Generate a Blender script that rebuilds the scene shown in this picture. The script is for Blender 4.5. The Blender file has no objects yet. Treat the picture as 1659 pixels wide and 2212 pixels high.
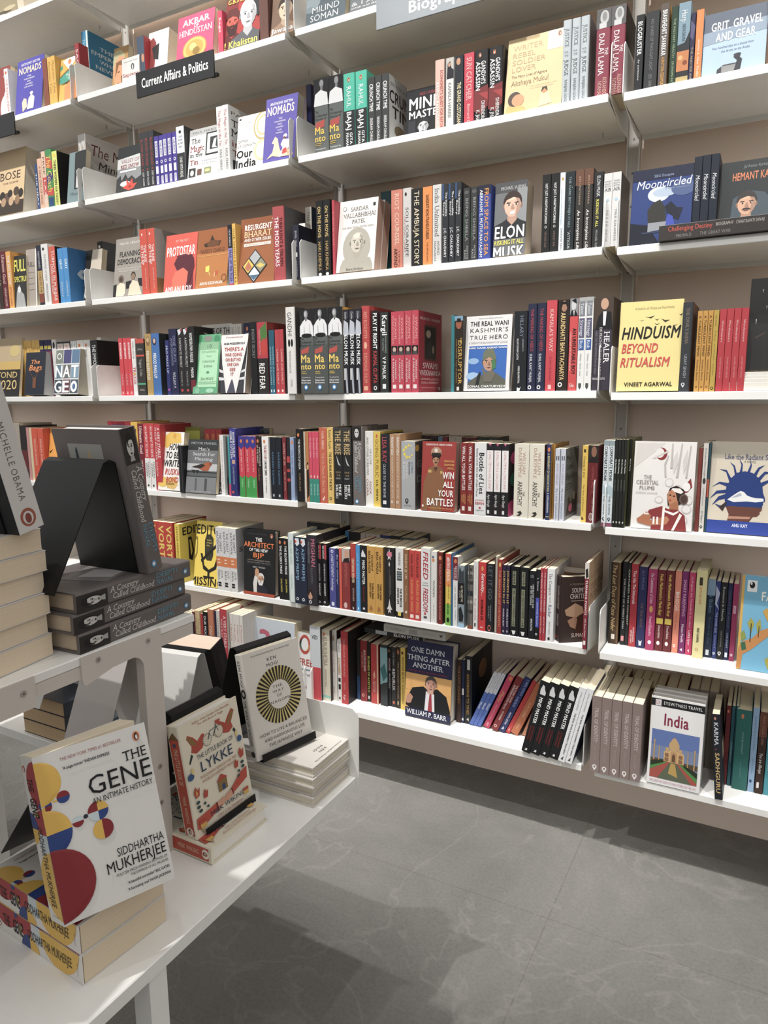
import bpy, math, random
import numpy as np
from mathutils import Matrix, Vector
random.seed(7)
SC = bpy.context.scene
COL = SC.collection
# ------------------------------------------------------------------ camera, light, exposure
W, H, FPX = 1659, 2212, 1527.25
YAW, PITCH, ROLL = -0.49840, -0.16186, -0.00798
CAM = np.array([1.23458, -2.01111, 1.18587])
def cam_axes():
    cy, sy, cp, sp = math.cos(YAW), math.sin(YAW), math.cos(PITCH), math.sin(PITCH)
    f = np.array([sy*cp, cy*cp, sp]); r = np.array([cy, -sy, 0]); u = np.cross(r, f)
    c, s = math.cos(ROLL), math.sin(ROLL)
    return np.array([c*r+s*u, -s*r+c*u, f])
RC = cam_axes()
cd = bpy.data.cameras.new('camera'); co = bpy.data.objects.new('camera', cd); COL.objects.link(co)
cd.sensor_fit = 'VERTICAL'; cd.sensor_height = 36.0; cd.lens = FPX/H*36.0; cd.clip_start = .02
m = Matrix.Identity(4)
for i in range(3):
    m[i][0], m[i][1], m[i][2], m[i][3] = RC[0][i], RC[1][i], -RC[2][i], CAM[i]
co.matrix_world = m
SC.camera = co
SC.view_settings.view_transform = 'Standard'; SC.view_settings.look = 'None'
SC.view_settings.gamma = 1; SC.view_settings.use_curve_mapping = False
SC.view_settings.exposure = 0.38
wd = bpy.data.worlds.new('shop_ambient'); SC.world = wd; wd.use_nodes = True
_nt = wd.node_tree; _bg = _nt.nodes['Background']; _tc = _nt.nodes.new('ShaderNodeTexCoord'); _sx = _nt.nodes.new('ShaderNodeSeparateXYZ'); _cr = _nt.nodes.new('ShaderNodeValToRGB')
_mr = _nt.nodes.new('ShaderNodeMapRange'); _mr.inputs['From Min'].default_value = -1
_nt.links.new(_tc.outputs['Generated'], _sx.inputs[0]); _nt.links.new(_sx.outputs['Z'], _mr.inputs['Value']); _nt.links.new(_mr.outputs['Result'], _cr.inputs['Fac']); _nt.links.new(_cr.outputs['Color'], _bg.inputs[0])
_e = _cr.color_ramp.elements; _e[0].position = .45; _e[0].color = (.03, .028, .025, 1); _e[1].position = .62; _e[1].color = (1, .985, .965, 1)   # dark floor below, lit ceiling and far walls above
_bg.inputs[1].default_value = .70
def spot(name, loc, aim, power, size=65, blend=.5, rad=.035, col=(1, .982, .955)):
    l = bpy.data.lights.new(name, 'SPOT'); l.energy = power; l.spot_size = math.radians(size); l.spot_blend = blend
    l.shadow_soft_size = rad; l.color = col
    o = bpy.data.objects.new(name, l); COL.objects.link(o); o.location = loc
    o.rotation_euler = (Vector(aim)-Vector(loc)).to_track_quat('-Z', 'Y').to_euler()
    return o
for x, pw in ((-1.75, 240), (-.85, 320), (.05, 340), (.85, 330)):
    spot('ceiling_and_fill_spot', (x, -1.35, 4.4), (x+.1, .03, 1.0), pw, 40, .7)
spot('ceiling_and_fill_spot', (1.8, -1.45, 4.4), (1.62, .08, 1.1), 200, 38, .7)
spot('ceiling_and_fill_spot', (1.45, -3.3, 3.5), (1.5, 0, 1.45), 105, 36, .8, .12)  # soft fill spot added to lift the wall in the bay past biography
spot('ceiling_and_fill_spot', (-.1, -3.5, 3.5), (-.3, 0, 1.5), 45, 38, .8, .12)  # weaker fill spot, likewise added, brightening the wall of the politics bay
spot('ceiling_and_fill_spot', (-.35, -2.15, 3.7), (.42, -1.12, .4), 200, 29, .4, .025)
spot('ceiling_and_fill_spot', (.5, -1.75, 3.7), (.62, -1.15, .4), 16, 30, .6, .025)
# ------------------------------------------------------------------ materials
MATS = {}
NAMED = dict(blk='17181a', wht='e6e4e0', gry='9a9a98', dgr='3a3c3e', red='c2303a', mar='6a1e24', org='e8862e', yel='e8c42c', gold='c8962e',
             crm='e4dac4', tan='c8a878', brn='6a4426', nvy='20284c', blu='3c78c0', lbl='9cc4e0', teal='1f7f8a', grn='3a9a50', dgn='22382a', pnk='d04068', pur='4a3c94', sil='b6b8ba')
def srgb(h):
    h = NAMED.get(h, h); r = []
    for i in (0, 2, 4):
        c = int(h[i:i+2], 16)/255; r.append(c/12.92 if c <= .04045 else ((c+.055)/1.055)**2.4)
    return (*r, 1)
def mat(h, rough=.42, kind='print', metal=0):
    key = (h, rough, kind, metal)
    if key in MATS: return MATS[key]
    mt = bpy.data.materials.new('%s_%s' % (kind, h)); mt.use_nodes = True; nt = mt.node_tree; b = nt.nodes['Principled BSDF']
    b.inputs['Roughness'].default_value = rough; b.inputs['Metallic'].default_value = metal; b.inputs['Specular IOR Level'].default_value = .28 if kind in ('print', 'powder_coat') else .45
    c = srgb(h)
    if kind == 'print':                                   # printed inks are a little duller than their names
        g = .3*c[0]+.59*c[1]+.11*c[2]; c = tuple(.004+.9*(x*.81+g*.19) for x in c[:3])+(1,)
    tc = nt.nodes.new('ShaderNodeTexCoord'); nz = nt.nodes.new('ShaderNodeTexNoise'); mx = nt.nodes.new('ShaderNodeMix'); mx.data_type = 'RGBA'
    nt.links.new(tc.outputs['Object'], nz.inputs['Vector'])
    a = .93
    nz.inputs['Scale'].default_value = 40
    if kind == 'paper':                                   # leaves of a closed book: fine stripes across its thickness
        mp = nt.nodes.new('ShaderNodeMapping'); mp.inputs['Scale'].default_value = (900, 6, 3)
        nt.links.new(tc.outputs['Object'], mp.inputs['Vector']); nt.links.new(mp.outputs['Vector'], nz.inputs['Vector'])
        nz.inputs['Scale'].default_value = 1; a = .78
    if kind == 'wall': nz.inputs['Scale'].default_value = 3; a = .95
    mx.inputs['A'].default_value = c; mx.inputs['B'].default_value = (c[0]*a, c[1]*a, c[2]*a, 1)
    nt.links.new(nz.outputs['Fac'], mx.inputs['Factor']); nt.links.new(mx.outputs['Result'], b.inputs['Base Color'])
    MATS[key] = mt
    return mt
def floor_material():
    mt = bpy.data.materials.new('grey_stone_tiles'); mt.use_nodes = True; nt = mt.node_tree; b = nt.nodes['Principled BSDF']; N = nt.nodes.new
    tc = N('ShaderNodeTexCoord'); mp = N('ShaderNodeMapping'); mp.inputs['Location'].default_value = (.335, .56, 0)
    br = N('ShaderNodeTexBrick'); br.offset = 0; br.inputs['Scale'].default_value = 1.0; br.inputs['Brick Width'].default_value = 1.2; br.inputs['Row Height'].default_value = .6
    br.inputs['Mortar Size'].default_value = .0012; br.inputs['Mortar Smooth'].default_value = .2
    for k, v in (('Color1', .9), ('Color2', 1.0)): br.inputs[k].default_value = (v, v, v, 1)
    br.inputs['Mortar'].default_value = (.72, .70, .66, 1)
    nt.links.new(tc.outputs['Object'], mp.inputs['Vector']); nt.links.new(mp.outputs['Vector'], br.inputs['Vector'])
    n1 = N('ShaderNodeTexNoise'); n1.inputs['Scale'].default_value = 1.7; n1.inputs['Detail'].default_value = 10; n1.inputs['Roughness'].default_value = .68; n1.inputs['Distortion'].default_value = .6
    n2 = N('ShaderNodeTexNoise'); n2.inputs['Scale'].default_value = 130; n2.inputs['Detail'].default_value = 3
    n3 = N('ShaderNodeTexNoise'); n3.inputs['Scale'].default_value = 2.6; n3.inputs['Detail'].default_value = 5; n3.inputs['Distortion'].default_value = 1.4
    for n in (n1, n2, n3): nt.links.new(tc.outputs['Object'], n.inputs['Vector'])
    r1 = N('ShaderNodeValToRGB'); e = r1.color_ramp.elements; e[0].position = .3; e[0].color = (.115, .112, .105, 1); e[1].position = .75; e[1].color = (.20, .194, .182, 1)
    nt.links.new(n1.outputs['Fac'], r1.inputs['Fac'])
    vein = N('ShaderNodeValToRGB'); e = vein.color_ramp.elements; e[0].position = .484; e[0].color = (0, 0, 0, 1); e[1].position = .5; e[1].color = (1, 1, 1, 1)
    e2 = vein.color_ramp.elements.new(.516); e2.color = (0, 0, 0, 1)
    nt.links.new(n3.outputs['Fac'], vein.inputs['Fac'])
    sp = N('ShaderNodeValToRGB'); e = sp.color_ramp.elements; e[0].position = .3; e[0].color = (.9, .9, .9, 1); e[1].position = .75; e[1].color = (1.14, 1.13, 1.11, 1)
    nt.links.new(n2.outputs['Fac'], sp.inputs['Fac'])
    def mult(a, c, typ='MULTIPLY', fac=1.0):
        mx = N('ShaderNodeMix'); mx.data_type = 'RGBA'; mx.blend_type = typ
        if isinstance(fac, float): mx.inputs['Factor'].default_value = fac
        else: nt.links.new(fac, mx.inputs['Factor'])
        nt.links.new(a, mx.inputs['A'])
        if isinstance(c, tuple): mx.inputs['B'].default_value = c
        else: nt.links.new(c, mx.inputs['B'])
        return mx.outputs['Result']
    c = mult(r1.outputs['Color'], sp.outputs['Color']); c = mult(c, br.outputs['Color'])
    vm = N('ShaderNodeMath'); vm.operation = 'MULTIPLY'; vm.inputs[1].default_value = .10
    nt.links.new(vein.outputs['Color'], vm.inputs[0])
    c = mult(c, (.42, .40, .36, 1), 'MIX', vm.outputs[0])
    nt.links.new(c, b.inputs['Base Color']); b.inputs['Roughness'].default_value = .5
    bp = N('ShaderNodeBump'); bp.inputs['Strength'].default_value = .15; bp.inputs['Distance'].default_value = .004
    nt.links.new(n1.outputs['Fac'], bp.inputs['Height']); nt.links.new(bp.outputs['Normal'], b.inputs['Normal'])
    return mt
WHITE = mat('e9e8e4', .38, 'painted_steel')
UPR = mat('c4c0ba', .4, 'painted_steel')
# ------------------------------------------------------------------ mesh helpers
class MB:
    def __init__(s): s.v = []; s.f = []; s.mi = []; s.ms = []; s.sm = []
    def m(s, mt):
        if mt not in s.ms: s.ms.append(mt)
        return s.ms.index(mt)
    def add(s, vs, fs, mt, M=None):
        o = len(s.v); k = s.m(mt)
        s.v += [tuple(M @ Vector(p)) for p in vs] if M is not None else [tuple(p) for p in vs]
        s.f += [tuple(i+o for i in f) for f in fs]; s.mi += [k]*len(fs)
    def box(s, lo, hi, mt, M=None, ch=0.0):
        x0, y0, z0 = lo; x1, y1, z1 = hi
        if ch <= 0:
            vs = [(x, y, z) for z in (z0, z1) for y in (y0, y1) for x in (x0, x1)]
            s.add(vs, [(0, 2, 3, 1), (4, 5, 7, 6), (0, 1, 5, 4), (2, 6, 7, 3), (0, 4, 6, 2), (1, 3, 7, 5)], mt, M); return
        vs = []
        for z, i in ((z0, ch), (z0+ch, 0), (z1-ch, 0), (z1, ch)):
            vs += [(x0+i, y0+i, z), (x1-i, y0+i, z), (x1-i, y1-i, z), (x0+i, y1-i, z)]
        fs = [(3, 2, 1, 0), (12, 13, 14, 15)]
        for r in range(3):
            for k in range(4): fs.append((r*4+k, r*4+(k+1) % 4, r*4+4+(k+1) % 4, r*4+4+k))
        s.add(vs, fs, mt, M)
    def prism(s, pts, a, b, mt, ax=0, M=None):
        """polygon in the two axes other than ax, extruded from a to b along ax"""
        def P(p, t):
            q = [p[0], p[1]]; q.insert(ax, t); return tuple(q)
        n = len(pts); vs = [P(p, a) for p in pts]+[P(p, b) for p in pts]
        s.add(vs, [tuple(range(n)), tuple(range(2*n-1, n-1, -1))]+[(i, i+n, (i+1) % n+n, (i+1) % n) for i in range(n)], mt, M)
    def build(s, name, parent=None, M=None):
        me = s.mesh(name)
        return link(name, me, parent, M)
    def mesh(s, name):
        me = bpy.data.meshes.new(name); me.from_pydata(s.v, [], s.f)
        for mt in s.ms: me.materials.append(mt)
        me.polygons.foreach_set('material_index', s.mi); me.update()
        return me
def link(name, data, parent=None, M=None):
    o = bpy.data.objects.new(name, data); COL.objects.link(o)
    if parent: o.parent = parent
    if M is not None: o.matrix_local = M
    return o
def tag(o, label, cat, group=None, kind=None):
    o['label'] = label; o['category'] = cat
    if group: o['group'] = group
    if kind: o['kind'] = kind
    return o
def struct(o):
    o['kind'] = 'structure'; return o
# ------------------------------------------------------------------ letter shapes
GL = {}
FEET = {}
ROMAN = set()
def make_glyphs():
    chars = [chr(c) for c in range(33, 127)]
    tmp = []
    for bold in (0,):
        for ch in chars:
            for txt in (ch, 'H'+ch+'H'):
                cu = bpy.data.curves.new('g', 'FONT'); cu.body = txt; cu.resolution_u = 2; cu.size = 1
                ob = bpy.data.objects.new('g', cu); COL.objects.link(ob); tmp.append((bold, ch, txt, ob))
    bpy.context.view_layer.update(); dg = bpy.context.evaluated_depsgraph_get()
    hh = {}
    for bold, ch, txt, ob in tmp:
        me = ob.evaluated_get(dg).to_mesh()
        vs = [(v.co.x, v.co.y) for v in me.vertices]; fs = [tuple(p.vertices) for p in me.polygons]
        if len(txt) == 1: GL[(bold, ch)] = [vs, fs, 0]
        if len(txt) == 1 and ch.isalpha():                # ends of stems, where a roman letter has its feet
            cnt = {}
            for q in fs:
                for i in range(len(q)):
                    k = tuple(sorted((q[i-1], q[i]))); cnt[k] = cnt.get(k, 0)+1
            lo = []
            for (i, j), c in cnt.items():
                if c == 1 and abs(vs[i][1]-vs[j][1]) < .004 and .03 < abs(vs[i][0]-vs[j][0]) < .2: lo.append((min(vs[i][0], vs[j][0]), max(vs[i][0], vs[j][0]), vs[i][1]))
            FEET[(bold, ch)] = lo
        else: GL[(bold, ch)][2] = max(v[0] for v in vs)
        if txt == 'HHH': hh[bold] = None
        ob.evaluated_get(dg).to_mesh_clear()
    for bold in (0,):
        g = GL[(bold, 'H')]; w3 = g[2]; wH = max(v[0] for v in g[0]); adv = (w3-wH)/2
        cap = max(v[1] for v in g[0])
        for ch in chars: GL[(bold, ch)][2] = GL[(bold, ch)][2]-wH-adv
        GL[(bold, 'cap')] = cap
    for bold, ch, txt, ob in tmp:
        cu = ob.data; bpy.data.objects.remove(ob); bpy.data.curves.remove(cu)
make_glyphs()
def text_geo(txt, style):
    """layers of (points, faces): the letters once, the feet of roman letters, and shifted copies for bold"""
    b = 1 if 'b' in style else 0; x = 0; base = [[], []]; feet = [[], []]
    sp = (.09 if 'w' in style else 0)+(.03 if b else 0); sl = .22 if 'i' in style else 0; roman = 'S' in style or txt in ROMAN
    for ch in txt:
        if ch == ' ': x += .28; continue
        g = GL.get((0, ch)) or GL[(0, '-')]
        o = len(base[0]); base[0] += [(p[0]+x+p[1]*sl, p[1]) for p in g[0]]; base[1] += [tuple(i+o for i in f) for f in g[1]]
        if roman and ch.isalpha():
            cap = GL[(0, 'cap')]
            for fx0, fx1, fy in FEET[(0, ch)]:
                if not (abs(fy) < .02 or fy > cap*.55): continue
                up = .045 if fy < cap*.3 else -.045; o = len(feet[0])
                feet[0] += [(px+x+py*sl, py) for px, py in ((fx0-.065, fy), (fx1+.065, fy), (fx1+.065, fy+up), (fx0-.065, fy+up))]; feet[1].append((o, o+1, o+2, o+3))
        x += g[2]+sp
    if not base[0]: return []
    cap = GL[(0, 'cap')]; x0 = min(p[0] for p in base[0]); x1 = max(p[0] for p in base[0]); w = max(x1-x0, .01)
    out = []
    for sx, sy in (((-.022, 0), (.022, 0), (0, .016), (0, -.016)) if b else ((0, 0),)):
        out.append(([((p[0]-x0+sx)/w, (p[1]+sy)/cap) for p in base[0]], base[1]))
    if feet[0]: out.append(([((p[0]-x0)/w, p[1]/cap) for p in feet[0]], feet[1]))
    return out
ROMAN.update(x.strip() for x in """NOMADS|BOSE|THE|EMPEROR|WHO|NEVER|WAS|AKBAR|HINDUSTAN|OF|RED SNOW|VALLEY OF|The|Magic|in the|Tin|SARDAR|VALLABHBHAI|PATEL|THE MAN WHO UNITED INDIA|Balraj Krishna|JUSTICE|JUDGE|RANJAN GOGOI|DALAI LAMA|ALEXANDER|NORMAN|SUN CATCHER|India Unlimited|SWAMI|VIVEKANANDA|HINDUISM and INDIA'S|ROAD to MODERNITY|ONE DAMN|THING AFTER|ANOTHER|WILLIAM P. BARR|CELESTIAL|PLUME|Like the Radiant Sun|ANARCHY|WILLIAM|DALRYMPLE|BEYOND|2020|VIKTOR FRANKL|Man's|Search For|Meaning|TRIAL OF IDENTITY|KARMA|SADHGURU|SOUMITRA|CHATTERJEE|TURNING|POINTS|TURNING POINTS|THE DEVIL'S INDIA|RIOT COUNSEL|OF LOVE|AND OTHER SORROWS|ASHOK|CHOPRA|DISRUPTOR|NANDI'S CHARGE|ARUN KRISHNAN|RESURGENT|BHARAT|AND OTHER ISSUES|ANTHONY SATTIN|PAUL FERRIS|Sapiens|Mountain|Tales|10|JUDGEMENTS|THAT|CHANGED|INDIA|ZIA MODY|KAMALA HARRIS|KAMALA'S WAY|Strategy|Talent|Risk|LISA RAY|CLOSE TO THE BONE|The Compass|Radar|Serenity...|A Country|Called Childhood|THE DARK BETWEEN STARS|ATTICUS|MEGHAN|PAUL KALANITHI|AIR|HEALER|DR PRATHAP CHANDRA REDDY|DHIRENDRA|K. JHA|Vedic Mathematics Made Easy|SMART PARENTING|Natan Pandit|Joe Biden|THE|The Commissioner of Crime|Swati Chandra|Romance in Nearlia|RED ROULETTE|CAPTAIN|THE NO-SHOW|Ultimate Goal|TURMOIL IN PUNJAB|KURUKSHETRA|CONSPIRACY|THE BOOK OF JOSHUA|WARREN|Yeh Un Dinon Ki Baat Hai|BRAVE|TIMES|Old|Author of the Number One Bestseller|Research Institute, Copenhagen|CEO of the Happiness""".split('|'))
# ------------------------------------------------------------------ printing on a face: (u right, v down, both 0..1) in metric w x h
CIRC = [(math.cos(2*math.pi*i/20), math.sin(2*math.pi*i/20)) for i in range(20)]
def shade(h, k):
    h = NAMED.get(h, h)
    return ''.join('%02x' % max(0, min(255, int(int(h[i:i+2], 16)*k))) for i in (0, 2, 4))
def expand(deco, w, h):
    """yield (points, faces, colour) with points in metres, u right, v down"""
    out = []
    def poly(ps, c): out.append(([(u*w, v*h) for u, v in ps], [tuple(range(len(ps)))], c))
    def ell(cu, cv, a, b, c): out.append(([(cu*w+x*a, cv*h+y*b) for x, y in CIRC], [tuple(range(20))], c))
    for e in deco.split(';'):
        e = e.strip('\n')
        if not e.strip(): continue
        p = e.strip().split('|') if e.strip()[0] not in 'xt' else e.lstrip().split('|')
        k = p[0]
        if k == 'x':
            txt = p[1]; a, b = float(p[2]), float(p[3]); wd = float(p[4]) if len(p) > 4 and p[4] else .5; o = float(p[5]) if len(p) > 5 and p[5] else .5
            c = p[6] if len(p) > 6 and p[6] else 'wht'; st = p[7] if len(p) > 7 else ''
            for vs, fs in text_geo(txt, st): out.append(([((o-wd/2+y*wd)*w, (a+(b-a)*x)*h) for x, y in vs], fs, c))
        elif k == 't':
            txt = p[1]; u0, u1, v0, v1 = map(float, p[2:6]); c = p[6]; st = p[7] if len(p) > 7 else ''
            for vs, fs in text_geo(txt, st): out.append(([((u0+(u1-u0)*x)*w, (v1-(v1-v0)*y)*h) for x, y in vs], fs, c))
        elif k == 'r':
            u0, u1, v0, v1 = map(float, p[1:5]); poly([(u0, v0), (u1, v0), (u1, v1), (u0, v1)], p[5])
        elif k == 'e':
            cu, cv, ru, rv = map(float, p[1:5]); ell(cu, cv, ru*w, rv*h, p[5])
        elif k == 'p':
            poly([tuple(map(float, q.split(','))) for q in p[1].split()], p[2])
        elif k == 'g':                                    # publisher's bird in an oval
            cu, cv, s = map(float, p[1:4]); S = s*w
            ell(cu, cv, S, S*1.45, 'd8763a'); ell(cu, cv+.12*S/h, S*.55, S*1.05, 'blk'); ell(cu+.1*S/w, cv+.25*S/h, S*.3, S*.72, 'wht'); ell(cu, cv-.75*S/h, S*.3, S*.3, 'blk')
        elif k == 'm':                                    # small publisher's mark
            cu, cv, s = map(float, p[1:4]); S = s*w
            ell(cu, cv, S, S*1.1, p[4]); ell(cu, cv, S*.55, S*.6, p[5])
        elif k == 'd':                                    # drop shaped mark
            cu, cv, s = map(float, p[1:4]); S = s*w; c = p[4]
            out.append(([(cu*w+S*x, cv*h+S*y) for x, y in ((0, 1.6), (-.8, .3), (-.95, -.4), (-.5, -1), (.2, -1.15), (.8, -.7), (.9, 0), (.6, .6))], [tuple(range(8))], c))
            ell(cu, cv-.15*S/h, S*.4, S*.5, p[5])
        elif k == 'F':
            cu, cv, s = map(float, p[1:4]); skin, hair, shirt = p[4:7]; fl = p[7] if len(p) > 7 else ''
            S = s*w; X = lambda x: cu+x*S/w; Y = lambda y: cv+y*S/h
            P2 = lambda pts: [(X(x), Y(y)) for x, y in pts]
            dk = shade(skin, .62); lt = shade(skin, 1.12)
            if 's' not in fl:
                poly(P2([(-.45, 1.35), (-1.1, 1.75), (-2.0, 2.1), (-2.35, 2.9), (-2.4, 3.6), (2.4, 3.6), (2.35, 2.9), (2.0, 2.1), (1.1, 1.75), (.45, 1.35)]), shirt)
                poly(P2([(-.5, .8), (.5, .8), (.55, 1.6), (0, 2.15), (-.55, 1.6)]), shade(skin, .85))
            if 'l' in fl: poly(P2([(-1.25, -.5), (-.9, -1.3), (0, -1.6), (.9, -1.3), (1.25, -.5), (1.35, 1.4), (.9, 1.9), (-.9, 1.9), (-1.35, 1.4)]), hair)
            elif 'k' not in fl: ell(cu, cv-.32*S/h, S*1.08, S*1.2, hair)
            ell(X(-.98), Y(.08), S*.16, S*.28, dk); ell(X(.98), Y(.08), S*.16, S*.28, dk)
            ell(cu, cv, S*.95, S*1.28, skin)
            poly(P2([(.25, -1.1), (.75, -.75), (.93, .1), (.78, .75), (.35, 1.2), (.45, .5), (.5, -.3)]), shade(skin, .8))
            poly(P2([(-.7, -.95), (-.2, -1.15), (.3, -1.1), (.2, -.55), (-.5, -.5)]), lt)
            if 'b' in fl: poly(P2([(-.93, .1), (-.6, .42), (0, .38), (.6, .42), (.93, .1), (.85, .9), (.5, 1.7), (0, 1.95), (-.5, 1.7), (-.85, .9)]), hair)
            if 'k' not in fl: poly(P2([(-.98, -.1), (-1.0, -.75), (-.5, -1.4), (.3, -1.5), (.95, -.9), (.98, -.1), (.75, -.65), (.1, -.85), (-.7, -.6)]), hair)
            if 't' in fl: poly(P2([(-1.15, -.45), (-1.2, -1.1), (-.6, -1.75), (.6, -1.75), (1.2, -1.1), (1.15, -.45), (0, -.75)]), shirt)
            for q in (-1, 1):
                poly(P2([(q*.2, -.28), (q*.62, -.34), (q*.72, -.2), (q*.25, -.2)]), shade(hair, .8) if 'k' not in fl else dk)
                ell(X(q*.42), Y(-.06), S*.19, S*.1, shade(skin, 1.25)); ell(X(q*.42), Y(-.06), S*.1, S*.1, 'blk')
                if 'G' in fl: ell(X(q*.43), Y(0), S*.34, S*.26, 'blk'); ell(X(q*.43), Y(0), S*.28, S*.2, shade(skin, 1.1)); ell(X(q*.43), Y(0), S*.1, S*.1, 'blk')
            poly(P2([(-.06, -.1), (.1, -.1), (.26, .38), (.05, .46), (-.2, .38)]), shade(skin, .78))
            if 'M' in fl: poly(P2([(-.5, .72), (-.3, .52), (0, .5), (.3, .52), (.5, .72), (.1, .66), (-.1, .66)]), 'blk')
            poly(P2([(-.34, .74), (0, .68), (.34, .74), (.15, .86), (-.15, .86)]), shade(skin, .55) if 'L' not in fl else 'a83038')
        elif k == 'R':                                    # ring of rays
            cu, cv, r0, r1, n = map(float, p[1:6]); c = p[6]; c2 = p[7]
            ell(cu, cv, r1*w, r1*w, c2)
            for i in range(int(n)):
                a = 2*math.pi*i/n; b = a+math.pi/n
                out.append(([(cu*w+r*w*math.cos(t), cv*h+r*w*math.sin(t)) for r, t in ((r0, a), (r1, a), (r1, b), (r0, b))], [(0, 1, 2, 3)], c))
        elif k == 'q':                                    # quartered disc: cu cv r, four colours clockwise from upper left
            cu, cv, r = map(float, p[1:4])
            for i, c in enumerate(p[4:8]):
                if c == '-': continue
                t0 = math.pi+i*math.pi/2
                pts = [(cu*w, cv*h)]+[(cu*w+r*w*math.cos(t0+j*math.pi/16), cv*h+r*w*math.sin(t0+j*math.pi/16)) for j in range(9)]
                out.append((pts, [tuple(range(10))], c))
    return out
def clip_poly(ps, w, h):
    for ax, lim, sg in ((0, 0, 1), (0, w, -1), (1, 0, 1), (1, h, -1)):
        q = []
        for i in range(len(ps)):
            a, b = ps[i-1], ps[i]; ia = (a[ax]-lim)*sg >= 0; ib = (b[ax]-lim)*sg >= 0
            if ia != ib:
                t = (lim-a[ax])/(b[ax]-a[ax]); q.append((a[0]+t*(b[0]-a[0]), a[1]+t*(b[1]-a[1])))
            if ib: q.append(b)
        ps = q
        if not ps: return []
    return ps
def print_on(mb, deco, w, h, place, rough=.42):
    """place(u, v, off) -> local point; u, v metric (v down); flat printed shapes are clipped to the face"""
    for k, (ps, fs, c) in enumerate(expand(deco, w, h)):
        off = .00012+.00003*k
        if len(fs) == 1:
            ps = clip_poly(ps, w, h)
            if len(ps) < 3: continue
            fs = [tuple(range(len(ps)))]
        elif ps and (min(q[0] for q in ps) < 0 or max(q[0] for q in ps) > w or min(q[1] for q in ps) < 0 or max(q[1] for q in ps) > h):
            np_, nf = [], []                              # lettering cut off by the edge of its cover
            for f in fs:
                c_ = clip_poly([ps[i] for i in f], w, h)
                if len(c_) > 2: nf.append(tuple(range(len(np_), len(np_)+len(c_)))); np_ += c_
            ps, fs = np_, nf
            if not fs: continue
        mb.add([place(u, v, off) for u, v in ps], fs, mat(c, rough))
# ------------------------------------------------------------------ a book: spine at y=0 facing -Y, back cover x=0, front cover x=t, foot z=0
def book_cover(t, d, h, col, sp='', fr='', bk='', hb=False, frc=None, flare=0):
    mb = MB(); c = min(.0026 if hb else .0007, t*.2); ch = min(.003 if hb else .0008, t*.3); mc = mat(col)
    out = [(0, d), (0, ch), (ch*.35, ch*.35), (ch, 0), (t-ch, 0), (t-ch*.35, ch*.35), (t, ch), (t, d)]
    inn = [(t-c, d), (t-c, ch+c), (c, ch+c), (c, d)]
    pts = out+inn; n = len(pts)
    vs = [(x, y, 0) for x, y in pts]+[(x, y, h) for x, y in pts]
    fs = [(i, (i+1) % n, (i+1) % n+n, i+n) for i in range(n)]
    cap = [(0, 1, 10, 11), (1, 2, 3, 4, 5, 6, 9, 10), (6, 7, 8, 9)]
    fs += [tuple(reversed(q)) for q in cap]+[tuple(i+n for i in q) for q in cap]
    mb.add(vs, fs, mc)
    if frc: mb.add([(t+.0001, ch, 0), (t+.0001, d, 0), (t+.0001, d, h), (t+.0001, ch, h)], [(0, 1, 2, 3)], mat(frc))
    if sp: print_on(mb, sp, t, h, lambda u, v, o: (u, -o, h-v))
    if fr: print_on(mb, fr, d, h, lambda u, v, o: (t+o+.0001, u, h-v))
    if bk: print_on(mb, bk, d, h, lambda u, v, o: (-o, d-u, h-v))
    return mb
def book_pages(t, d, h, hb=False, pc='ddd0b4'):
    mb = MB(); c = min(.0026 if hb else .0007, t*.2)+.0001; e = .0035 if hb else .0006
    mb.box((c, .003 if t > .008 else .0015, e), (t-c, d-e, h-e), mat(pc, .8, 'paper'), ch=.0004)
    return mb
BOOKS = []
MESHES = {}
def add_book(M, t, d, h, col, label, group, area, **kw):
    BOOKS.append(dict(M=M, t=t, d=d, h=h, col=col, label=label, group=group, area=area, kw=kw))
def flush_books(limit=300):
    order = sorted(range(len(BOOKS)), key=lambda i: -BOOKS[i]['area'])
    keep = set(order[:limit]); rest = MB()
    for i, b in enumerate(BOOKS):
        kw = dict(b['kw']); pc = kw.pop('pc', 'ddd0b4'); hb = kw.get('hb', False)
        key = (round(b['t'], 5), round(b['d'], 5), round(b['h'], 5), b['col'], pc, repr(sorted(kw.items())))
        if i in keep:
            if key not in MESHES:
                MESHES[key] = (book_cover(b['t'], b['d'], b['h'], b['col'], **kw).mesh('cover'), book_pages(b['t'], b['d'], b['h'], hb, pc).mesh('page_block'))
            root = tag(link('book', None, None, b['M']), b['label'], 'book', b['group'])
            root.empty_display_size = .05
            link('cover', MESHES[key][0], root); link('page_block', MESHES[key][1], root)
        else:
            for q in (book_cover(b['t'], b['d'], b['h'], b['col'], **kw), book_pages(b['t'], b['d'], b['h'], hb, pc)):
                o = len(rest.v); rest.v += [tuple(b['M'] @ Vector(p)) for p in q.v]; rest.f += [tuple(k+o for k in f) for f in q.f]
                rest.mi += [rest.m(q.ms[k]) for k in q.mi]
    if rest.v:
        o = rest.build('thin_books')
        tag(o, 'thin and half hidden books filling the wall shelves between the larger ones', 'books', 'books on the wall shelves', 'stuff')
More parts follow.
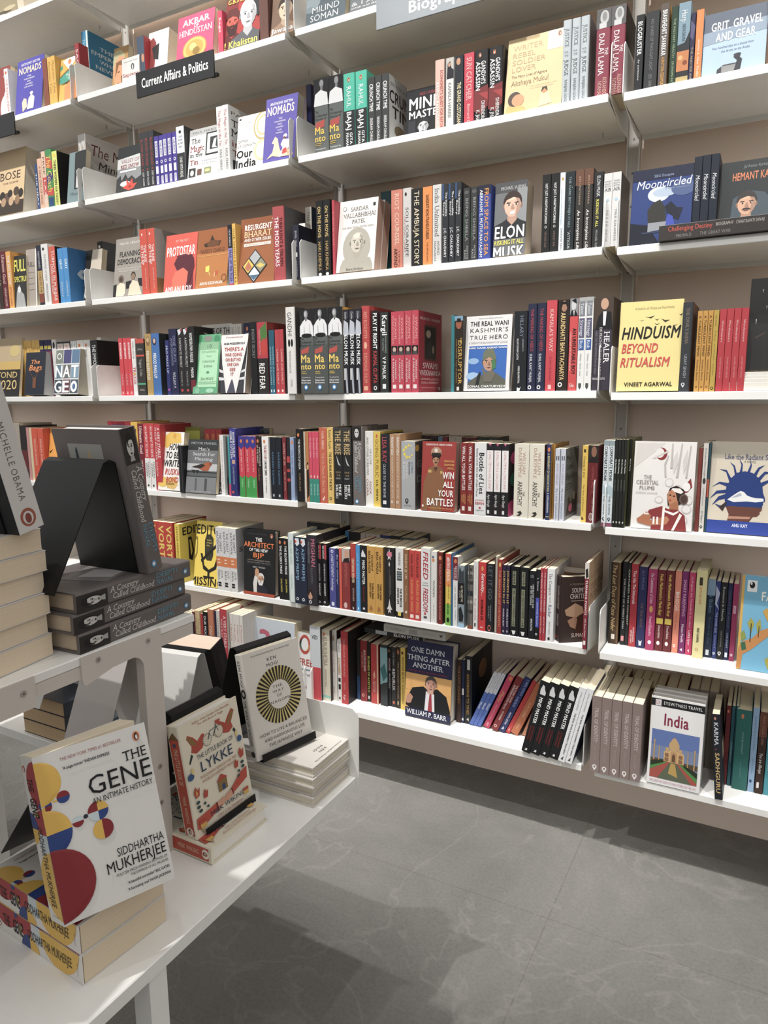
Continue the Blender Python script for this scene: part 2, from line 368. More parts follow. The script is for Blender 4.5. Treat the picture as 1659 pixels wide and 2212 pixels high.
# ------------------------------------------------------------------ from the photograph's measurements to places on the shelves
ROWZ = dict(Z=2.505, A=2.178, B=1.853, C=1.525, D=1.196, E=.872, F=.552, G=.233)
YF = -.261                                                # shelf front edge
def X_at(px, Y, Z):
    r = (px-W/2)/FPX; a = RC[0]-r*RC[2]
    return CAM[0]-(a[1]*(Y-CAM[1])+a[2]*(Z-CAM[2]))/a[0]
def Z_at(py, X, Y):
    r = (H/2-py)/FPX; a = RC[1]-r*RC[2]
    return CAM[2]-(a[0]*(X-CAM[0])+a[1]*(Y-CAM[1]))/a[2]
def on_z(px, py, Z):
    d = RC.T @ np.array([(px-W/2)/FPX, (H/2-py)/FPX, 1.0]); k = (Z-CAM[2])/d[2]; return CAM+k*d
def on_y(px, py, Y):
    d = RC.T @ np.array([(px-W/2)/FPX, (H/2-py)/FPX, 1.0]); k = (Y-CAM[1])/d[1]; return CAM+k*d
ORD = 'first second third fourth fifth sixth seventh'.split()
RNAME = dict(Z='highest', A='second', B='third', C='fourth', D='fifth', E='sixth', F='seventh', G='bottom')
BNAME = ['bay past politics', 'politics bay', 'biography bay', 'bay past biography']
def mat_from(X, Y, Z, P):
    return Matrix(((X[0], Y[0], Z[0], P[0]), (X[1], Y[1], Z[1], P[1]), (X[2], Y[2], Z[2], P[2]), (0, 0, 0, 1)))
def axes(yaw, tilt):
    u = np.array([math.cos(yaw), math.sin(yaw), 0]); n0 = np.array([math.sin(yaw), -math.cos(yaw), 0]); z = np.array([0, 0, 1.])
    return u, math.cos(tilt)*z-math.sin(tilt)*n0, math.cos(tilt)*n0+math.sin(tilt)*z
def block(row, bay, ox, oy, lines, dset=.012, sc=450/1659):
    zs = ROWZ[row]-(.005 if bay == 3 else 0); place = '%s shelf, %s' % (RNAME[row], BNAME[bay]); grp = 'books on the %s shelf of the %s' % (RNAME[row], BNAME[bay])
    for L in lines:
        k, x0, x1, yt, col, desc = L[:6]; deco = L[6] if len(L) > 6 else ''; o = dict(L[7]) if len(L) > 7 else {}
        n = o.pop('n', 1); st = o.pop('set', dset); yb = o.pop('yb', None); lean = math.radians(o.pop('lean', 0)); z = zs+o.pop('dz', 0)+.0003
        x0, x1, yt = ox+x0*sc, ox+x1*sc, oy+yt*sc
        Y = YF+st
        if yb is not None: Y = on_z(x0, oy+yb*sc, z)[1]
        Y = min(Y, -.06)
        Xa, Xb = X_at(x0, Y, z+.01), X_at(x1, Y, z+.01)
        hh = o.pop('h', None) or Z_at(yt, Xa, Y)-z
        if k == 's':
            hh = hh/math.cos(lean); t = (Xb-Xa)/n*math.cos(lean); d = o.pop('d', None) or min(.66*hh, .245+min(st, 0)); d = min(d, -.012-Y)
            if 'fr' in o and 'frc' not in o: o['frc'] = col
            dy = o.pop('dy', 0)
            for i in range(n):
                lab = desc+', '+place if n == 1 else '%s, %s copy from politics sign, %s shelf' % (desc, ORD[n-1-i if bay == 0 else i], RNAME[row])
                ax = (math.cos(lean), 0, -math.sin(lean)); az = (math.sin(lean), 0, math.cos(lean))
                Xi = Xa+(Xb-Xa)*i/n
                jit = 0 if n == 1 or lean else random.uniform(-.0015, .0015)
                M = mat_from(ax, (0, 1, 0), az, (Xi, Y+jit+dy*i, z+(t*math.sin(lean) if lean > 0 else 0)))
                kw = dict(o); kw['sp'] = deco
                if lean < 0: M = mat_from(ax, (0, 1, 0), az, (Xi, Y, z))
                add_book(M, max(t-.0006, .003), d, hh, col, lab, grp, hh*t/((Y-CAM[1])**2+(Xi-CAM[0])**2), **kw)
        else:
            t = o.pop('t', .022); tilt = math.radians(o.pop('tilt', 9)); yaw = math.radians(o.pop('yaw', 0))
            if tilt: Y -= 0
            u, v, nn = axes(yaw, tilt); w = (Xb-Xa)/max(math.cos(yaw), .3)
            hh = hh/math.cos(tilt)
            for i in range(n):
                P = np.array([Xa, Y, z])-nn*t-np.array([0, -1, 0])*i*(t+.001)
                if tilt > 0: P = P+np.array([0, 0, t*math.sin(tilt)])
                M = mat_from(nn, u, v, P)
                kw = dict(o); kw['fr'] = deco if i == 0 else o.get('fr', '')
                lab = desc if i == 0 else ('copy behind the '+desc if i == 1 else 'third copy behind the '+desc)
                add_book(M, t-.0004, w, hh, col, lab+', '+place, grp, hh*w*(1 if i == 0 else .04)/((Y-CAM[1])**2+(Xa-CAM[0])**2), **kw)
def lying(P, ydir, t, d, h, col, label, group, area=1, **kw):
    """lying face up; P foot corner of the spine on the table, ydir from spine to fore edge"""
    y = np.array([*ydir, 0.]); z = np.cross([0, 0, 1.], y)
    add_book(mat_from((0, 0, 1), y, z, P), t, d, h, col, label, group, area, **kw)
# ------------------------------------------------------------------ the setting
S = MB(); S.box((-3.6, -4.2, -.06), (3.6, .12, 0), floor_material()); struct(S.build('floor'))
S = MB(); S.box((-3.6, 0, 0), (3.6, .12, 3.2), mat('eedccd', .75, 'wall')); struct(S.build('wall_back'))
# ------------------------------------------------------------------ wall shelving: slotted uprights, shelves with end plates
XB = [-1.764, -.882, 0, .88, 1.762]; GAP = .0173
UPLAB = ['between the two bays past politics', 'between the politics bay and the bay past it', 'between the politics and biography bays', 'between biography and the bay past it', 'at the far end of the bay past biography']
def upright():
    mb = MB(); w = .0145
    mb.box((-w, -.0185, .09), (w, 0, 2.98), UPR, ch=.001)
    dk = mat('7a7672', .6, 'painted_steel')
    for i in range(36):
        z = .12+i*.081
        mb.box((-.0022, -.0187, z), (.0022, -.0184, z+.006), dk)
    for q in (-1, 1): mb.box((q*w-.0018, -.0225, .09), (q*w+.0018, -.018, 2.98), mat('dcdad6', .35, 'painted_steel'))
    return mb.mesh('shelf_upright')
um = upright()
for x, l in zip(XB, UPLAB):
    tag(link('shelf_upright', um, None, Matrix.Translation((x, 0, 0))), 'slotted grey steel upright on the wall '+l, 'upright', 'shelf uprights')
def end_plate(sg):
    mb = MB(); x = 0
    pts = [(YF+.004, -.006), (YF+.001, .0), (YF+.001, .098), (YF+.010, .108), (-.032, .108), (-.032, -.03), (-.10, -.03), (YF+.02, -.012)]
    mb.prism(pts, -.0009, .0009, WHITE, 0); return mb.mesh('end_plate')
EPL = end_plate(1)
def shelf(row, bay):
    z = ROWZ[row]-(.005 if bay == 3 else 0); x0, x1 = XB[bay]+GAP, XB[bay+1]-GAP; th = .0185
    r = tag(link('wall_shelf', None, None, Matrix.Translation(((x0+x1)/2, 0, z))), 'white steel wall shelf, %s one from the top, in the %s' % (RNAME[row] if row != 'Z' else 'highest', BNAME[bay]), 'shelf', 'white wall shelves')
    if row == 'G': r['label'] = 'white steel wall shelf just above the floor in the '+BNAME[bay]
    if row == 'Z': r['label'] = 'white steel wall shelf highest of all in the '+BNAME[bay]
    w = (x1-x0)/2; mb = MB()
    mb.box((-w, YF, -th), (w, -.022, 0), WHITE, ch=.0012)
    mb.build('board', r)
    mb = MB(); mb.box((-w+.004, -.0225, -.03), (w-.004, -.0195, .012), WHITE); mb.build('back_rail', r)
    for q in (-1, 1):
        link('end_plate', EPL, r, Matrix.Translation((q*(w+.0035), 0, 0)))
    mb = MB(); pin = mat('d8d6d2', .25, 'painted_steel', .6)
    mb.box((w-.05, -.075, -th-.012), (w-.047, -.072, -th+.001), pin); mb.build('locking_pin', r)
for row in 'ZABCDEFG':
    for bay in range(4):
        shelf(row, bay)
# signs clipped to the shelf edges
def sign(x0, x1, row, zt, zb, col, label, deco):
    z = ROWZ[row]; w, h = x1-x0, zt-zb; mb = MB(); mm = mat(col, .45, 'acrylic')
    mb.box((0, -.004, 0), (w, 0, h), mm, ch=.0008)
    print_on(mb, deco, w, h, lambda u, v, o: (u, -.004-o, h-v))
    r = tag(link('section_sign', None, None, Matrix.Translation((x0, YF-.0015, z+zb))), label, 'sign', 'section signs on the shelf edges')
    mb.build('panel', r)
    mb = MB(); mb.box((.004, -.001, h-.03), (w-.004, .0013, h-.004), mm); mb.box((w-.02, 0, .004), (w+.006, .012, .012), mm); mb.build('clip', r)
sa = X_at(297, YF, 2.16); sb = X_at(464, YF, 2.16)
sign(sa, sb, 'A', .012, -.062, '1c1c1e', 'black section sign reading Current Affairs and Politics', 't|Current Affairs & Politics|.075|.93|.30|.66|f2f2f0|b')
sc_, sd = X_at(815, YF, 2.16), X_at(1030, YF, 2.16)+.12
sign(sc_, sd, 'A', .012, -.064, '8f9498', 'grey section sign reading Biography', 't|Biography|.24|.70|.42|.76|f4f4f2|b')
se = X_at(33, YF, 2.16)
sign(se-.32, se, 'A', .012, -.062, '1c1c1e', 'plain black section sign at the end of the shelf past politics', '')
# ------------------------------------------------------------------ the books on the wall (x along the foot, then the height of the top, as measured)
block('Z', 0, 0, 0, [
 ('f', -160, 132, -250, '8a7c5c', 'olive cover with a dry leaf pattern', 'e|.3|.9|.2|.03|c8b890;e|.6|.93|.25|.03|4a4030;e|.8|.88|.16|.04|b0a078;e|.5|.97|.2|.02|d8ccb0'),
 ('s', 140, 190, -230, 'c8bca4', 'cream spine beside the leaf pattern cover')])
block('A', 0, 0, 0, [
 ('f', -70, 56, 545, '8a3430', 'dark red cover with white figures', 'e|.85|.55|.12|.1|e0d0c8;e|.75|.75|.2|.2|e4d8d0;e|.95|.85|.2|.1|e4d8d0;t|A|.6|.7|.15|.2|e0d0c8'),
 ('s', 60, 90, 553, 'wht', 'white spine with rising red lettering', 'e|.5|.08|.25|.03|c86030;x|THE RISING INDIA|.2|.85|.55|.5|c04a44'),
 ('f', 118, 328, 485, '4a44a0', 'violet NOMADS cover with cream title, in the farther bay', 't|ANTHONY SATTIN|.14|.84|.06|.105|wht;t|NOMADS|.08|.9|.14|.26|d8c8a8|b;t|THE|.4|.55|.31|.335|wht;t|WANDERERS|.28|.68|.36|.385|wht;t|WHO|.4|.55|.41|.435|wht;t|SHAPED|.35|.62|.46|.485|wht;t|OUR WORLD|.3|.66|.51|.535|wht;p|.3,.98 .25,.8 .32,.72 .42,.75 .45,.9|d8b8a0;p|.45,.95 .5,.75 .6,.68 .72,.75 .7,.95|wht;e|.6|.66|.06|.03|wht', {'t': .035, 'pc': 'd8cdb8'}),
 ('s', 360, 396, 475, '8a4a34', 'rust brown spine past the violet cover'),
 ('s', 400, 462, 462, 'e4b03c', 'yellow spine with brown lettering', 'x|Mountain Tales|.1|.75|.5|.5|9a6a28', {'n': 2}),
 ('f', 464, 610, 470, 'e8ac38', 'yellow cover with hills and an orange sun', 'p|0,.18 .1,.12 .15,.22 0,.26|3a9a84;p|.12,.05 .95,-.1 .8,.1 .5,.28|e0dedc;e|.5|.09|.09|.06|e0803a;p|0,.42 .4,.3 1,.2 1,.5 .1,.58 0,.56|3fa088;p|0,.4 .4,.27 1,.16 1,.21 .4,.31 0,.43|7a5a2c;p|.1,.6 .4,.55 1,.45 1,.52 .4,.6|5a4a28;p|.3,.66 .5,.58 1,.5 1,1 .3,1|e8904a;t|Mountain|.35|.9|.36|.42|wht;t|Tales|.42|.8|.45|.5|wht'),
 ('s', 622, 655, 350, 'a83238', 'red spine behind the end plate', 'x|SAGA|.1|.5|.5|.5|wht', {'set': .03})])
block('A', 1, 0, 0, [
 ('s', 680, 733, 258, '2f86b0', 'blue book lettered THE EMPEROR WHO NEVER', 'x|THE EMPEROR|.1|.6|.35|.4|a8d0dc;r|.75|1|0|1|d8e4dc', {'set': .068, 'd': .15, 'hb': 1, 'frc': '1b7ba2', 'fr': 't|THE|.32|.72|.15|.2|d8e0e0;t|EMPEROR|.08|.95|.24|.29|d8e0e0;t|WHO|.3|.75|.33|.38|d8e0e0;t|NEVER|.18|.82|.42|.47|d8e0e0;t|WAS|.3|.72|.55|.6|d8e0e0'}),
 ('f', 885, 1000, 375, 'b88a48', 'gold cover with a painted brown face', 'e|.3|.25|.5|.2|b8b080;e|.5|.5|.45|.32|d89a6a;p|.2,.3 .8,.25 1,.5 .9,.4 .4,.36 .2,.6|8a5a30;p|.3,.5 .5,.48 .45,.52|5a3820;p|.3,.74 .5,.72 .45,.77|8a4030;p|.6,.6 1,.5 1,1 .5,1 .7,.8|6a4426', {'set': .075}),
 ('f', 970, 1108, 475, 'd8d6d2', 'white cover with a curling corner and red lettering', 't|Yuval Noah Harari|.1|.9|.12|.18|9a9896;e|.62|.4|.09|.13|4a4a48;e|.62|.42|.04|.1|c8c6c2;t|Sapiens|.05|.95|.62|.76|b85040', {'tilt': 4}),
 ('s', 1105, 1160, 300, '48566a', 'slate blue spine behind the black sign', 'e|.75|.5|.2|.1|d08a60', {'set': .02, 'frc': 'b83238'}),
 ('f', 1165, 1325, 262, 'e8e2dc', 'white cover with a dark red figure', 'p|0,.2 .25,.12 .4,.25 .4,.55 .35,1 0,1|8a3430;p|.2,.35 .55,.28 .55,.65 .3,.6|2e2c2c;p|.1,.5 .3,.5 .3,1 .1,1|7a2a28', {'set': .03, 't': .04})])
block('A', 1, 350, 0, [
 ('f', 108, 398, 135, 'd83a66', 'pink cover with a gold coin', 't|AKBAR|.14|.86|.09|.21|f4e4e8|b;t|OF|.45|.58|.22|.29|f4e4e8;t|HINDUSTAN|.06|.94|.30|.42|f4e4e8;e|.5|.72|.33|.24|b08a3a;e|.5|.72|.3|.22|d0a848;e|.5|.72|.24|.175|b8902e;e|.45|.68|.1|.08|d8b860;e|.55|.78|.1|.08|8a6a20'),
 ('s', 452, 490, 92, 'd03a58', 'pink spine beside the portrait cover', 'x|Saga|.15|.5|.4|.5|wht'),
 ('f', 492, 770, -5, 'a82c26', 'red cover with two portraits and yellow lettering', 'r|0|.35|0|1|7a1e1a;F|.2|.45|.17|e04a34|3a1410|5a1a16|bt;r|.45|1|.75|1|d43a30;F|.66|.38|.23|c8c8ca|b4b4b6|55565a|;p|.7,.05 .95,.02 1,.4 .92,.5 .86,.25|2a2a2c;t|G.B.S SINGH|.06|.8|.01|.09|e8dc30|b;t|! Khalistan|.02|.95|.84|.97|e8dc30|b', {'pc': 'b08878'}),
 ('s', 780, 852, -10, '6e4a40', 'reddish brown spine', '', {'n': 2}),
 ('f', 862, 1045, -60, '7a5c48', 'brown cover with a half portrait', 'F|.6|.42|.3|d8b898|3a2a20|9a7a60|;t|Jawahar|.04|1.1|.82|.93|wht|b')])
block('A', 2, 350, 0, [
 ('f', 1140, 1455, -40, '59656c', 'slate grey cover with white lettering', 'e|.15|.3|.2|.2|8a989e;e|.1|.5|.12|.1|7c8a90;t|MILIND|.16|.84|.45|.64|d8dcdc;t|SOMAN|.12|.82|.7|.9|d8dcdc'),
 ('f', 1490, 1800, -90, '6b7072', 'grey cover above the grey sign', 't|& I AM|.05|.8|.6|.74|dcdcda;t|ONIR with IRENE|.05|.85|.8|.87|dcdcda'),
 ('s', 1812, 1990, -100, '4a4a50', 'tall charcoal spine above the sign', '', {'n': 3, 'h': .2})])
block('B', 0, 0, 250, [
 ('f', -60, 180, 300, 'cbac7c', 'tan cover with a sepia group of men', 't|BOSE|.2|.86|.34|.46|3a2a20;e|.45|.78|.16|.12|5a4432;e|.3|.7|.09|.07|2c221c;e|.55|.68|.08|.06|2c221c;e|.75|.66|.09|.07|4a3628;e|.9|.7|.08|.07|2c221c;r|.1|1|.8|1|3a2c22;e|.35|.8|.08|.07|a88460;e|.6|.8|.08|.07|b89470;e|.8|.8|.08|.07|8a6848;t|THE SCENE|.3|.8|.5|.525|6a543c', {'t': .05, 'pc': 'cfc4b0'}),
 ('s', 300, 320, 385, '2f4a7a', 'thin blue spine', 'x|THE HEAT|.2|.9|.5'),
 ('s', 322, 358, 345, 'd8ac90', 'peach spine lettered A NEW IDEA', 'x|A NEW IDEA OF INDIA|.15|.9|.45|.5|8a4a34'),
 ('s', 358, 389, 288, 'dcb89c', 'cream and red spine', 'r|0|1|.45|.75|c8443a;x|FREE|.1|.4|.4|.5|5a3a2a;x|LAZY|.5|.9|.4|.5|wht'),
 ('s', 390, 438, 272, '3f8a4c', 'green patterned spine with yellow lettering', 'p|0,.1 1,.2 1,.35 0,.3|c84a38;p|0,.45 1,.4 1,.5 0,.6|4a3a7a;p|0,.7 1,.65 1,.8 0,.78|c84a38;x|The Coach|.1|.72|.7|.5|e8c838;r|.1|.9|.82|.97|2a4a7a'),
 ('s', 440, 480, 287, 'd8dc64', 'lime spine lettered THREE WOMEN', 'e|.5|.08|.3|.03|e8c838;x|THREE WOMEN|.16|.6|.45|.5|blk|b;x|LISA TADDEO|.63|.97|.42|.5|blk', {'fr': 'e|.5|.5|.12|.05|a82a2a', 'frc': '1c1a1a'}),
 ('f', 530, 662, 290, '74898c', 'grey green cover with a monochrome photo', 'p|.35,.02 1,-.02 1,.72 .4,.75|2a2c2c;p|.5,.5 .75,.4 .9,.5 .9,.72 .5,.72|c8c8c6;e|.72|.42|.08|.05|e0e0de;t|Missing|.2|.9|.8|.86|4a5c60')])
block('B', 1, 0, 250, [
 ('s', 655, 716, 157, 'd0ccc6', 'white marbled spine', 'p|0,.1 .5,.2 .3,.5 .7,.8 .4,1 .2,1 .4,.7 0,.4|a8a29c;p|.6,0 1,.3 .8,.3|a09a94', {'n': 2, 'd': .16, 'fr': 'p|0,.1 .5,.3 1,.7 1,.8 .4,.45 0,.3|b8b2aa;t|The M|.15|.95|.12|.28|6a2a2a|i;t|Mind|.3|.95|.34|.46|2a2628|i;t|A Journey|.2|.9|.55|.6|4a4644|i', 'set': .05}),
 ('f', 922, 1124, 255, '8c8e8e', 'grey cover with a red flower', 'r|0|1|0|.26|2c2e30;p|0,.26 1,.2 1,.5 0,.48|cacac8;t|VALLEY OF|.15|.85|.28|.36|8a2a2a;t|RED SNOW|.15|.85|.4|.48|8a2424|b;r|.12|.75|.52|.56|e4e4e2;p|0,1 0,.7 .15,.62 .2,.75 .35,.6 .45,.72 .6,.66 .75,.76 1,.68 1,1|3a3c3c;e|.35|.82|.2|.06|dcdcda;p|.5,.98 .25,.9 .42,.85 .38,.72 .52,.82 .62,.72 .66,.85 .82,.84 .68,.95|d8432e;e|.54|.9|.06|.03|a82a1c'),
 ('s', 1130, 1243, 142, '38393c', 'dark grey spine with red lettering', 'x|BLOOD ISLAND|.12|.6|.4|.5|b83a34;e|.5|.66|.15|.012|c83a30;x|DEEP HALDER|.7|.95|.35|.5|d8d8d6', {'n': 3}),
 ('s', 1245, 1420, 168, '4a3c94', 'purple spine with white label', 'r|.15|.75|.1|.42|dcdce2;x|THE IDIOT|.12|.4|.4|.45|3a2c84|b;m|.45|.52|.25|dcdce2|4a3c94;r|.15|.75|.6|.75|dcdce2;r|.2|.7|.8|.96|dcdce2;x|BIRDS|.82|.95|.3|.45|3a2c84', {'n': 5}),
 ('s', 1420, 1482, 92, 'cfd2d6', 'white and black spine', 'r|0|1|.48|1|343638;e|.5|.1|.16|.03|2a2a2c;t|I AM|.25|.75|.17|.2|4a4c50;t|ONIR|.25|.75|.23|.26|4a4c50;t|& I AM|.2|.8|.29|.32|4a4c50;t|GAY|.3|.7|.35|.38|4a4c50;x|ONIR WITH IRENE|.55|.92|.35|.5|wht', {'frc': '3c3e40'})])
block('B', 1, 350, 150, [
 ('f', 200, 446, 480, 'd4d4d0', 'grey cover titled The Magic in the Tin', 'r|0|1|0|.13|a8a8a6;t|PAUL FERRIS|.1|.85|.05|.095|5a5654;t|The|.06|.36|.19|.29|2c2a2a;t|Magic|.06|.5|.34|.46|8a2f2c;t|in the|.06|.45|.49|.57|2c2a2a;t|Tin|.06|.32|.63|.73|8a2f2c;r|.55|1|.12|.58|2a2a2a;r|.59|1|.15|.55|e4e4e0;r|.68|.98|.22|.48|343636;p|.75,.45 .8,.28 .88,.26 .86,.42 .92,.46|dcdcda;t|A beautiful book|.45|.95|.66|.69|9a98a4;t|a true story|.45|.9|.72|.75|9a98a4;r|.04|.26|.8|.98|3a3a3a;e|.15|.9|.06|.06|c8c8c6;r|.32|.46|.84|.96|6a4a40;r|.54|.76|.83|.95|8a9060;e|.65|.89|.08|.03|c8c080'),
 ('s', 448, 545, 300, 'd2d2d0', 'white spine with red lettering', 'x|The Magic in the Tin|.06|.58|.4|.5|b03a38;x|PAUL FERRIS|.64|.95|.35|.5|6a6866', {'n': 2, 'fr': 't|PAUL|.1|.9|.08|.13|6a6866;t|The|.1|.7|.2|.3|2c2a2a;t|Magic|.1|.95|.34|.45|2c2a2a;t|in|.1|.4|.5|.6|8a2f2c;t|Tin|.1|.6|.65|.74|8a2f2c;r|.1|.5|.8|.95|2a2a2a'}),
 ('f', 582, 800, 372, 'e2e0dc', 'white cover titled Our India in heavy black', 'r|.05|.12|.04|.07|2a2a2a;t|FROM THE AUTHOR|.05|.5|.13|.155|b0aeac;t|of Simply Fly|.05|.5|.18|.205|b0aeac;e|.95|.25|.36|.28|b8a468;e|.95|.25|.31|.24|e2e0dc;e|.95|.25|.26|.2|c8b884;e|.95|.25|.2|.155|e2e0dc;e|.95|.72|.3|.2|d0c498;e|.95|.72|.22|.15|e2e0dc;t|CAPTAIN|.03|.42|.46|.51|8a8886;t|G.R. GOPINATH|.03|.7|.55|.6|8a8886;t|Our|.03|.6|.66|.8|111111|b;t|India|.03|.75|.84|1.0|111111|b'),
 ('f', 800, 1052, 232, '5e54a8', 'violet NOMADS cover, beside the biography end plate', 't|ANTHONY SATTIN|.14|.84|.075|.115|f0eef4|b;t|NOMADS|.07|.9|.14|.27|f0e4cc|b;t|THE|.43|.55|.33|.355|e8e4f0;t|WANDERERS|.3|.66|.375|.4|e8e4f0;t|WHO|.41|.55|.42|.445|e8e4f0;t|SHAPED|.36|.6|.465|.49|e8e4f0;t|OUR|.42|.55|.51|.535|e8e4f0;t|WORLD|.37|.6|.555|.58|e8e4f0;p|.3,.68 .36,.62 .45,.66 .5,.78 .55,.86 .8,.86 .95,.94 .9,.96 .5,.95 .3,.92 .12,.96 .3,.86 .34,.74 .26,.72|e0c4a8;p|.55,.76 .62,.68 .8,.7 .86,.8 .72,.88 .55,.96 .5,.94 .62,.82|f0eee8;e|.68|.635|.06|.03|f4f2ee;e|.66|.665|.04|.02|7a4030;p|.62,.84 .74,.82 .76,.9 .6,.92|c8403a;p|.74,.86 .9,.84 .96,.96 .8,.96|d8a878', {'t': .034, 'pc': 'd0c8b8'}),
 ('s', 1160, 1200, 125, '20224c', 'thin dark navy spine', '', {'set': .1, 'd': .14})])
block('B', 2, 650, 100, [
 ('s', 112, 340, 272, '626664', 'thick grey spine with monochrome portrait', 'r|0|1|0|.36|1e1e20;e|.55|.05|.17|.04|3a3a3c;e|.56|.068|.14|.05|8e8e90;r|.48|.64|.1|.16|7a7a7c;p|.1,.2 .5,.15 .95,.2 1,.36 0,.36|dcdcdc;t|The|.08|.3|.42|.455|2a2a2a;t|Collected|.08|.9|.475|.505|2a2a2a;t|Stories of|.08|.85|.52|.55|2a2a2a;p|.1,.58 .75,.55 .7,.65 .1,.67|b84a40;t|Ma|.06|.7|.645|.74|e8c434|b;t|nto|.06|.78|.755|.84|e8c434|b;r|.08|.5|.86|.87|c8a434;r|.08|.45|.885|.895|c8a434;t|Translated by|.05|.8|.93|.95|dcdcda', {'n': 2, 'hb': 1}),
 ('s', 345, 528, 228, '3cbca0', 'teal and black spine', 'r|0|1|.5|1|2c2e30;g|.5|.085|.12;x|RAHUL|.18|.46|.4|.5|e8f0ee;x|BAJAJ|.52|.76|.4|.5|f0f0ee|b;x|GITA|.8|.96|.22|.66|f0f0ee|b;x|PIRAMAL|.8|1.0|.22|.32|f0f0ee|b', {'n': 2, 'hb': 1, 'frc': '38b096'}),
 ('s', 538, 703, 252, '3c3f3e', 'charcoal spine lettered CRUNCH TIME', 'x|CRUNCH TIME|.11|.52|.5|.5|f0f0ee|b;x|SREERAM CHAULIA|.62|1.0|.36|.5|e4e4e2|b', {'n': 3, 'hb': 1, 'frc': 'b4b4b2', 'fr': 't|SREERAM|.1|1.1|.1|.15|6a6a68;t|CRUN|.06|1.1|.22|.4|161616|b;t|TIM|.2|1.1|.45|.62|161616|b;e|.6|.8|.3|.1|6a5a40'}),
 ('f', 830, 1066, 355, '1c1c1f', 'black MIND MASTER cover with a grey portrait', 't|GREAT STORIES|.45|1|.09|.14|a83a38;t|MIND|.12|1.2|.18|.4|f0f0ee|b;t|MASTER|.12|1.25|.44|.58|f0f0ee|b;F|.6|.76|.17|b8babc|26282a|3a3c40|s;r|.1|.35|.62|.98|2c2e34', {'set': .05, 'tilt': 4}),
 ('s', 1068, 1140, 115, 'd4ac9c', 'peach spine with red and white lettering', 'x|ECONOMIST\'S QUEST FOR REFORM|.15|.98|.3|.72|b8382e|b;x|ARVIND PANAGARIYA|.3|.97|.3|.26|f4f0ec|b', {'set': .03}),
 ('s', 1146, 1215, 100, 'd4d2ce', 'white spine with a seated woman on top', 'r|0|1|0|.3|b8b2aa;p|.3,.08 .6,.05 .75,.15 1,.18 1,.3 .2,.3|24242a;e|.5|.1|.16|.03|b88a70;x|KAMALA HARRIS|.36|.86|.35|.55|7a7876;r|0|.12|0|1|3a3a3c'),
 ('s', 1225, 1292, 82, '20242c', 'black spine with gold THE GRAND lettering', 'e|.4|.08|.25|.05|c08a64;x|THE GRAND CUSTODIAN|.38|.97|.45|.5|e8d8a8|b'),
 ('s', 1297, 1376, 62, 'c8384c', 'red spine lettered SUN CATCHER', 'x|SUN CATCHER|.06|.66|.5|.5|e8b8b4;x|Bernard L|.72|.98|.3|.5|e8b8b4'),
 ('s', 1378, 1602, 42, '1e1c1e', 'thick black spine with red lower half', 'p|0,.55 1,.5 1,.8 .5,.9 0,.85|7a2a2a;p|.3,.6 1,.6 1,.72|a83434;g|.4|.07|.1;x|GANDHI\'S|.16|.48|.3|.66|f0f0ee|b;x|ASSASSIN|.16|.56|.3|.28|f0f0ee|b;x|DHIRENDRA|.72|1.0|.24|.66|e8e8e6;x|K. JHA|.84|1.0|.24|.3|e8e8e6', {'n': 2, 'hb': 1})])
block('B', 2, 800, 0, [
 ('f', 1062, 1518, 300, 'cdb27e', 'cream cover with two painted figures at the foot', 'r|.7|1|0|.25|d8ccb0;t|WRITER|.1|.62|.1|.17|b09468;t|REBEL|.1|.5|.2|.265|b09468;t|SOLDIER|.1|.68|.295|.36|b09468;t|LOVER|.1|.52|.39|.455|b09468;t|The Many Lives of Agyeya|.1|.72|.5|.535|6a5a44;t|Akshaya Mukul|.1|.75|.57|.64|8a7450;t|what would be remarkable in any life|.45|.9|.68|.69|a08a64;t|is a magisterial biography|.45|.85|.71|.72|a08a64;p|.02,1 .06,.9 .2,.88 .36,.94 .4,1|e0a050;e|.18|.82|.12|.1|4a3a30;e|.24|.84|.11|.08|c08a5c;p|.62,.92 .64,.78 .7,.74 .76,.78 .84,.96 .6,.98|e4c890;e|.7|.78|.05|.035|b88050;p|.64,.8 .66,.73 .74,.73 .76,.8 .7,.75|3a2a20;g|.9|.06|.03')])
block('B', 2, 1209, 0, [
 ('s', 12, 222, 168, 'b4bcc0', 'silver spine lettered JUSTICE', 'x|JUSTICE|.1|.32|.45|.5|5a6064;t|FOR|.25|.7|.37|.395|6a7074;t|THE|.25|.7|.41|.435|6a7074;x|JUDGE|.47|.66|.45|.5|5a6064;x|RANJAN GOGOI|.71|1.0|.32|.5|7a8084', {'n': 3, 'hb': 1, 'frc': '8a8c8c'}),
 ('s', 275, 508, 82, '8c3648', 'maroon spine with a monochrome statue head', 'r|0|1|0|.22|5a5a5a;e|.55|.1|.3|.08|b8b8b6;e|.55|.09|.16|.05|8a8a88;r|.2|.7|.16|.22|c8c8c6;x|DALAI LAMA|.28|.75|.36|.4|f0e4e4;x|THE|.45|.53|.22|.75|f0e4e4;x|ALEXANDER|.78|1.0|.26|.7|d8a898;x|NORMAN|.82|1.0|.26|.35|d8a898', {'n': 2, 'hb': 1, 'frc': '1e1c1c'})])
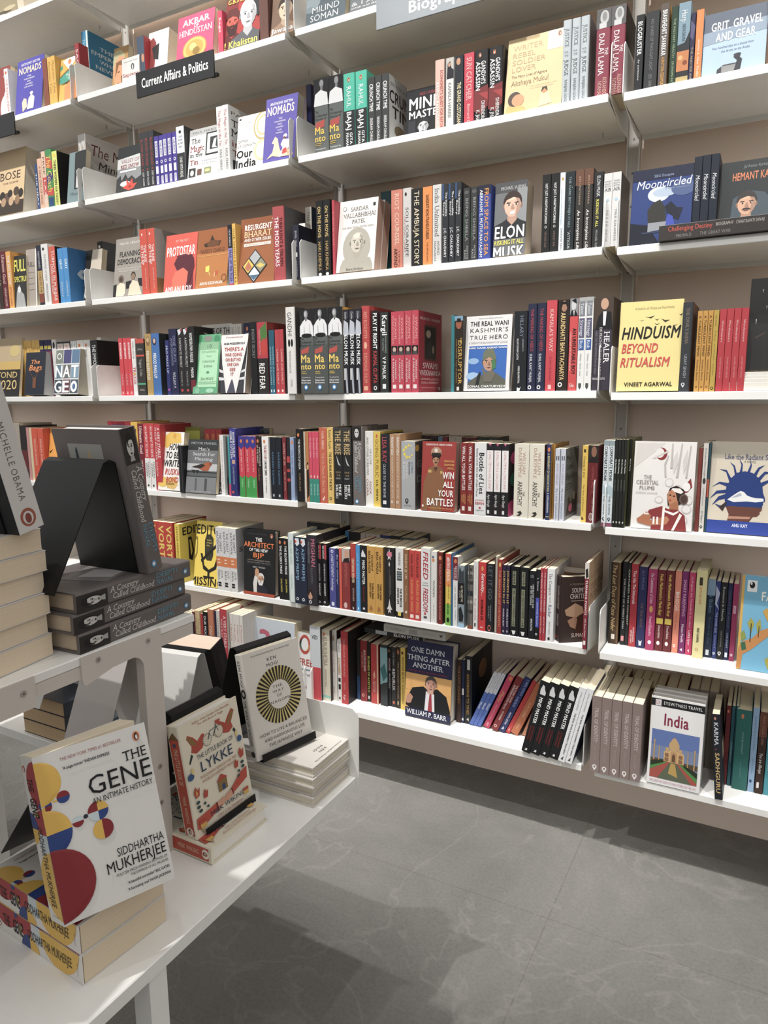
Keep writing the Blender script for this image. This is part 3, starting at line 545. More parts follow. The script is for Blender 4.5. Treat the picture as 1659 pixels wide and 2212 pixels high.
block('B', 3, 1209, 0, [
 ('s', 588, 655, 125, '1c1e20', 'black spine lettered BLOGBUSTER', 'x|BLOGBUSTER|.09|.52|.5|.5|f0f0ee|b;x|by someone|.58|.85|.2|.5|d8d8d6|i'),
 ('s', 665, 772, 102, '2e3032', 'charcoal spine with faint grey lettering', 'x|NO SHADE OF THOUGHT LIGHT|.1|.75|.22|.5|7a7c7c;x|LED GRAY|.8|.98|.22|.5|7a7c7c'),
 ('s', 778, 850, 34, '5c5048', 'taupe spine lettered BRAVEHEART', 'x|BRAVEHEART SAVARKAR|.08|.62|.5|.5|f4f4f2|b;x|ASHUTOSH DESHMUKH|.64|1.0|.35|.5|e0a030|b', {'frc': 'b8862c'}),
 ('s', 866, 922, 56, '1f3a26', 'dark green spine', 'x|THE INSTANT HEALTH|.15|.65|.3|.5|9ab088;x|DR DHARMA RAO|.7|.98|.3|.5|9ab088'),
 ('s', 922, 1020, 28, '7a98a8', 'sky spine over orange leaves', 'r|0|1|.52|.62|2a2a2c;p|0,.52 .6,.5 1,.36 1,.6 0,.6|2a2c30;r|0|1|.6|.85|c87a3c;e|.3|.68|.2|.03|e8a860;e|.7|.75|.2|.03|8a4420;r|0|1|.85|.92|2a2a2a;r|0|1|.92|1|b8a060;x|Harp|.1|.24|.45|.5|e8eef0;x|NIDHI DALMIA|.27|.48|.28|.5|4a5c68'),
 ('s', 1022, 1062, 104, '2a2448', 'dark indigo spine', 'x|THE ANDTIDE AVE|.5|.98|.4|.5|b8a878;p|0,.1 1,.2 .6,.4 0,.35|5a5478'),
 ('s', 1065, 1126, 82, 'e8822e', 'orange spine with white script', 'x|Sunaina A. New Thriller|.42|.96|.28|.5|f8e8d8|i', {'frc': '9ab0c0'}),
 ('f', 1128, 1635, 115, 'a8c2da', 'sky blue cover lettered GRIT GRAVEL AND GEAR', 'r|0|1|0|.3|5a6474;p|0,.3 1,.22 1,.42 0,.5|8a9cb0;t|GRIT. GRAVEL|.12|.92|.16|.29|e4e4e6|b;t|AND GEAR|.2|.82|.34|.47|e4e4e6|b;t|Four hundred days on a bicycle from|.15|.8|.55|.585|5a6a7c|i;t|the Arctic to the Andes|.3|.75|.62|.655|5a6a7c|i;p|.24,1 .25,.92 .35,.86 .56,.86 .6,.96 .62,1|3a3a40;r|.32|.56|.88|.98|8a8a88;p|.52,.98 .56,.82 .5,.76 .56,.74 .64,.82 .62,.98|2e3038;e|.56|.73|.06|.02|3a3a44;e|.58|.75|.03|.03|2e3038', {'tilt': 5}),
 ('s', 1640, 1760, -40, '6a4a30', 'brown spine past the sky blue cover', '', {'h': .22})])
block('C', 0, 0, 450, [
 ('s', 2, 34, 352, '3a2a22', 'dark brown spine', 'x|SEVA|.3|.6|.4|.5|b89a70'),
 ('s', 36, 77, 347, '6a2028', 'maroon spine lettered Ultimate Goal', 'x|Ultimate Goal|.06|.55|.5|.5|e8c8c0;x|VIKRAM SOOD|.62|.95|.35|.5|e8c8c0'),
 ('s', 79, 116, 347, 'e8a23c', 'orange spine lettered THE NO SHOW', 'x|THE NO-SHOW|.07|.58|.5|.5|wht|b;x|BETH O LEARY|.62|.95|.35|.5|c84a3a'),
 ('f', 118, 212, 380, '2e2e2c', 'black cover lettered FULL SPECTRUM in yellow', 't|FULL|.02|.95|.08|.3|e8e034|b;t|SPECTRUM|.02|1.1|.4|.5|e8e034|b;p|.1,1 .2,.7 .4,.55 .6,.7 .8,.75 .95,1|a8a8a6;e|.4|.65|.14|.06|dcdcda', {'tilt': 4, 't': .012}),
 ('f', 214, 296, 330, 'a89c90', 'taupe cover with white edges', 'r|.9|1|0|1|e8e4dc;t|FULL|.1|.8|.22|.3|4a4440|b;r|.2|.8|.4|.405|7a7068;r|.2|.8|.5|.505|7a7068;r|.2|.8|.6|.605|7a7068;r|.2|.8|.7|.705|7a7068', {'tilt': 4, 'set': .02}),
 ('s', 320, 357, 298, '26283a', 'dark spine with a tan foot', 'r|0|1|.42|.8|c09a58;r|0|1|.8|.95|8a4430;x|MANY HANDS|.1|.38|.4|.5|c8c8d0;x|LORD OF THE|.45|.78|.4|.5|4a3a20'),
 ('s', 359, 412, 288, 'e0ddd8', 'white spine lettered THE PROMISE', 'e|.35|.08|.16|.025|2a2a2a;x|THE PROMISE OF INDIA|.16|.6|.3|.5|8a8c94;x|JAIMINI BHAGWATI|.64|.95|.3|.5|8a8c94', {'fr': ''}),
 ('s', 418, 468, 308, 'd4543c', 'orange red spine lettered TURMOIL', 'x|TURMOIL IN PUNJAB|.07|.94|.42|.6|f0e0dc;x|RAMESH INDER SINGH|.3|.8|.2|.25|f0e0dc', {'frc': '2a2224'}),
 ('s', 487, 568, 323, '3f92d2', 'bright blue spine lettered GRIT', 'x|GRIT|.2|.38|.4|.55|e8f0f4|b;x|AMANDA P|.6|.88|.28|.5|d0e0ec', {'n': 2, 'frc': '2f74ae', 'fr': 't|G|.3|1.0|.35|.56|b8c8d4|b;t|THE|.45|.9|.64|.7|d8e0e4'}),
 ('f', 664, 790, 335, 'c9bca8', 'cream cover with a dark half and white lettering', 'p|0,0 .4,0 .3,.4 .4,.6 .3,1 0,1|26221e;t|JAWA|.02|.4|.74|.82|f0f0ee|b;t|NEHRU|.02|.45|.84|.93|f0f0ee|b', {'set': .045})])
block('C', 1, 0, 450, [
 ('s', 806, 848, 268, '1c1a1c', 'black spine with red lettering beyond the plate', 'e|.4|.08|.2|.025|e8e0d8;x|The Great|.18|.7|.45|.5|c83a34', {'set': .13, 'd': .115, 'frc': '74787c'}),
 ('f', 898, 1132, 245, '9a9288', 'taupe cover lettered PLANNING DEMOCRACY', 't|NIKHIL MENON|.14|.86|.07|.11|dcd8d0;t|PLANNING|.16|.84|.23|.32|242424|b;t|DEMOCRACY|.1|.92|.36|.45|242424|b;e|.5|.5|.012|.008|b83a30;t|HOW A PROFESSOR, AN INSTITUTE|.1|.9|.515|.54|dcd8d0;t|AND AN IDEA SHAPED INDIA|.15|.85|.555|.58|dcd8d0;p|0,.8 .1,.78 .12,1 0,1|242424;p|.42,.76 .6,.74 .64,.86 .44,.88|242424;p|.82,.72 .95,.72 .98,.86 .86,.84|242424;p|.1,1 .12,.82 .24,.76 .4,.8 .42,.95 .36,1|e0d4b8;e|.25|.7|.09|.065|6a5848;p|.52,1 .56,.82 .66,.74 .84,.78 .98,1|d8ccb0;e|.66|.66|.08|.065|3a2c24;e|.66|.68|.07|.055|8a7058;e|.25|.71|.05|.04|4a3a30'),
 ('s', 1138, 1254, 172, 'd84c34', 'orange red spine lettered THE RISE OF THE BJP', 'e|.35|.08|.08|.02|wht;x|THE RISE|.24|.5|.3|.68|f4e4e0|b;x|OF THE BJP|.24|.54|.3|.3|f4e4e0|b;x|BHUPENDER YADAV|.6|.92|.14|.6|f0c8b8', {'n': 2, 'frc': 'a8a09a', 'fr': 'r|0|1|.75|1|9a6a3a'})])
block('C', 1, 350, 400, [
 ('f', 8, 258, 398, 'd6503e', 'red cover lettered PROTOSTAR', 't|3D TRILOGY 1|.32|.74|.1|.14|f0c0b4;t|PROTOSTAR|.06|.94|.22|.38|f4ece8|b;p|.35,.38 .65,.36 .92,.44 .96,.6 .9,.75 .78,1 .95,1 .9,.5 .5,.42|6a2630;p|.3,.52 .4,.4 .86,.38 .94,.5 .9,.72 .82,.86 .8,1 .5,1 .55,.8|5a2230;p|.3,1 .26,.8 .36,.66 .6,.6 .76,.68 .74,.84 .7,1|e8684c;t|AMLAN ROY|.06|.9|.92|1.02|f4ece8|b', {'t': .014}),
 ('f', 262, 512, 360, 'ba722c', 'orange brown cover with a small yellow flag', 'r|0|1|0|.4|9a5622;p|.2,.25 .4,.2 .45,.1 .55,.2 .75,.22 .7,.3 .25,.3|3a2a1a;e|.5|.25|.2|.06|6a4020;t|NANDI\'S CHARGE|.12|.88|.34|.41|4a2c16;r|.0|1|.45|.46|d0944a;p|.3,.64 .42,.62 .43,.7 .38,.74 .31,.73|e8d43a;p|.4,.72 .42,.72 .46,.8 .44,.8|d8c85a;p|.62,.74 .7,.72 .7,.78 .62,.79|c84a2c;p|.58,.8 .6,.75 .62,.76 .6,.84|d8b880;e|.9|.86|.09|.07|8a5020;e|.9|.86|.05|.04|ba722c;t|ARUN KRISHNAN|.14|.86|.905|.955|f4e8d8|b', {'t': .02}),
 ('s', 538, 571, 318, '24242c', 'black spine with a lilac foot', 'r|0|1|.38|.96|8f88c8;r|0|1|.96|1|b83a3a;x|TRAIL OF THE TIGER|.4|.93|.55|.5|2c2840|b;x|UDAYANIDHI|.08|.34|.35|.5|d8d8e0'),
 ('s', 573, 601, 308, 'e6b23a', 'yellow spine lettered OUR HINDU RASHTRA', 'x|OUR HINDU RASHTRA|.08|.96|.5|.5|4a3a20|w'),
 ('f', 600, 888, 268, '9c5a2a', 'brown cover with a four part diamond', 'r|0|1|0|.35|8c4c22;t|RESURGENT|.12|.86|.1|.18|f4ece4|b;t|BHARAT|.12|.86|.2|.29|f0c898;t|AND OTHER ISSUES|.12|.86|.31|.355|f4ece4|b;r|.12|.86|.385|.43|f0e8dc;t|AN ANTHOLOGY OF ESSAYS|.15|.83|.395|.42|9c5a2a|b;p|.45,.48 .8,.74 .45,1.0 .1,.74|2a2422;p|.45,.5 .6,.61 .45,.72 .3,.61|a8acae;p|.28,.625 .43,.735 .28,.845 .13,.735|e0bc3a;p|.62,.625 .77,.735 .62,.845 .47,.735|8a8a70;p|.45,.755 .6,.865 .45,.975 .3,.865|c8d4dc;p|.18,.76 .28,.66 .38,.76 .28,.82|b86a4a;p|.5,.74 .6,.7 .74,.74 .62,.78|d8b848;p|.34,.86 .45,.78 .56,.86 .45,.88|e8ecec;p|.32,.88 .58,.88 .45,.96|4a6a84;e|.9|.04|.04|.03|e0d0c0;e|.9|.03|.035|.025|9c5a2a', {'t': .016, 'pc': 'e0dcd4'}),
 ('s', 892, 985, 176, 'b2474a', 'thick red spine lettered THE MODI YEARS', 'x|THE MODI YEARS|.14|.8|.32|.36|f4e8e8|b;x|TURBULENCE & TRIUMPH|.15|.8|.26|.72|5a1c22|b', {'hb': 1, 'frc': '6c6a6c', 'fr': 'e|.7|.8|.4|.2|8a8886;t|TURB|.2|1|.9|.95|2a2a2c|b'}),
 ('s', 1050, 1098, 320, '26283a', 'small dark navy spine', 'x|JEWEL OF IT|.1|.4|.3|.5|b8b8c0;r|.3|.7|.5|.58|e0e0e0;x|JOHN ZUBRZYCKI|.65|.95|.3|.5|a8a8b8', {'set': .02}),
 ('s', 1100, 1150, 308, 'e4ded8', 'white spine with red SHAH lettering', 'x|SHAH|.1|.42|.6|.5|b82c2c|b', {'set': .06})])
block('C', 2, 650, 350, [
 ('s', 46, 97, 362, 'bab4aa', 'grey white spine with spaced lettering', 'x|THE GLOBOTICS|.06|.6|.42|.5|5a5650|w', {'set': .09, 'd': .15, 'frc': '14304a'}),
 ('s', 127, 242, 312, '1a1a1b', 'glossy black spine with gold lettering', 'x|ON THE MOVE|.08|.48|.4|.5|d8b868|b;x|HARI KHEMKA|.54|.92|.4|.5|c8a458;e|.5|.97|.22|.02|wht', {'n': 2, 'hb': 1}),
 ('s', 255, 276, 305, 'c23a4a', 'thin crimson spine', 'x|A CENTURY IS NOT|.15|.6|.3|.5|e89a9a'),
 ('f', 277, 580, 318, 'd9d6d1', 'white cover with an oval stone bust', 't|SARDAR|.3|.76|.1|.155|6a625a;t|VALLABHBHAI|.12|.94|.185|.245|6a625a;t|PATEL|.36|.7|.275|.33|6a625a;e|.14|.11|.05|.03|6a6a68;e|.14|.11|.04|.024|d9d6d1;t|THE MAN WHO UNITED INDIA|.1|.92|.37|.395|9a948c;e|.51|.66|.36|.27|a8a294;F|.53|.6|.18|c2b9a8|8a8476|a8a294|k;t|Balraj Krishna|.28|.72|.955|.985|5a544c;r|.88|.94|.07|.11|2a2a2a', {'n': 2, 't': .036, 'pc': 'b8a090'}),
 ('s', 640, 722, 240, '17484a', 'dark teal spine behind the white cover', '', {'set': .12}),
 ('s', 722, 812, 228, 'd07a62', 'salmon spine lettered COUNSEL', 'x|RIOT COUNSEL|.05|.7|.36|.5|e8c4b0;x|ARVIND|.74|.98|.3|.38|4a2420|b;x|TIMES|.76|.98|.12|.7|8a4436'),
 ('s', 814, 880, 212, 'cbc7c3', 'light grey spine with dark lettering', 'e|.35|.075|.13|.025|2c2c2c;x|SOLI SORABJEE|.24|.86|.36|.5|3a3a3a;x|LIFE AND TIMES|.35|.8|.13|.2|b87868'),
 ('s', 880, 970, 217, '222220', 'black spine lettered THE AMBUJA STORY', 'x|THE AMBUJA STORY|.03|.97|.42|.48|ead8b4'),
 ('s', 970, 1046, 202, 'ea8a2e', 'orange spine lettered NON-TRANSLATABLES', 'x|SANSKRIT NON-TRANSLATABLES|.1|.66|.32|.5|5a2c1a|b;x|THE IMPORTANCE|.7|.96|.16|.5|8a4a1c'),
 ('s', 1048, 1117, 185, 'd2d0cd', 'grey white spine lettered India Unlimited', 'x|India Unlimited|.05|.64|.5|.5|5c5a58;x|ARVIND|.7|.88|.28|.68|7a7876;x|PANAGARIYA|.7|.96|.24|.3|7a7876'),
 ('s', 1122, 1277, 180, '2e3034', 'charcoal spine with white lettering halves', 'x|The Incredible|.1|.4|.26|.66|e8e8ea|b;x|Story|.22|.4|.22|.3|e8e8ea|b;x|J.C. CHAUDHRY|.55|.92|.36|.5|e8e8ea|b;r|0|.3|0|.2|34507a', {'n': 3, 'hb': 1}),
 ('s', 1285, 1404, 210, '38393a', 'dark grey spine with pale grey lettering', 'e|.5|.06|.3|.025|5a5a5a;x|BEING SHEELA|.14|.72|.36|.55|9a9a98;x|LUNCH WITH SAMIR|.35|.68|.12|.22|8a5a;x|ADITHI|.78|.96|.22|.66|b0b0ae;x|RAO|.84|.96|.22|.36|b0b0ae'.replace('8a5a', '2f8a5a'), {'n': 2, 'hb': 1}),
 ('s', 1406, 1508, 190, '3a4d9e', 'blue spine with orange and white lettering', 'r|0|1|0|.12|26283c;x|FROM SPACE TO SEA|.05|.94|.3|.66|e89a3c|b;x|ABRAHAM E. MUTHUNAYAGAM|.06|.96|.22|.26|e4e8f0|b', {'hb': 1})])
block('C', 2, 1000, 330, [
 ('f', 236, 490, 250, '6c6e70', 'grey cover with a smiling man and huge white lettering', 'r|0|1|0|.14|4a4a4c;r|.7|1|.1|.7|8a8e90;t|MICHAEL VLISMAS|.18|.95|.06|.105|b8b8b8;F|.56|.32|.27|dfae94|3a2a22|26282c|;p|.48,.41 .66,.4 .62,.445 .52,.45|f0ece8;t|ELON|.05|.95|.6|.76|f6f6f4|b;t|RISKING IT ALL|.05|.95|.79|.85|e8dc38|b;t|MUSK|.03|.97|.88|1.04|f6f6f4|b', {'t': .05, 'pc': 'cbb9a0', 'tilt': 5}),
 ('s', 622, 757, 178, '1d1d1e', 'black spine with slim white lettering', 'x|NOT JUST A NIGHTWATCHMAN|.12|.62|.28|.5|e8e8e6|b;m|.5|.665|.14|b8b8b6|1d1d1e;x|VINOD RAI|.72|.92|.24|.5|8a7060', {'n': 2}),
 ('s', 759, 802, 160, 'd6dde2', 'pale blue white spine', 'e|.5|.08|.2|.02|c89030;x|Letters from a Father to his Daughter|.2|.66|.2|.4|8ab0c8|i;x|Jawaharlal Nehru|.7|1.0|.35|.55|6a6a6a'),
 ('s', 805, 880, 155, '1f282c', 'dark slate spine lettered THE DARK BETWEEN STARS', 'x|THE DARK BETWEEN STARS|.06|.7|.22|.45|8aa0a8;x|ATTICUS|.76|.97|.24|.45|c8d0d0;e|.7|.2|.03|.004|wht;e|.3|.5|.03|.004|wht;e|.6|.75|.03|.004|wht'),
 ('s', 882, 1022, 138, '33302e', 'brown topped black spine with white script', 'r|0|1|0|.2|6a4632;x|AN UNCHANIA|.08|.44|.2|.5|b89a80;x|An Incomplete Life|.5|.99|.34|.45|f0ece8|i', {'n': 2, 'hb': 1}),
 ('s', 1026, 1102, 158, '262628', 'black spine with white then yellow lettering', 'x|ELON MUSK|.05|.32|.34|.5|e4e4e2;x|RISKING IT ALL|.36|.72|.28|.45|e4d83a|b;x|MICHAEL VLIS|.76|.99|.22|.45|a8a8a6'),
 ('s', 1105, 1243, 168, 'd4d3d1', 'white spine with black AIR lettering', 't|WHEN|.12|.85|.1|.125|6a6a6a;t|BREATH|.12|.85|.135|.155|6a6a6a;t|BECOMES|.12|.85|.165|.185|6a6a6a;t|AIR|.1|.9|.2|.245|4a4a4a;e|.5|.36|.2|.02|a8c8d8;x|PAUL KALANITHI|.5|.92|.28|.5|a0a0a0', {'n': 2, 'frc': '4a4440'})])  # white pair's front cover coloured dark to stand for shading
block('C', 3, 1209, 250, [
 ('f', 552, 1036, 440, '223a78', 'dark blue cover of a couple under the moon', 'r|0|1|0|.15|141c38;p|0,.7 .3,.75 .5,1 0,1|0e1426;e|.45|.35|.18|.1|c8d4dc;e|.55|.33|.2|.06|a8b8cc;e|.85|.3|.2|.1|4a5c8a;p|.3,.75 .28,.55 .36,.46 .48,.42 .56,.52 .6,.7 .5,.78|2e2c28;p|.56,.52 .66,.46 .76,.55 .86,.56 .8,.72 .62,.66|141a2c;p|.62,.62 .7,.66 .78,.9 .6,1 .5,.98|3a4cae;p|.3,.72 .6,.72 .58,.82 .3,.84|8a8e94;t|S&G Escapes|.36|.68|.085|.12|8a98b8;t|Mooncircled|.08|.98|.15|.26|e0e4ec|i;t|a dark romance|.55|.95|.275|.295|8a98b8|i;r|.2|.6|.84|.86|2e3a54', {'tilt': 5}),
 ('s', 1040, 1240, 328, '202836', 'navy black spine with white script', 'x|Mooncircled|.22|.52|.5|.5|e4e8ec|i;x|S&G|.88|.97|.3|.5|a8b0c0', {'n': 3, 'set': .02}),
 ('f', 1248, 1700, 370, '131e1e', 'black cover with a moustached man in a suit', 't|Jai Kumar Karkare|.4|.86|.06|.1|7a8484|i;t|HEMANT KARKARE|.22|1.2|.16|.26|d0703a|b;p|.25,.5 .5,.4 .8,.45 1,.6 1,1 .2,1|3a4a54;F|.5|.58|.17|d09a78|2a2422|2e3a5a|MS;p|.38,.82 .5,.95 .62,.8 .6,1 .4,1|d8dce8;p|.47,.88 .53,.88 .55,1 .46,1|b83040;r|0|1|.92|1|5a6468', {'set': .03})])
_P = on_y(1422, 524, YF-.012)
add_book(mat_from((0, 0, 1), (0, 1, 0), (-1, 0, 0), (_P[0]+.24, YF-.012, ROWZ['C']-.0045)), .033, .16, .24, '3c3634', 'dark brown book lying on its side in front, fourth shelf, bay past biography', 'books on the fourth shelf of the bay past biography', .02,
 sp='x|Challenging Destiny|.08|.45|.3|.72|d8503a;x|BIOGRAPHY|.48|.62|.2|.72|b8b0a8;x|CHHATRAPATI SHIVAJI|.64|.86|.2|.72|b8b0a8;x|MEDHA D|.15|.28|.2|.25|8a8480;x|THE GREAT WAR|.35|.6|.2|.25|8a8480;m|.6|.93|.22|wht|3c3634')
block('D', 0, 0, 640, [
 ('s', 165, 345, 360, 'e0b040', 'yellow spine', 'x|NATURE|.12|.3|.4|.5|8a6a20;x|SANKAR|.45|.6|.4|.5|8a6a20', {'n': 6, 'set': .05}),
 ('s', 346, 440, 352, '2c2450', 'indigo spine with yellow label', 'r|.1|.9|.1|.16|e0c83a;r|0|1|.2|1|7a2030;x|SHASHI|.3|.5|.4|.5|wht', {'n': 3, 'set': .05}),
 ('s', 442, 476, 346, 'e2deda', 'white spine with a dark figure', 'e|.5|.1|.25|.06|2a2a2a', {'set': .05}),
 ('s', 482, 586, 366, '2a2828', 'black spine with pink label', 'r|.05|.95|.03|.2|d8ccc6;x|EATING|.06|.17|.3|.5|c85a5a', {'n': 2, 'set': .05}),
 ('s', 590, 635, 358, 'd8dce0', 'thin white spine with black lettering', 'x|FOR THE|.05|.2|.4|.5|3a3a4a', {'n': 2, 'set': .05}),
 ('s', 638, 742, 352, 'e4e2de', 'white spine with an oval bird mark', 'e|.4|.09|.16|.03|d87a3a;x|Penguin|.16|.3|.3|.4|6a6a6a', {'n': 2, 'set': .05}),
 ('s', 746, 800, 352, '1e1e1f', 'black spine lettered THE IMMORTAL', 'x|THE IMMORTAL|.08|.6|.5|.5|e4e4e2', {'set': .03}),
 ('f', -120, 148, 345, 'b8a078', 'gold cover with a black foot', 'r|0|1|.54|1|1e1c1a;e|.82|.22|.15|.1|c8b068;r|0|1|.4|.54|c8a44a;t|BEYOND|.1|.92|.58|.68|d8b868;t|2020|.3|.92|.72|.88|d8b868', {'t': .012}),
 ('f', 190, 345, 462, '1c2232', 'dark navy cover with orange script', 't|The|.3|.72|.18|.27|e88a3c|bi;t|Bags|.2|.85|.3|.43|e88a3c|bi;p|.1,.35 .12,.35 .45,.6 .5,.6 .85,.35 .87,.35 .52,.64 .44,.64|5a3420;r|.42|.58|.6|.84|7a4422', {'t': .045, 'pc': 'a8a8a8', 'set': .004}),
 ('f', 425, 618, 438, 'dcdcda', 'photo grid cover with large white letters', 'r|.02|.33|.02|.32|7a8478;r|.35|.66|.02|.32|4a4a7a;r|.68|.99|.02|.32|5a7a9a;r|.02|.33|.35|.65|5a7a8a;r|.35|.66|.35|.65|6a6a6a;r|.68|.99|.35|.65|7a9ab0;r|.02|.33|.68|.98|3a4a5a;r|.35|.66|.68|.98|6a3a44;r|.68|.99|.68|.98|4a5a6a;e|.17|.16|.1|.07|e8e8e6;e|.17|.16|.07|.05|7a8478;t|N|.04|.31|.37|.63|f4f4f2|b;t|A|.36|.64|.37|.63|f4f4f2|b;t|T|.7|.97|.37|.63|f4f4f2|b;t|G|.04|.31|.71|.96|f4f4f2|b;t|E|.38|.62|.71|.96|f4f4f2|b;e|.83|.835|.13|.125|f4f4f2;e|.83|.835|.06|.065|4a6a9a', {'t': .05, 'pc': 'b0a898', 'set': .004})])
block('D', 1, 0, 640, [
 ('s', 800, 832, 328, 'd8d6d2', 'white spine lettered Our Indian Cuisine', 'x|Our Indian Cuisine|.06|.6|.5|.5|2a2a2a', {'set': .085, 'd': .15, 'frc': 'd8d6d2', 'fr': 'r|.1|.5|.1|.16|2a2a2a'}),
 ('s', 878, 922, 385, 'd84a8a', 'magenta spine', 'x|NINE|.05|.3|.4|.5|wht', {'n': 2, 'set': .16, 'd': .09}),
 ('s', 924, 962, 383, '26263a', 'dark spine with white lettering', 'x|NINE RUPEES|.05|.4|.4|.5|wht', {'set': .185, 'd': .06}),
 ('s', 970, 1065, 336, 'd83844', 'bright red spine', 'r|.3|.7|.08|.36|f0d8d8;x|RED LITTLE|.1|.35|.3|.5|d83844|b;x|LAURA BATES|.62|.82|.3|.5|f0c8c8;m|.5|.95|.2|f0c8c8|d83844', {'n': 3}),
 ('s', 1067, 1098, 338, 'e6e2de', 'white spine with red TRAZZE lettering', 'x|PAMELA ADLON|.05|.35|.4|.5|5a5a5a;x|TRAZZE|.5|.8|.6|.5|c03a4a|b;r|.2|.8|.6|.64|e0a030'),
 ('s', 1103, 1168, 340, '3a3632', 'dark spine with red and green bands', 'r|0|1|0|.08|c84a38;r|0|1|.28|.31|d84a38;r|0|1|.78|.81|4aa87a;t|Johnny|.2|.8|.16|.2|b8b0a8;x|Vagina Cello|.36|.66|.3|.5|b8b0a8;t|Abdulla|.2|.8|.88|.92|b8b0a8'),
 ('s', 1177, 1226, 300, 'b4924c', 'gold spine lettered PERIOD HAIRSTYLES', 'e|.5|.12|.3|.08|8a6a44;e|.5|.1|.2|.04|d0a880;x|PERIOD HAIRSTYLES|.28|.75|.4|.35|f4f0e4|b'),
 ('s', 1227, 1290, 297, '3f72b4', 'blue spine lettered PERIOD MAKE-UP', 'e|.4|.13|.25|.06|2a2a3a;e|.4|.12|.16|.04|d8b0a0;x|PERIOD MAKE-UP|.32|.72|.4|.35|f0f4f8|b', {'frc': '2e3034'}),
 ('s', 1335, 1364, 352, '2c3470', 'thin royal blue spine', 'x|PRO MAKE UP|.1|.6|.5|.4|c8d0e8;e|.5|.9|.25|.02|d04a9a'),
 ('s', 1366, 1427, 262, '24274a', 'dark navy spine', 'x|ONE GUN\'S|.1|.5|.3|.7|8a90b8;x|AFTER DISHONOUR|.14|.55|.25|.35|8a90b8;x|WILLIAM P.|.65|.9|.35|.5|c8cce0'),
 ('s', 1430, 1520, 258, '2b282a', 'black spine with a white wing on top', 'p|.1,.02 .9,.0 .6,.08 .3,.1|d8dce4;p|.5,.02 .9,.0 .8,.06|b84a4a;x|A NATION TO PROTECT|.14|.58|.35|.5|d8d8d6;x|PRIYAM G|.64|.86|.25|.5|a8a8a6;e|.5|.93|.2|.02|c83a3a', {'n': 2}),
 ('s', 1522, 1568, 240, '262424', 'black spine with bold white lettering', 'x|HOMEGROWN FAILURE|.1|.52|.5|.4|e8e8e6|b;x|MANIA|.6|.75|.5|.4|e8e8e6|b;r|.1|.9|.78|.95|7a2a34', {'frc': '2a2826', 'fr': 't|V|.3|.9|.08|.16|b8b8b6'})])
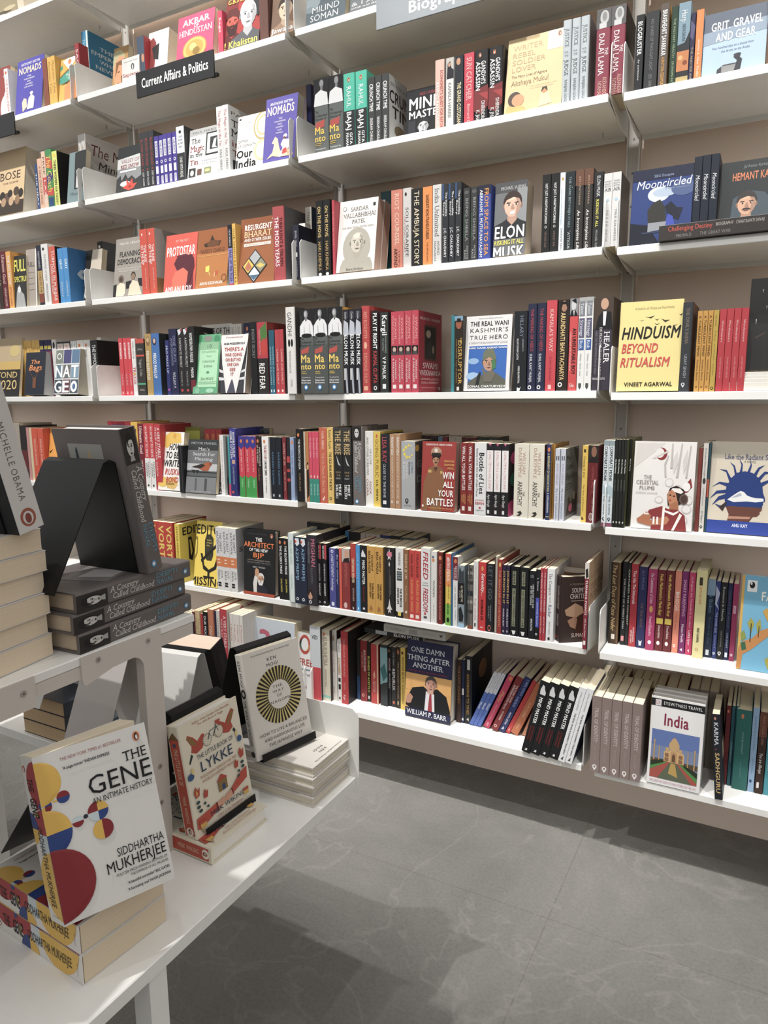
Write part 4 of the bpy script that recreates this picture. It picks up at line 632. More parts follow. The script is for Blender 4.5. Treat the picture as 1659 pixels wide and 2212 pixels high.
block('D', 1, 300, 620, [
 ('f', 505, 745, 305, 'c8c5c0', 'pale grey cover with black lettering, half hidden', 't|PRICE OF THE|.06|.98|.055|.14|222222|b;t|MODI YEARS|.1|.98|.17|.25|222222|b', {'set': .09, 'tilt': 3}),
 ('s', 746, 838, 298, 'd6d2cc', 'white spine with faint lettering', 'x|SHIVA|.04|.2|.4|.5|8a8680', {'n': 2, 'set': .09}),
 ('s', 852, 910, 288, '24284a', 'navy spine with an orange oval', 'e|.5|.08|.14|.03|d87a3a;x|INDIA|.14|.4|.4|.5|c8cce0', {'set': .05}),
 ('s', 900, 952, 280, '1c1c1e', 'black spine with grey lettering', 'x|INDIA\'S SECRET|.1|.5|.4|.5|8a8a88'),
 ('f', 425, 632, 388, '58a878', 'green patterned cover with a pale panel', 'p|0,.1 .3,.2 .1,.5 0,.4|8ac8a0;e|.15|.06|.12|.06|3a8a5c;e|.5|.07|.16|.05|86867e;e|.85|.08|.12|.06|3a8a5c;r|.2|.94|.13|.89|a8dcae;r|.2|.94|.13|.26|86b88c;t|10|.5|.66|.17|.235|4a5a50;t|JUDGEMENTS|.28|.86|.28|.31|5a7a62;t|THAT|.48|.68|.36|.385|5a7a62;t|CHANGED|.32|.82|.44|.475|5a7a62;t|INDIA|.4|.74|.52|.555|5a7a62;e|.57|.64|.06|.02|4a8a64;t|ZIA MODY|.3|.82|.73|.77|4a6a54;r|.22|.92|.8|.805|5a9a74;r|.22|.92|.83|.835|5a9a74;e|.2|.95|.1|.05|7ab894;e|.7|.95|.16|.04|9ad0ae', {'set': .008, 'yaw': -3}),
 ('f', 628, 842, 392, 'e0dedb', 'white cover with red lettering between black towers', 'p|0,.45 .02,.12 .2,1 .0,1|26262a;p|1,.1 .98,.45 .9,1 .68,1|26262a;p|.04,.5 .1,.5 .3,1 .1,1|3a3a40;p|.9,.5 .96,.5 .95,1 .7,1|3a3a40;p|.0,.58 .16,.62 .2,.66 .02,.64|d0d0d0;p|.0,.72 .22,.74 .25,.78 .02,.78|d0d0d0;p|.84,.62 1,.58 1,.63 .82,.66|d0d0d0;p|.78,.74 1,.72 1,.77 .76,.78|d0d0d0;p|.46,.8 .5,.76 .54,.8 .66,1 .34,1|4a4a5c;t|Fantastisch|.2|.8|.03|.055|a84a44;t|HUIB MODDERKOLK|.12|.9|.135|.17|2a2a2a|bi;t|THERE\'S A|.16|.86|.22|.28|c04a44|b;t|WAR GOING|.19|.81|.315|.37|c04a44|b;t|ON BUT NO|.22|.78|.4|.455|c04a44|b;t|ONE CAN|.29|.71|.485|.535|c04a44|b;t|SEE|.4|.6|.57|.62|c04a44|b;t|IT|.45|.55|.65|.7|c04a44|b', {'set': .002, 't': .03, 'pc': 'a89888', 'tilt': 9}),
 ('s', 955, 1038, 282, '2a2826', 'black spine with a red pepper', 'r|0|1|0|.5|b83440;p|.3,.1 .9,.0 1,.2 .7,.25 .4,.3|4a7a34;e|.65|.35|.3|.12|c8342c;x|RED FEAR|.57|.93|.5|.4|f0ece8|b;x|CHINO MALHOTRA|.1|.45|.16|.25|e8a0a0', {'frc': '8a2a2a'}),
 ('s', 1046, 1092, 344, '1f5c72', 'teal spine', 'x|WINNING SULLIVAN|.25|.85|.4|.5|a8d0d8;r|.3|.7|.93|.97|c8e0e4', {'n': 2}),
 ('s', 1095, 1166, 340, 'b8333c', 'red spine with pale lettering', 'x|CAREER AND FAMILY|.3|.85|.35|.5|f0c0b8;e|.5|.95|.2|.02|f0d8d0', {'n': 2, 'frc': '3a2a28'}),
 ('s', 1182, 1256, 162, 'dad7d2', 'tall white spine with two sandals', 'x|GANDHI|.06|.33|.45|.45|4a4846;e|.35|.41|.12|.045|1e1e1e;e|.65|.41|.12|.045|1e1e1e;x|PRAMOD KAPOOR|.5|.76|.2|.4|8a8886;x|CONTENT|.83|.92|.2|.5|8a8886', {'set': -.008, 'hb': 1, 'frc': '54504e'})], .01)
_MANTO = 'r|0|1|0|.32|1c1c1e;e|.46|.045|.17|.038|3a3a3c;e|.46|.062|.14|.045|8e8e90;e|.42|.06|.08|.03|b8b8ba;r|.38|.56|.09|.13|7a7a7c;p|.02,.2 .25,.14 .4,.12 .46,.15 .56,.12 .8,.14 .96,.2 .98,.32 .0,.32|e0e0e0;p|.3,.2 .34,.2 .36,.3 .3,.3|a8a8aa;p|.7,.18 .74,.18 .8,.3 .74,.3|b0b0b2;p|.1,.08 .2,.07 .22,.14 .06,.18|2c2c2e;e|.5|.31|.38|.025|1a1a1a;t|The|.06|.26|.335|.36|1c1c1c;t|Collected|.06|.82|.375|.4|1c1c1c;t|Stories of|.06|.78|.41|.435|1c1c1c;p|0,.45 1,.42 1,1 0,1|4e5250;p|.06,.48 .65,.44 .6,.51 .06,.53|b8483c;t|Ma|.06|.72|.54|.63|ecc838|b;t|nto|.06|.78|.64|.71|ecc838|b;r|.06|.4|.735|.743|c8a838;r|.06|.44|.755|.763|c8a838;t|Translated by|.06|.7|.8|.815|e0e0de;t|Nasreen|.06|.72|.83|.85|e0e0de|b;t|Rehman|.06|.72|.86|.88|e0e0de|b;m|.38|.925|.16|2c7ab8|e8e8e8'
block('D', 2, 600, 620, [
 ('s', 190, 522, 180, '5c605e', 'thick grey spine with white-clad man', _MANTO, {'n': 3, 'hb': 1, 'set': -.006, 'frc': 'b8862a'}),
 ('s', 527, 672, 182, '1f2028', 'black spine with a striped jacket', 'p|.2,.12 .9,.16 1,.3 0,.3|b8bcc8;r|.1|.9|.02|.1|3a3a44;x|Consider|.03|.12|.3|.5|d8d8d8|i;x|ELON MUSK|.3|.66|.55|.5|f2f2f0|b;p|.3,.7 .6,.7 .8,1 .5,1|a8acb8;r|.15|.35|.7|.84|d8d8d6', {'n': 3, 'set': 0}),
 ('s', 672, 736, 152, 'bc3a3c', 'tall red spine lettered RED ROULETTE', 'x|RED ROULETTE|.07|.37|.4|.5|e89a7a;e|.5|.45|.2|.04|e8a888;x|DESMOND SHUM|.54|.88|.4|.5|e89a7a;r|.25|.75|.92|.97|e8a888', {'set': .004, 'hb': 1}),
 ('s', 752, 806, 190, '1d1d1e', 'black spine lettered PLAY IT RIGHT', 'x|PLAY IT RIGHT|.03|.46|.55|.5|f2f2f0|b;x|KAMAL GUPTA|.49|.88|.55|.5|c8343a|b;m|.5|.94|.25|d8d8d6|1d1d1e', {'set': .006, 'frc': '5a2a2a'}),
 ('s', 817, 884, 203, '2d322f', 'dark green spine lettered Kargil', 'x|Kargil|.04|.28|.55|.55|f0f0ee|b;x|FROM SURPRISE|.3|.5|.18|.68|a8b0a8;x|TO VICTORY|.32|.48|.18|.36|a8b0a8;x|V P MALIK|.55|.83|.4|.5|f0f0ee|b;r|.3|.7|.89|.95|e8e8e6'),
 ('s', 903, 1122, 198, 'c63a50', 'rose spine with a small photo', 'x|SWAMI|.08|.33|.28|.68|e8a8a4;x|VIVEKANANDA|.05|.4|.22|.3|e8a8a4;r|.05|.95|.42|.53|1e1a1c;e|.5|.465|.25|.03|c8a898;p|.2,.49 .8,.49 .9,.53 .1,.53|4a4a4a;x|MAKARAND|.6|.83|.2|.68|f0d8d4|b;x|R PARANJAPE|.58|.87|.2|.32|f0d8d4|b;r|.25|.75|.9|.95|f0e4e0', {'n': 4, 'frc': 'a82438', 'fr': 't|MAKARAND R. PARANJAPE|.06|.92|.07|.105|f0d8d4|w;r|.24|.76|.16|.6|5a3428;r|.28|.72|.185|.575|1a1618;e|.42|.27|.1|.05|c8a890;p|.36,.4 .5,.3 .66,.45 .7,.56 .36,.56|2e2a2a;e|.62|.46|.04|.05|b89880;t|SWAMI|.18|.8|.63|.7|f0d8d4;t|VIVEKANANDA|.04|.95|.725|.785|f0d8d4;t|HINDUISM and INDIA\'S|.1|.88|.82|.845|e8b8b0;t|ROAD to MODERNITY|.12|.86|.865|.89|e8b8b0;r|.1|.85|.94|.943|e8b8b0;r|.86|.92|.93|.97|f0e4e0', 'd': .152}),
 ('s', 1378, 1406, 225, '2a8088', 'thin teal spine', '', {'set': .03}),
 ('s', 1405, 1472, 233, '2c2218', 'dark brown spine with gold lettering', 'r|0|1|0|.06|7aa0b8;e|.5|.1|.35|.07|a0583a;p|.3,.03 .7,.03 .8,.08 .2,.08|1e1a18;x|DISRUPTOR|.32|.9|.42|.66|e0b03a;x|THE|.28|.36|.2|.76|e0b03a;x|SOME SPIRITED TALE OF DREAMS|.3|.88|.12|.25|b89050;r|.3|.6|.93|.98|e8e4dc')], .004)
block('D', 2, 960, 600, [
 ('f', 148, 512, 312, 'dcd9d7', 'white cover with a camouflaged soldier', 't|FOREWORD BY GENERAL BIPIN RAWAT|.28|.8|.03|.045|8a8a88;t|THE REAL WANI|.1|.92|.075|.135|26262a|b;t|KASHMIR\'S|.1|.92|.165|.22|3a3a3e|w;t|TRUE HERO|.1|.92|.26|.315|3a3a3e|w;t|A DEFINITIVE BIOGRAPHY OF LANCE|.08|.92|.345|.37|9a9aa0;r|.09|.92|.4|.96|2a66b8;e|.2|.6|.12|.04|8ab0d8;e|.2|.8|.15|.05|9abce0;p|.09,.96 .1,.88 .3,.8 .45,.78 .7,.76 .92,.86 .92,.96|5c5c50;F|.55|.62|.14|b88a6c|2a2622|5c5c50|s;p|.4,.6 .42,.48 .52,.43 .64,.45 .7,.56 .69,.6 .55,.55|6a7058;p|.6,.6 .68,.58 .7,.7 .62,.72|3a7a48;p|.4,.68 .5,.75 .64,.72 .7,.78 .62,.88 .45,.88|6a6658;p|.26,.96 .3,.8 .36,.74 .38,.76 .33,.96|26282a;t|NAIK NAZIR AHMAD WANI|.1|.91|.415|.44|f0f0f0|b;t|SONAL CHATURVEDI|.1|.91|.925|.955|f4f4f2|b', {'t': .02, 'pc': 'c8c2ba', 'tilt': 6}),
 ('s', 546, 650, 268, '1f2227', 'black spine with blue grey lettering', 'x|HILLARY|.06|.32|.28|.58|7a8498;x|A BIOGRAPHY OF|.34|.5|.12|.7|a8acb0;x|HILLARY RODHAM CLINTON|.34|.6|.14|.3|e0e0de|b;x|KAREN BLUMENTHAL|.68|.9|.14|.42|e0e0de|b;p|.3,.95 .5,.96 .6,.94 .5,1 .3,1|d8d8d6'),
 ('s', 651, 797, 208, '262b46', 'navy spine with red then white lettering', 'x|THE MAKING OF HERO|.06|.54|.34|.5|c03a44;x|SUNIL KANT MUNJAL|.57|.9|.28|.42|e8e8ee;m|.35|.955|.2|f0f0f0|262b46', {'n': 2, 'hb': 1}),
 ('s', 799, 882, 182, 'cc3a46', 'red spine with pale spaced lettering', 'x|KAMALA\'S WAY|.1|.56|.34|.5|ecc0b8;x|DAN MORAIN|.62|.88|.22|.48|a82a34;r|.3|.6|.93|.98|ecc0b8', {'frc': '1e1a1c'}),
 ('s', 888, 976, 178, '2c221c', 'dark brown spine with gold lettering and a face', 'e|.55|.07|.28|.06|a87a5c;p|.2,.02 .8,.02 .9,.12 .7,.05 .4,.05 .2,.14|1a1412;x|ARUNDHATI BHATTACHARYA|.14|.88|.4|.48|e8c47c|b;m|.35|.93|.2|f0f0ee|2c221c'),
 ('s', 980, 1048, 166, 'd04040', 'red spine with a monochrome portrait on top', 'r|0|1|0|.19|8a8c8e;e|.45|.07|.28|.06|c8c8c8;p|.2,.02 .7,.0 .8,.06 .4,.04|1e1e20;p|.2,.13 .6,.12 1,.19 0,.19|1e1e20;p|.4,.13 .55,.13 .5,.19|f0f0f0;x|AN UNSUITABLE BOY|.32|.82|.42|.62|2c1a1a|b;x|KARAN JOHAR WITH POONAM SAXENA|.36|.78|.14|.2|f0d0cc;t|Sde|.2|.75|.92|.96|f4e4e0'),
 ('s', 1050, 1167, 158, 'e2e1de', 'white spine with grey and blue labels', 'r|0|1|0|.06|a8a8a6;r|.1|.85|.04|.2|7a8088;x|Talent|.06|.18|.4|.45|d8d8da;r|.1|.85|.22|.43|5a5a74;x|Strategy|.24|.41|.4|.45|d8d8e2;r|.1|.85|.445|.56|2f5a9c;x|Risk|.46|.545|.4|.45|e0e8f4;x|McNulty | Charan | Carey|.6|.84|.22|.45|7a7a78|i;p|.25,.92 .65,.92 .65,.96 .45,.99 .25,.96|4a4a48'.replace('McNulty | Charan | Carey', 'McNulty - Charan - Carey'), {'n': 2, 'd': .16}),
 ('s', 1168, 1322, 160, '3c3742', 'thick dark spine with a suited man', 'r|0|1|0|.34|4a3c32;e|.55|.07|.2|.06|c89a7c;p|.25,.2 .5,.14 .9,.16 1,.34 .1,.34|1e1e22;p|.48,.15 .66,.15 .62,.3 .5,.3|e0e0e4;x|HEALER|.37|.7|.28|.72|f0ecec;x|DR PRATHAP CHANDRA REDDY|.32|.86|.13|.4|d8d4d4;x|AND THE TRANSFORMATION OF INDIA|.36|.82|.1|.18|8a8490;t|PRANAY GUPTE|.05|.7|.86|.885|e0dcdc', {'hb': 1, 'frc': '4a3a30'})], .008)
block('D', 3, 1209, 600, [
 ('f', 447, 944, 200, 'decc78', 'yellow cover lettered HINDUISM BEYOND RITUALISM', 't|A book for all Hindus and Non-Hindus|.24|.86|.065|.095|8a7c48;p|.4,.17 .47,.18 .56,.165 .5,.195|3a3420;p|.66,.2 .72,.22 .8,.22 .73,.245|3a3420;p|.56,.2 .6,.21 .64,.2 .6,.22|4a4228;p|.32,.205 .36,.215 .4,.205 .36,.22|4a4228;p|.92,.16 .95,.17 1,.155 .97,.18|3a3420;p|.56,.25 .6,.26 .65,.25 .6,.27|4a4228;p|.84,.27 .88,.28 .93,.27 .89,.285|4a4228;t|HINDUISM|.05|.98|.285|.415|1e1c18|bi;t|BEYOND|.06|.64|.47|.57|c8403a|bi;t|RITUALISM|.05|.84|.625|.725|c8403a|bi;t|VINEET AGARWAL|.13|.9|.9|.945|26241c|b', {'t': .026, 'pc': 'cdbf88', 'tilt': 5}),
 ('s', 946, 1030, 198, '36393d', 'slate spine lettered THE DEVIL', 'x|THE DEVIL\'S INDIA|.06|.46|.3|.5|8a7a68;x|UDAY SINGH|.58|.84|.28|.5|9aa0a4|b;d|.4|.92|.2|c8ccd0|36393d', {'hb': 1, 'frc': '6a3a20'}),
 ('s', 1066, 1190, 265, 'c8902c', 'amber spine lettered A TURBULENT MIND', 'x|A TURBULENT MIND|.06|.56|.42|.5|5a3c12|b;x|Sumitra Amrit|.6|.86|.34|.5|6a4416;m|.5|.94|.2|6a4416|c8902c', {'n': 3}),
 ('s', 1191, 1235, 258, 'bc9a28', 'mustard spine with fine lettering', 'x|Sings Summer|.06|.2|.25|.5|6a5414|i;x|The other side|.24|.8|.2|.5|7a6218|i;m|.5|.96|.3|2a2410|bc9a28'),
 ('s', 1238, 1468, 250, 'ba2f3a', 'red spine with white script', 'x|Wordweavers|.14|.4|.28|.5|ecc0bc|i;x|CAUVERY AND THEORY|.58|.84|.2|.5|e89a98', {'n': 4}),
 ('f', 1475, 1960, 195, '121213', 'black cover standing on pale paperbacks', 'p|.2,.12 .22,.12 .21,.16|c8c8c8;p|.28,.3 .3,.3 .29,.34|c8c8c8;p|.12,.44 .14,.44 .13,.5|c8c8c8;p|.12,.64 .3,.58 .3,.6 .14,.66|3a2a22', {'set': .04, 'dz': .042, 'h': .20, 't': .02})])
_P = on_y(1572, 843, YF+.01)
for i, (t, dx) in enumerate([(.0195, 0), (.008, .009), (.0055, .011), (.008, .010)]):
    add_book(mat_from((0, 0, 1), (0, 1, 0), (-1, 0, 0), (_P[0]+.215+dx, YF+.012+.002*i, ROWZ['D']-.0046+[0, .0197, .0279, .0335][i])), t, .15, .215, 'e2ddd2', ['thick cream paperback at the foot of the lying stack', 'thin cream paperback second in the lying stack', 'thinnest cream paperback in the lying stack', 'cream paperback on top of the lying stack'][i]+', fifth shelf', 'books on the fifth shelf of the bay past biography', .02-.004*i, sp='r|.0|1|.5|.503|b8b0a0', pc='e4ded0')
block('E', 0, 0, 880, [
 ('s', 60, 188, 125, 'a89c8c', 'old beige spine with faded lettering', 'x|COLLECTED|.2|.6|.3|.5|5a5248', {'n': 2}),
 ('s', 189, 238, 145, '2e2a2a', 'black spine with a maroon foot', 'r|0|1|.45|.8|6a2a2a', {'n': 2}),
 ('s', 239, 261, 160, 'c88a86', 'dusty pink spine', ''),
 ('s', 262, 282, 162, 'd8c49a', 'thin tan spine beside the orange pair', ''),
 ('s', 284, 372, 165, 'd8502f', 'orange red spine with a white foot mark', 'x|PENGUIN SHORTS|.2|.7|.3|.5|f0c8b8;r|.4|.6|.88|.93|f4e4dc', {'n': 2}),
 ('f', 374, 490, 172, 'f2a022', 'orange cover with white lettering', 't|SPI|.35|.9|.55|.68|f8e8c8|b;p|.05,.45 .3,.4 .12,.48|3a2a1a;t|by the author|.3|.9|.78|.81|f8e0b0;t|C|.06|.14|.88|.94|7a4a1a')])
block('E', 1, 230, 880, [
 ('s', 40, 175, 110, 'b82a3c', 'wide red spine with violet label', 'r|.25|.95|.05|.4|5a3a8a;x|TENSE|.08|.36|.3|.6|d8d0e8', {'set': .05}),
 ('s', 176, 220, 112, 'd84048', 'bright red spine', '', {'set': .03}),
 ('s', 222, 275, 115, 'e4b222', 'yellow spine with a dark figure', 'p|.3,.12 .8,.1 .7,.25 .4,.2|5a2a3a'),
 ('s', 277, 320, 130, '7a1c2c', 'maroon spine lettered Ultimate Goal, second copy', 'x|Ultimate Goal|.04|.45|.5|.5|ecd0c8|b;x|VIKRAM SOOD|.55|.9|.3|.5|ecd0c8'),
 ('s', 321, 400, 128, 'd03a40', 'red spine with a white foot', 'r|0|1|.52|1|e4e2de;x|AN INTENT TO SERVE|.04|.5|.4|.5|f4dcd8|b;x|TEJENDRA|.57|.82|.3|.68|3a3a3a;x|KHANNA|.6|.8|.3|.3|3a3a3a;r|.3|.6|.92|.95|2a2a2a', {'n': 2}),
 ('s', 402, 452, 135, 'c8323c', 'red spine with two lines of lettering', 'x|A VERY STABLE|.05|.5|.4|.7|f4dcd8|b;x|PHILIP RUCKER CAROL|.05|.8|.24|.25|f4dcd8'),
 ('f', 408, 592, 205, 'e8e4de', 'white cover with yellow blobs and hand lettering', 'p|.1,.1 .4,.0 .85,.02 .9,.18 .5,.2 .3,.28 .12,.24|e4b83a;e|.2|.86|.24|.09|e4b83a;p|.3,.8 .75,.76 .85,.9 .7,.98 .4,.96|d8b050;e|.6|.07|.07|.05|d8a024;t|HOW|.4|.86|.2|.31|1e1e1e|bi;t|TO BE A|.28|1.0|.34|.45|1e1e1e|bi;t|WRITER|.22|1.0|.48|.59|1e1e1e|bi;t|RUSKIN|.28|1.0|.63|.73|c83a34|bi;t|BOND|.34|.86|.77|.86|c83a34|bi;r|.35|.7|.87|.9|a87a2a', {'set': .004}),
 ('f', 505, 752, 155, 'c2c83e', 'lime green pad showing above the other covers', 'r|0|1|0|.06|8a8c34', {'set': .12, 'tilt': 2}),
 ('s', 582, 622, 305, '1e1e20', 'thin black edge beside the bird cover', 'r|.2|.4|0|1|4a4a4c', {'n': 2, 'set': -.006}),
 ('f', 628, 866, 262, '5c5e60', 'grey cover with a perched orange bird', 'r|0|1|0|.2|343638;r|0|1|.2|.45|6c6e70;r|0|1|.45|.58|b8babc;r|0|1|.68|.7|3a3c3e;r|0|1|.7|1|7c7e80;t|VIKTOR FRANKL|.08|.96|.05|.09|a8aaac;t|Man\'s|.36|.72|.15|.2|d4d4d4;t|Search For|.18|.92|.24|.3|d4d4d4;t|Meaning|.26|.84|.335|.39|d4d4d4;r|0|1|.6|.612|26282a;p|.15,.57 .25,.64 .3,.57 .36,.64 .42,.57|26282a;p|.2,.5 .5,.46 .66,.42 .76,.42 .82,.46 .76,.52 .72,.58 .55,.58 .4,.54|a8562c;p|.16,.52 .5,.45 .62,.48 .46,.54|2a2624;e|.78|.45|.05|.03|8a4424;r|.3|.36|.72|.96|5a5c5e;r|.62|.7|.72|.95|4a4c4e;t|EE WILLIAM SMITHIES|.2|.85|.955|.985|b8babc', {'set': -.004, 't': .016}),
 ('s', 800, 935, 172, 'b8323a', 'red spine with yellow lettering', 'x|MISSION INDIA|.08|.4|.55|.5|e89a3a|b', {'n': 3, 'set': .09}),
 ('f', 868, 918, 228, 'c4b8b4', 'pink grey cover with heavy black lettering', 'r|0|1|0|.07|d85a5a;t|AH|.1|1.0|.1|.18|1e1e1e|b;t|HO|.1|1.0|.2|.28|1e1e1e|b;t|OR|.1|1.0|.3|.38|1e1e1e|b;r|.1|1|.45|.75|d8a8a8;t|ST|.1|1.0|.82|.89|1e1e1e|b;t|HA|.1|1.0|.91|.98|1e1e1e|b', {'set': .02}),
 ('s', 918, 948, 220, 'e6e3df', 'white spine with tiny red lettering', 'x|THE LONG STORY OF IT ALL WILL TELL|.08|.9|.25|.5|b87a70'),
 ('s', 950, 980, 232, '55504e', 'grey magazine spine', 'r|0|1|.7|1|2a2a2a', {'set': .02}),
 ('s', 980, 996, 232, '3aa0a4', 'thin turquoise spine', 'r|0|1|.8|1|d83a6a'),
 ('s', 996, 1046, 165, '3f4298', 'indigo spine lettered INVISIBLE', 'r|0|1|.55|1|2c3474;x|INVISIBLE MUSLIN|.06|.42|.3|.68|f0f0ee|b;x|VISIBLE CITIZEN|.04|.44|.3|.28|f0f0ee|b;r|.3|.8|.46|.52|c8a088;x|SALMAN KHURSHID|.56|.82|.25|.5|b8bce0;e|.3|.94|.2|.02|d84a4a', {'set': .004}),
 ('f', 1048, 1300, 165, '2c3032', 'dark patterned cover rising behind the red trio', 'p|0,.03 .1,.09 .2,.03 .3,.09 .4,.03 .5,.09 .6,.03 .7,.09 .8,.03 .9,.09 1,.03 1,.0 0,0|4a5052;t|VISIBLE MUSLIM|.1|.95|.1|.15|b8bcbc|b', {'set': .12, 'tilt': 2}),
 ('s', 1068, 1202, 228, 'd8344a', 'red spine between violet top and green foot', 'r|0|1|0|.16|3c3c96;r|0|1|.64|1|2fa044;e|.5|.08|.2|.03|d87a3a;x|Love ways to live|.22|.58|.28|.5|f4d0d0|i;x|TARALA|.7|.84|.24|.5|c8ecc8;p|0,.16 1,.16 .5,.21|3c3c96;p|0,.64 1,.64 .5,.68|d8344a', {'n': 3, 'set': .004}),
 ('s', 1203, 1244, 228, '30262a', 'dark brown spine with cream lettering', 'e|.4|.08|.2|.03|d87a3a;x|PARTITIONS|.18|.48|.26|.72|d8c8b8|b;x|OF THE HEART|.14|.44|.26|.3|d8c8b8|b;x|Harsh Mander|.52|.72|.3|.5|c87a4a'),
 ('s', 1250, 1304, 232, 'e8e6e2', 'white spine with red and black lettering', 'e|.4|.08|.16|.03|d87a3a;x|THE BEST LIFE|.14|.36|.34|.5|b83434|b;x|CHRONIC SERIES|.38|.62|.3|.5|1e1e1e|b;x|NAVEEN|.66|.9|.16|.5|4a4a4a', {'set': .002}),
 ('s', 1310, 1404, 236, '1d222b', 'black spine with blue lettering', 'x|RASHEED KIDWAI|.24|.76|.28|.5|5a84a8;r|.35|.6|.92|.96|b8bcc0', {'n': 2}),
 ('s', 1412, 1441, 236, '7c2830', 'maroon spine with slim lettering', 'x|NOTES OF ZK|.1|.45|.4|.5|e0b8a8;x|SEYED SHAW|.55|.85|.25|.5|e0b8a8'),
 ('s', 1446, 1470, 238, '26242a', 'black spine striped with red', 'r|0|1|.3|.4|b83a3a;r|0|1|.5|.55|b83a3a;r|0|1|.65|.7|b83a3a'),
 ('s', 1472, 1504, 238, '8ea2c4', 'pale blue spine with an oval mark', 'e|.5|.08|.25|.03|d87a3a;x|LIFE AND TIMES|.2|.6|.3|.5|4a5c84'),
 ('s', 1520, 1572, 172, '1c1a1b', 'tall black spine with white lettering', 'e|.4|.08|.16|.025|d87a3a;x|THE PROSPECTS OF INDIA|.14|.55|.3|.5|d8d8d6|b;x|CIRCLES|.6|.85|.22|.5|a88a5a', {'set': -.004})], .008)
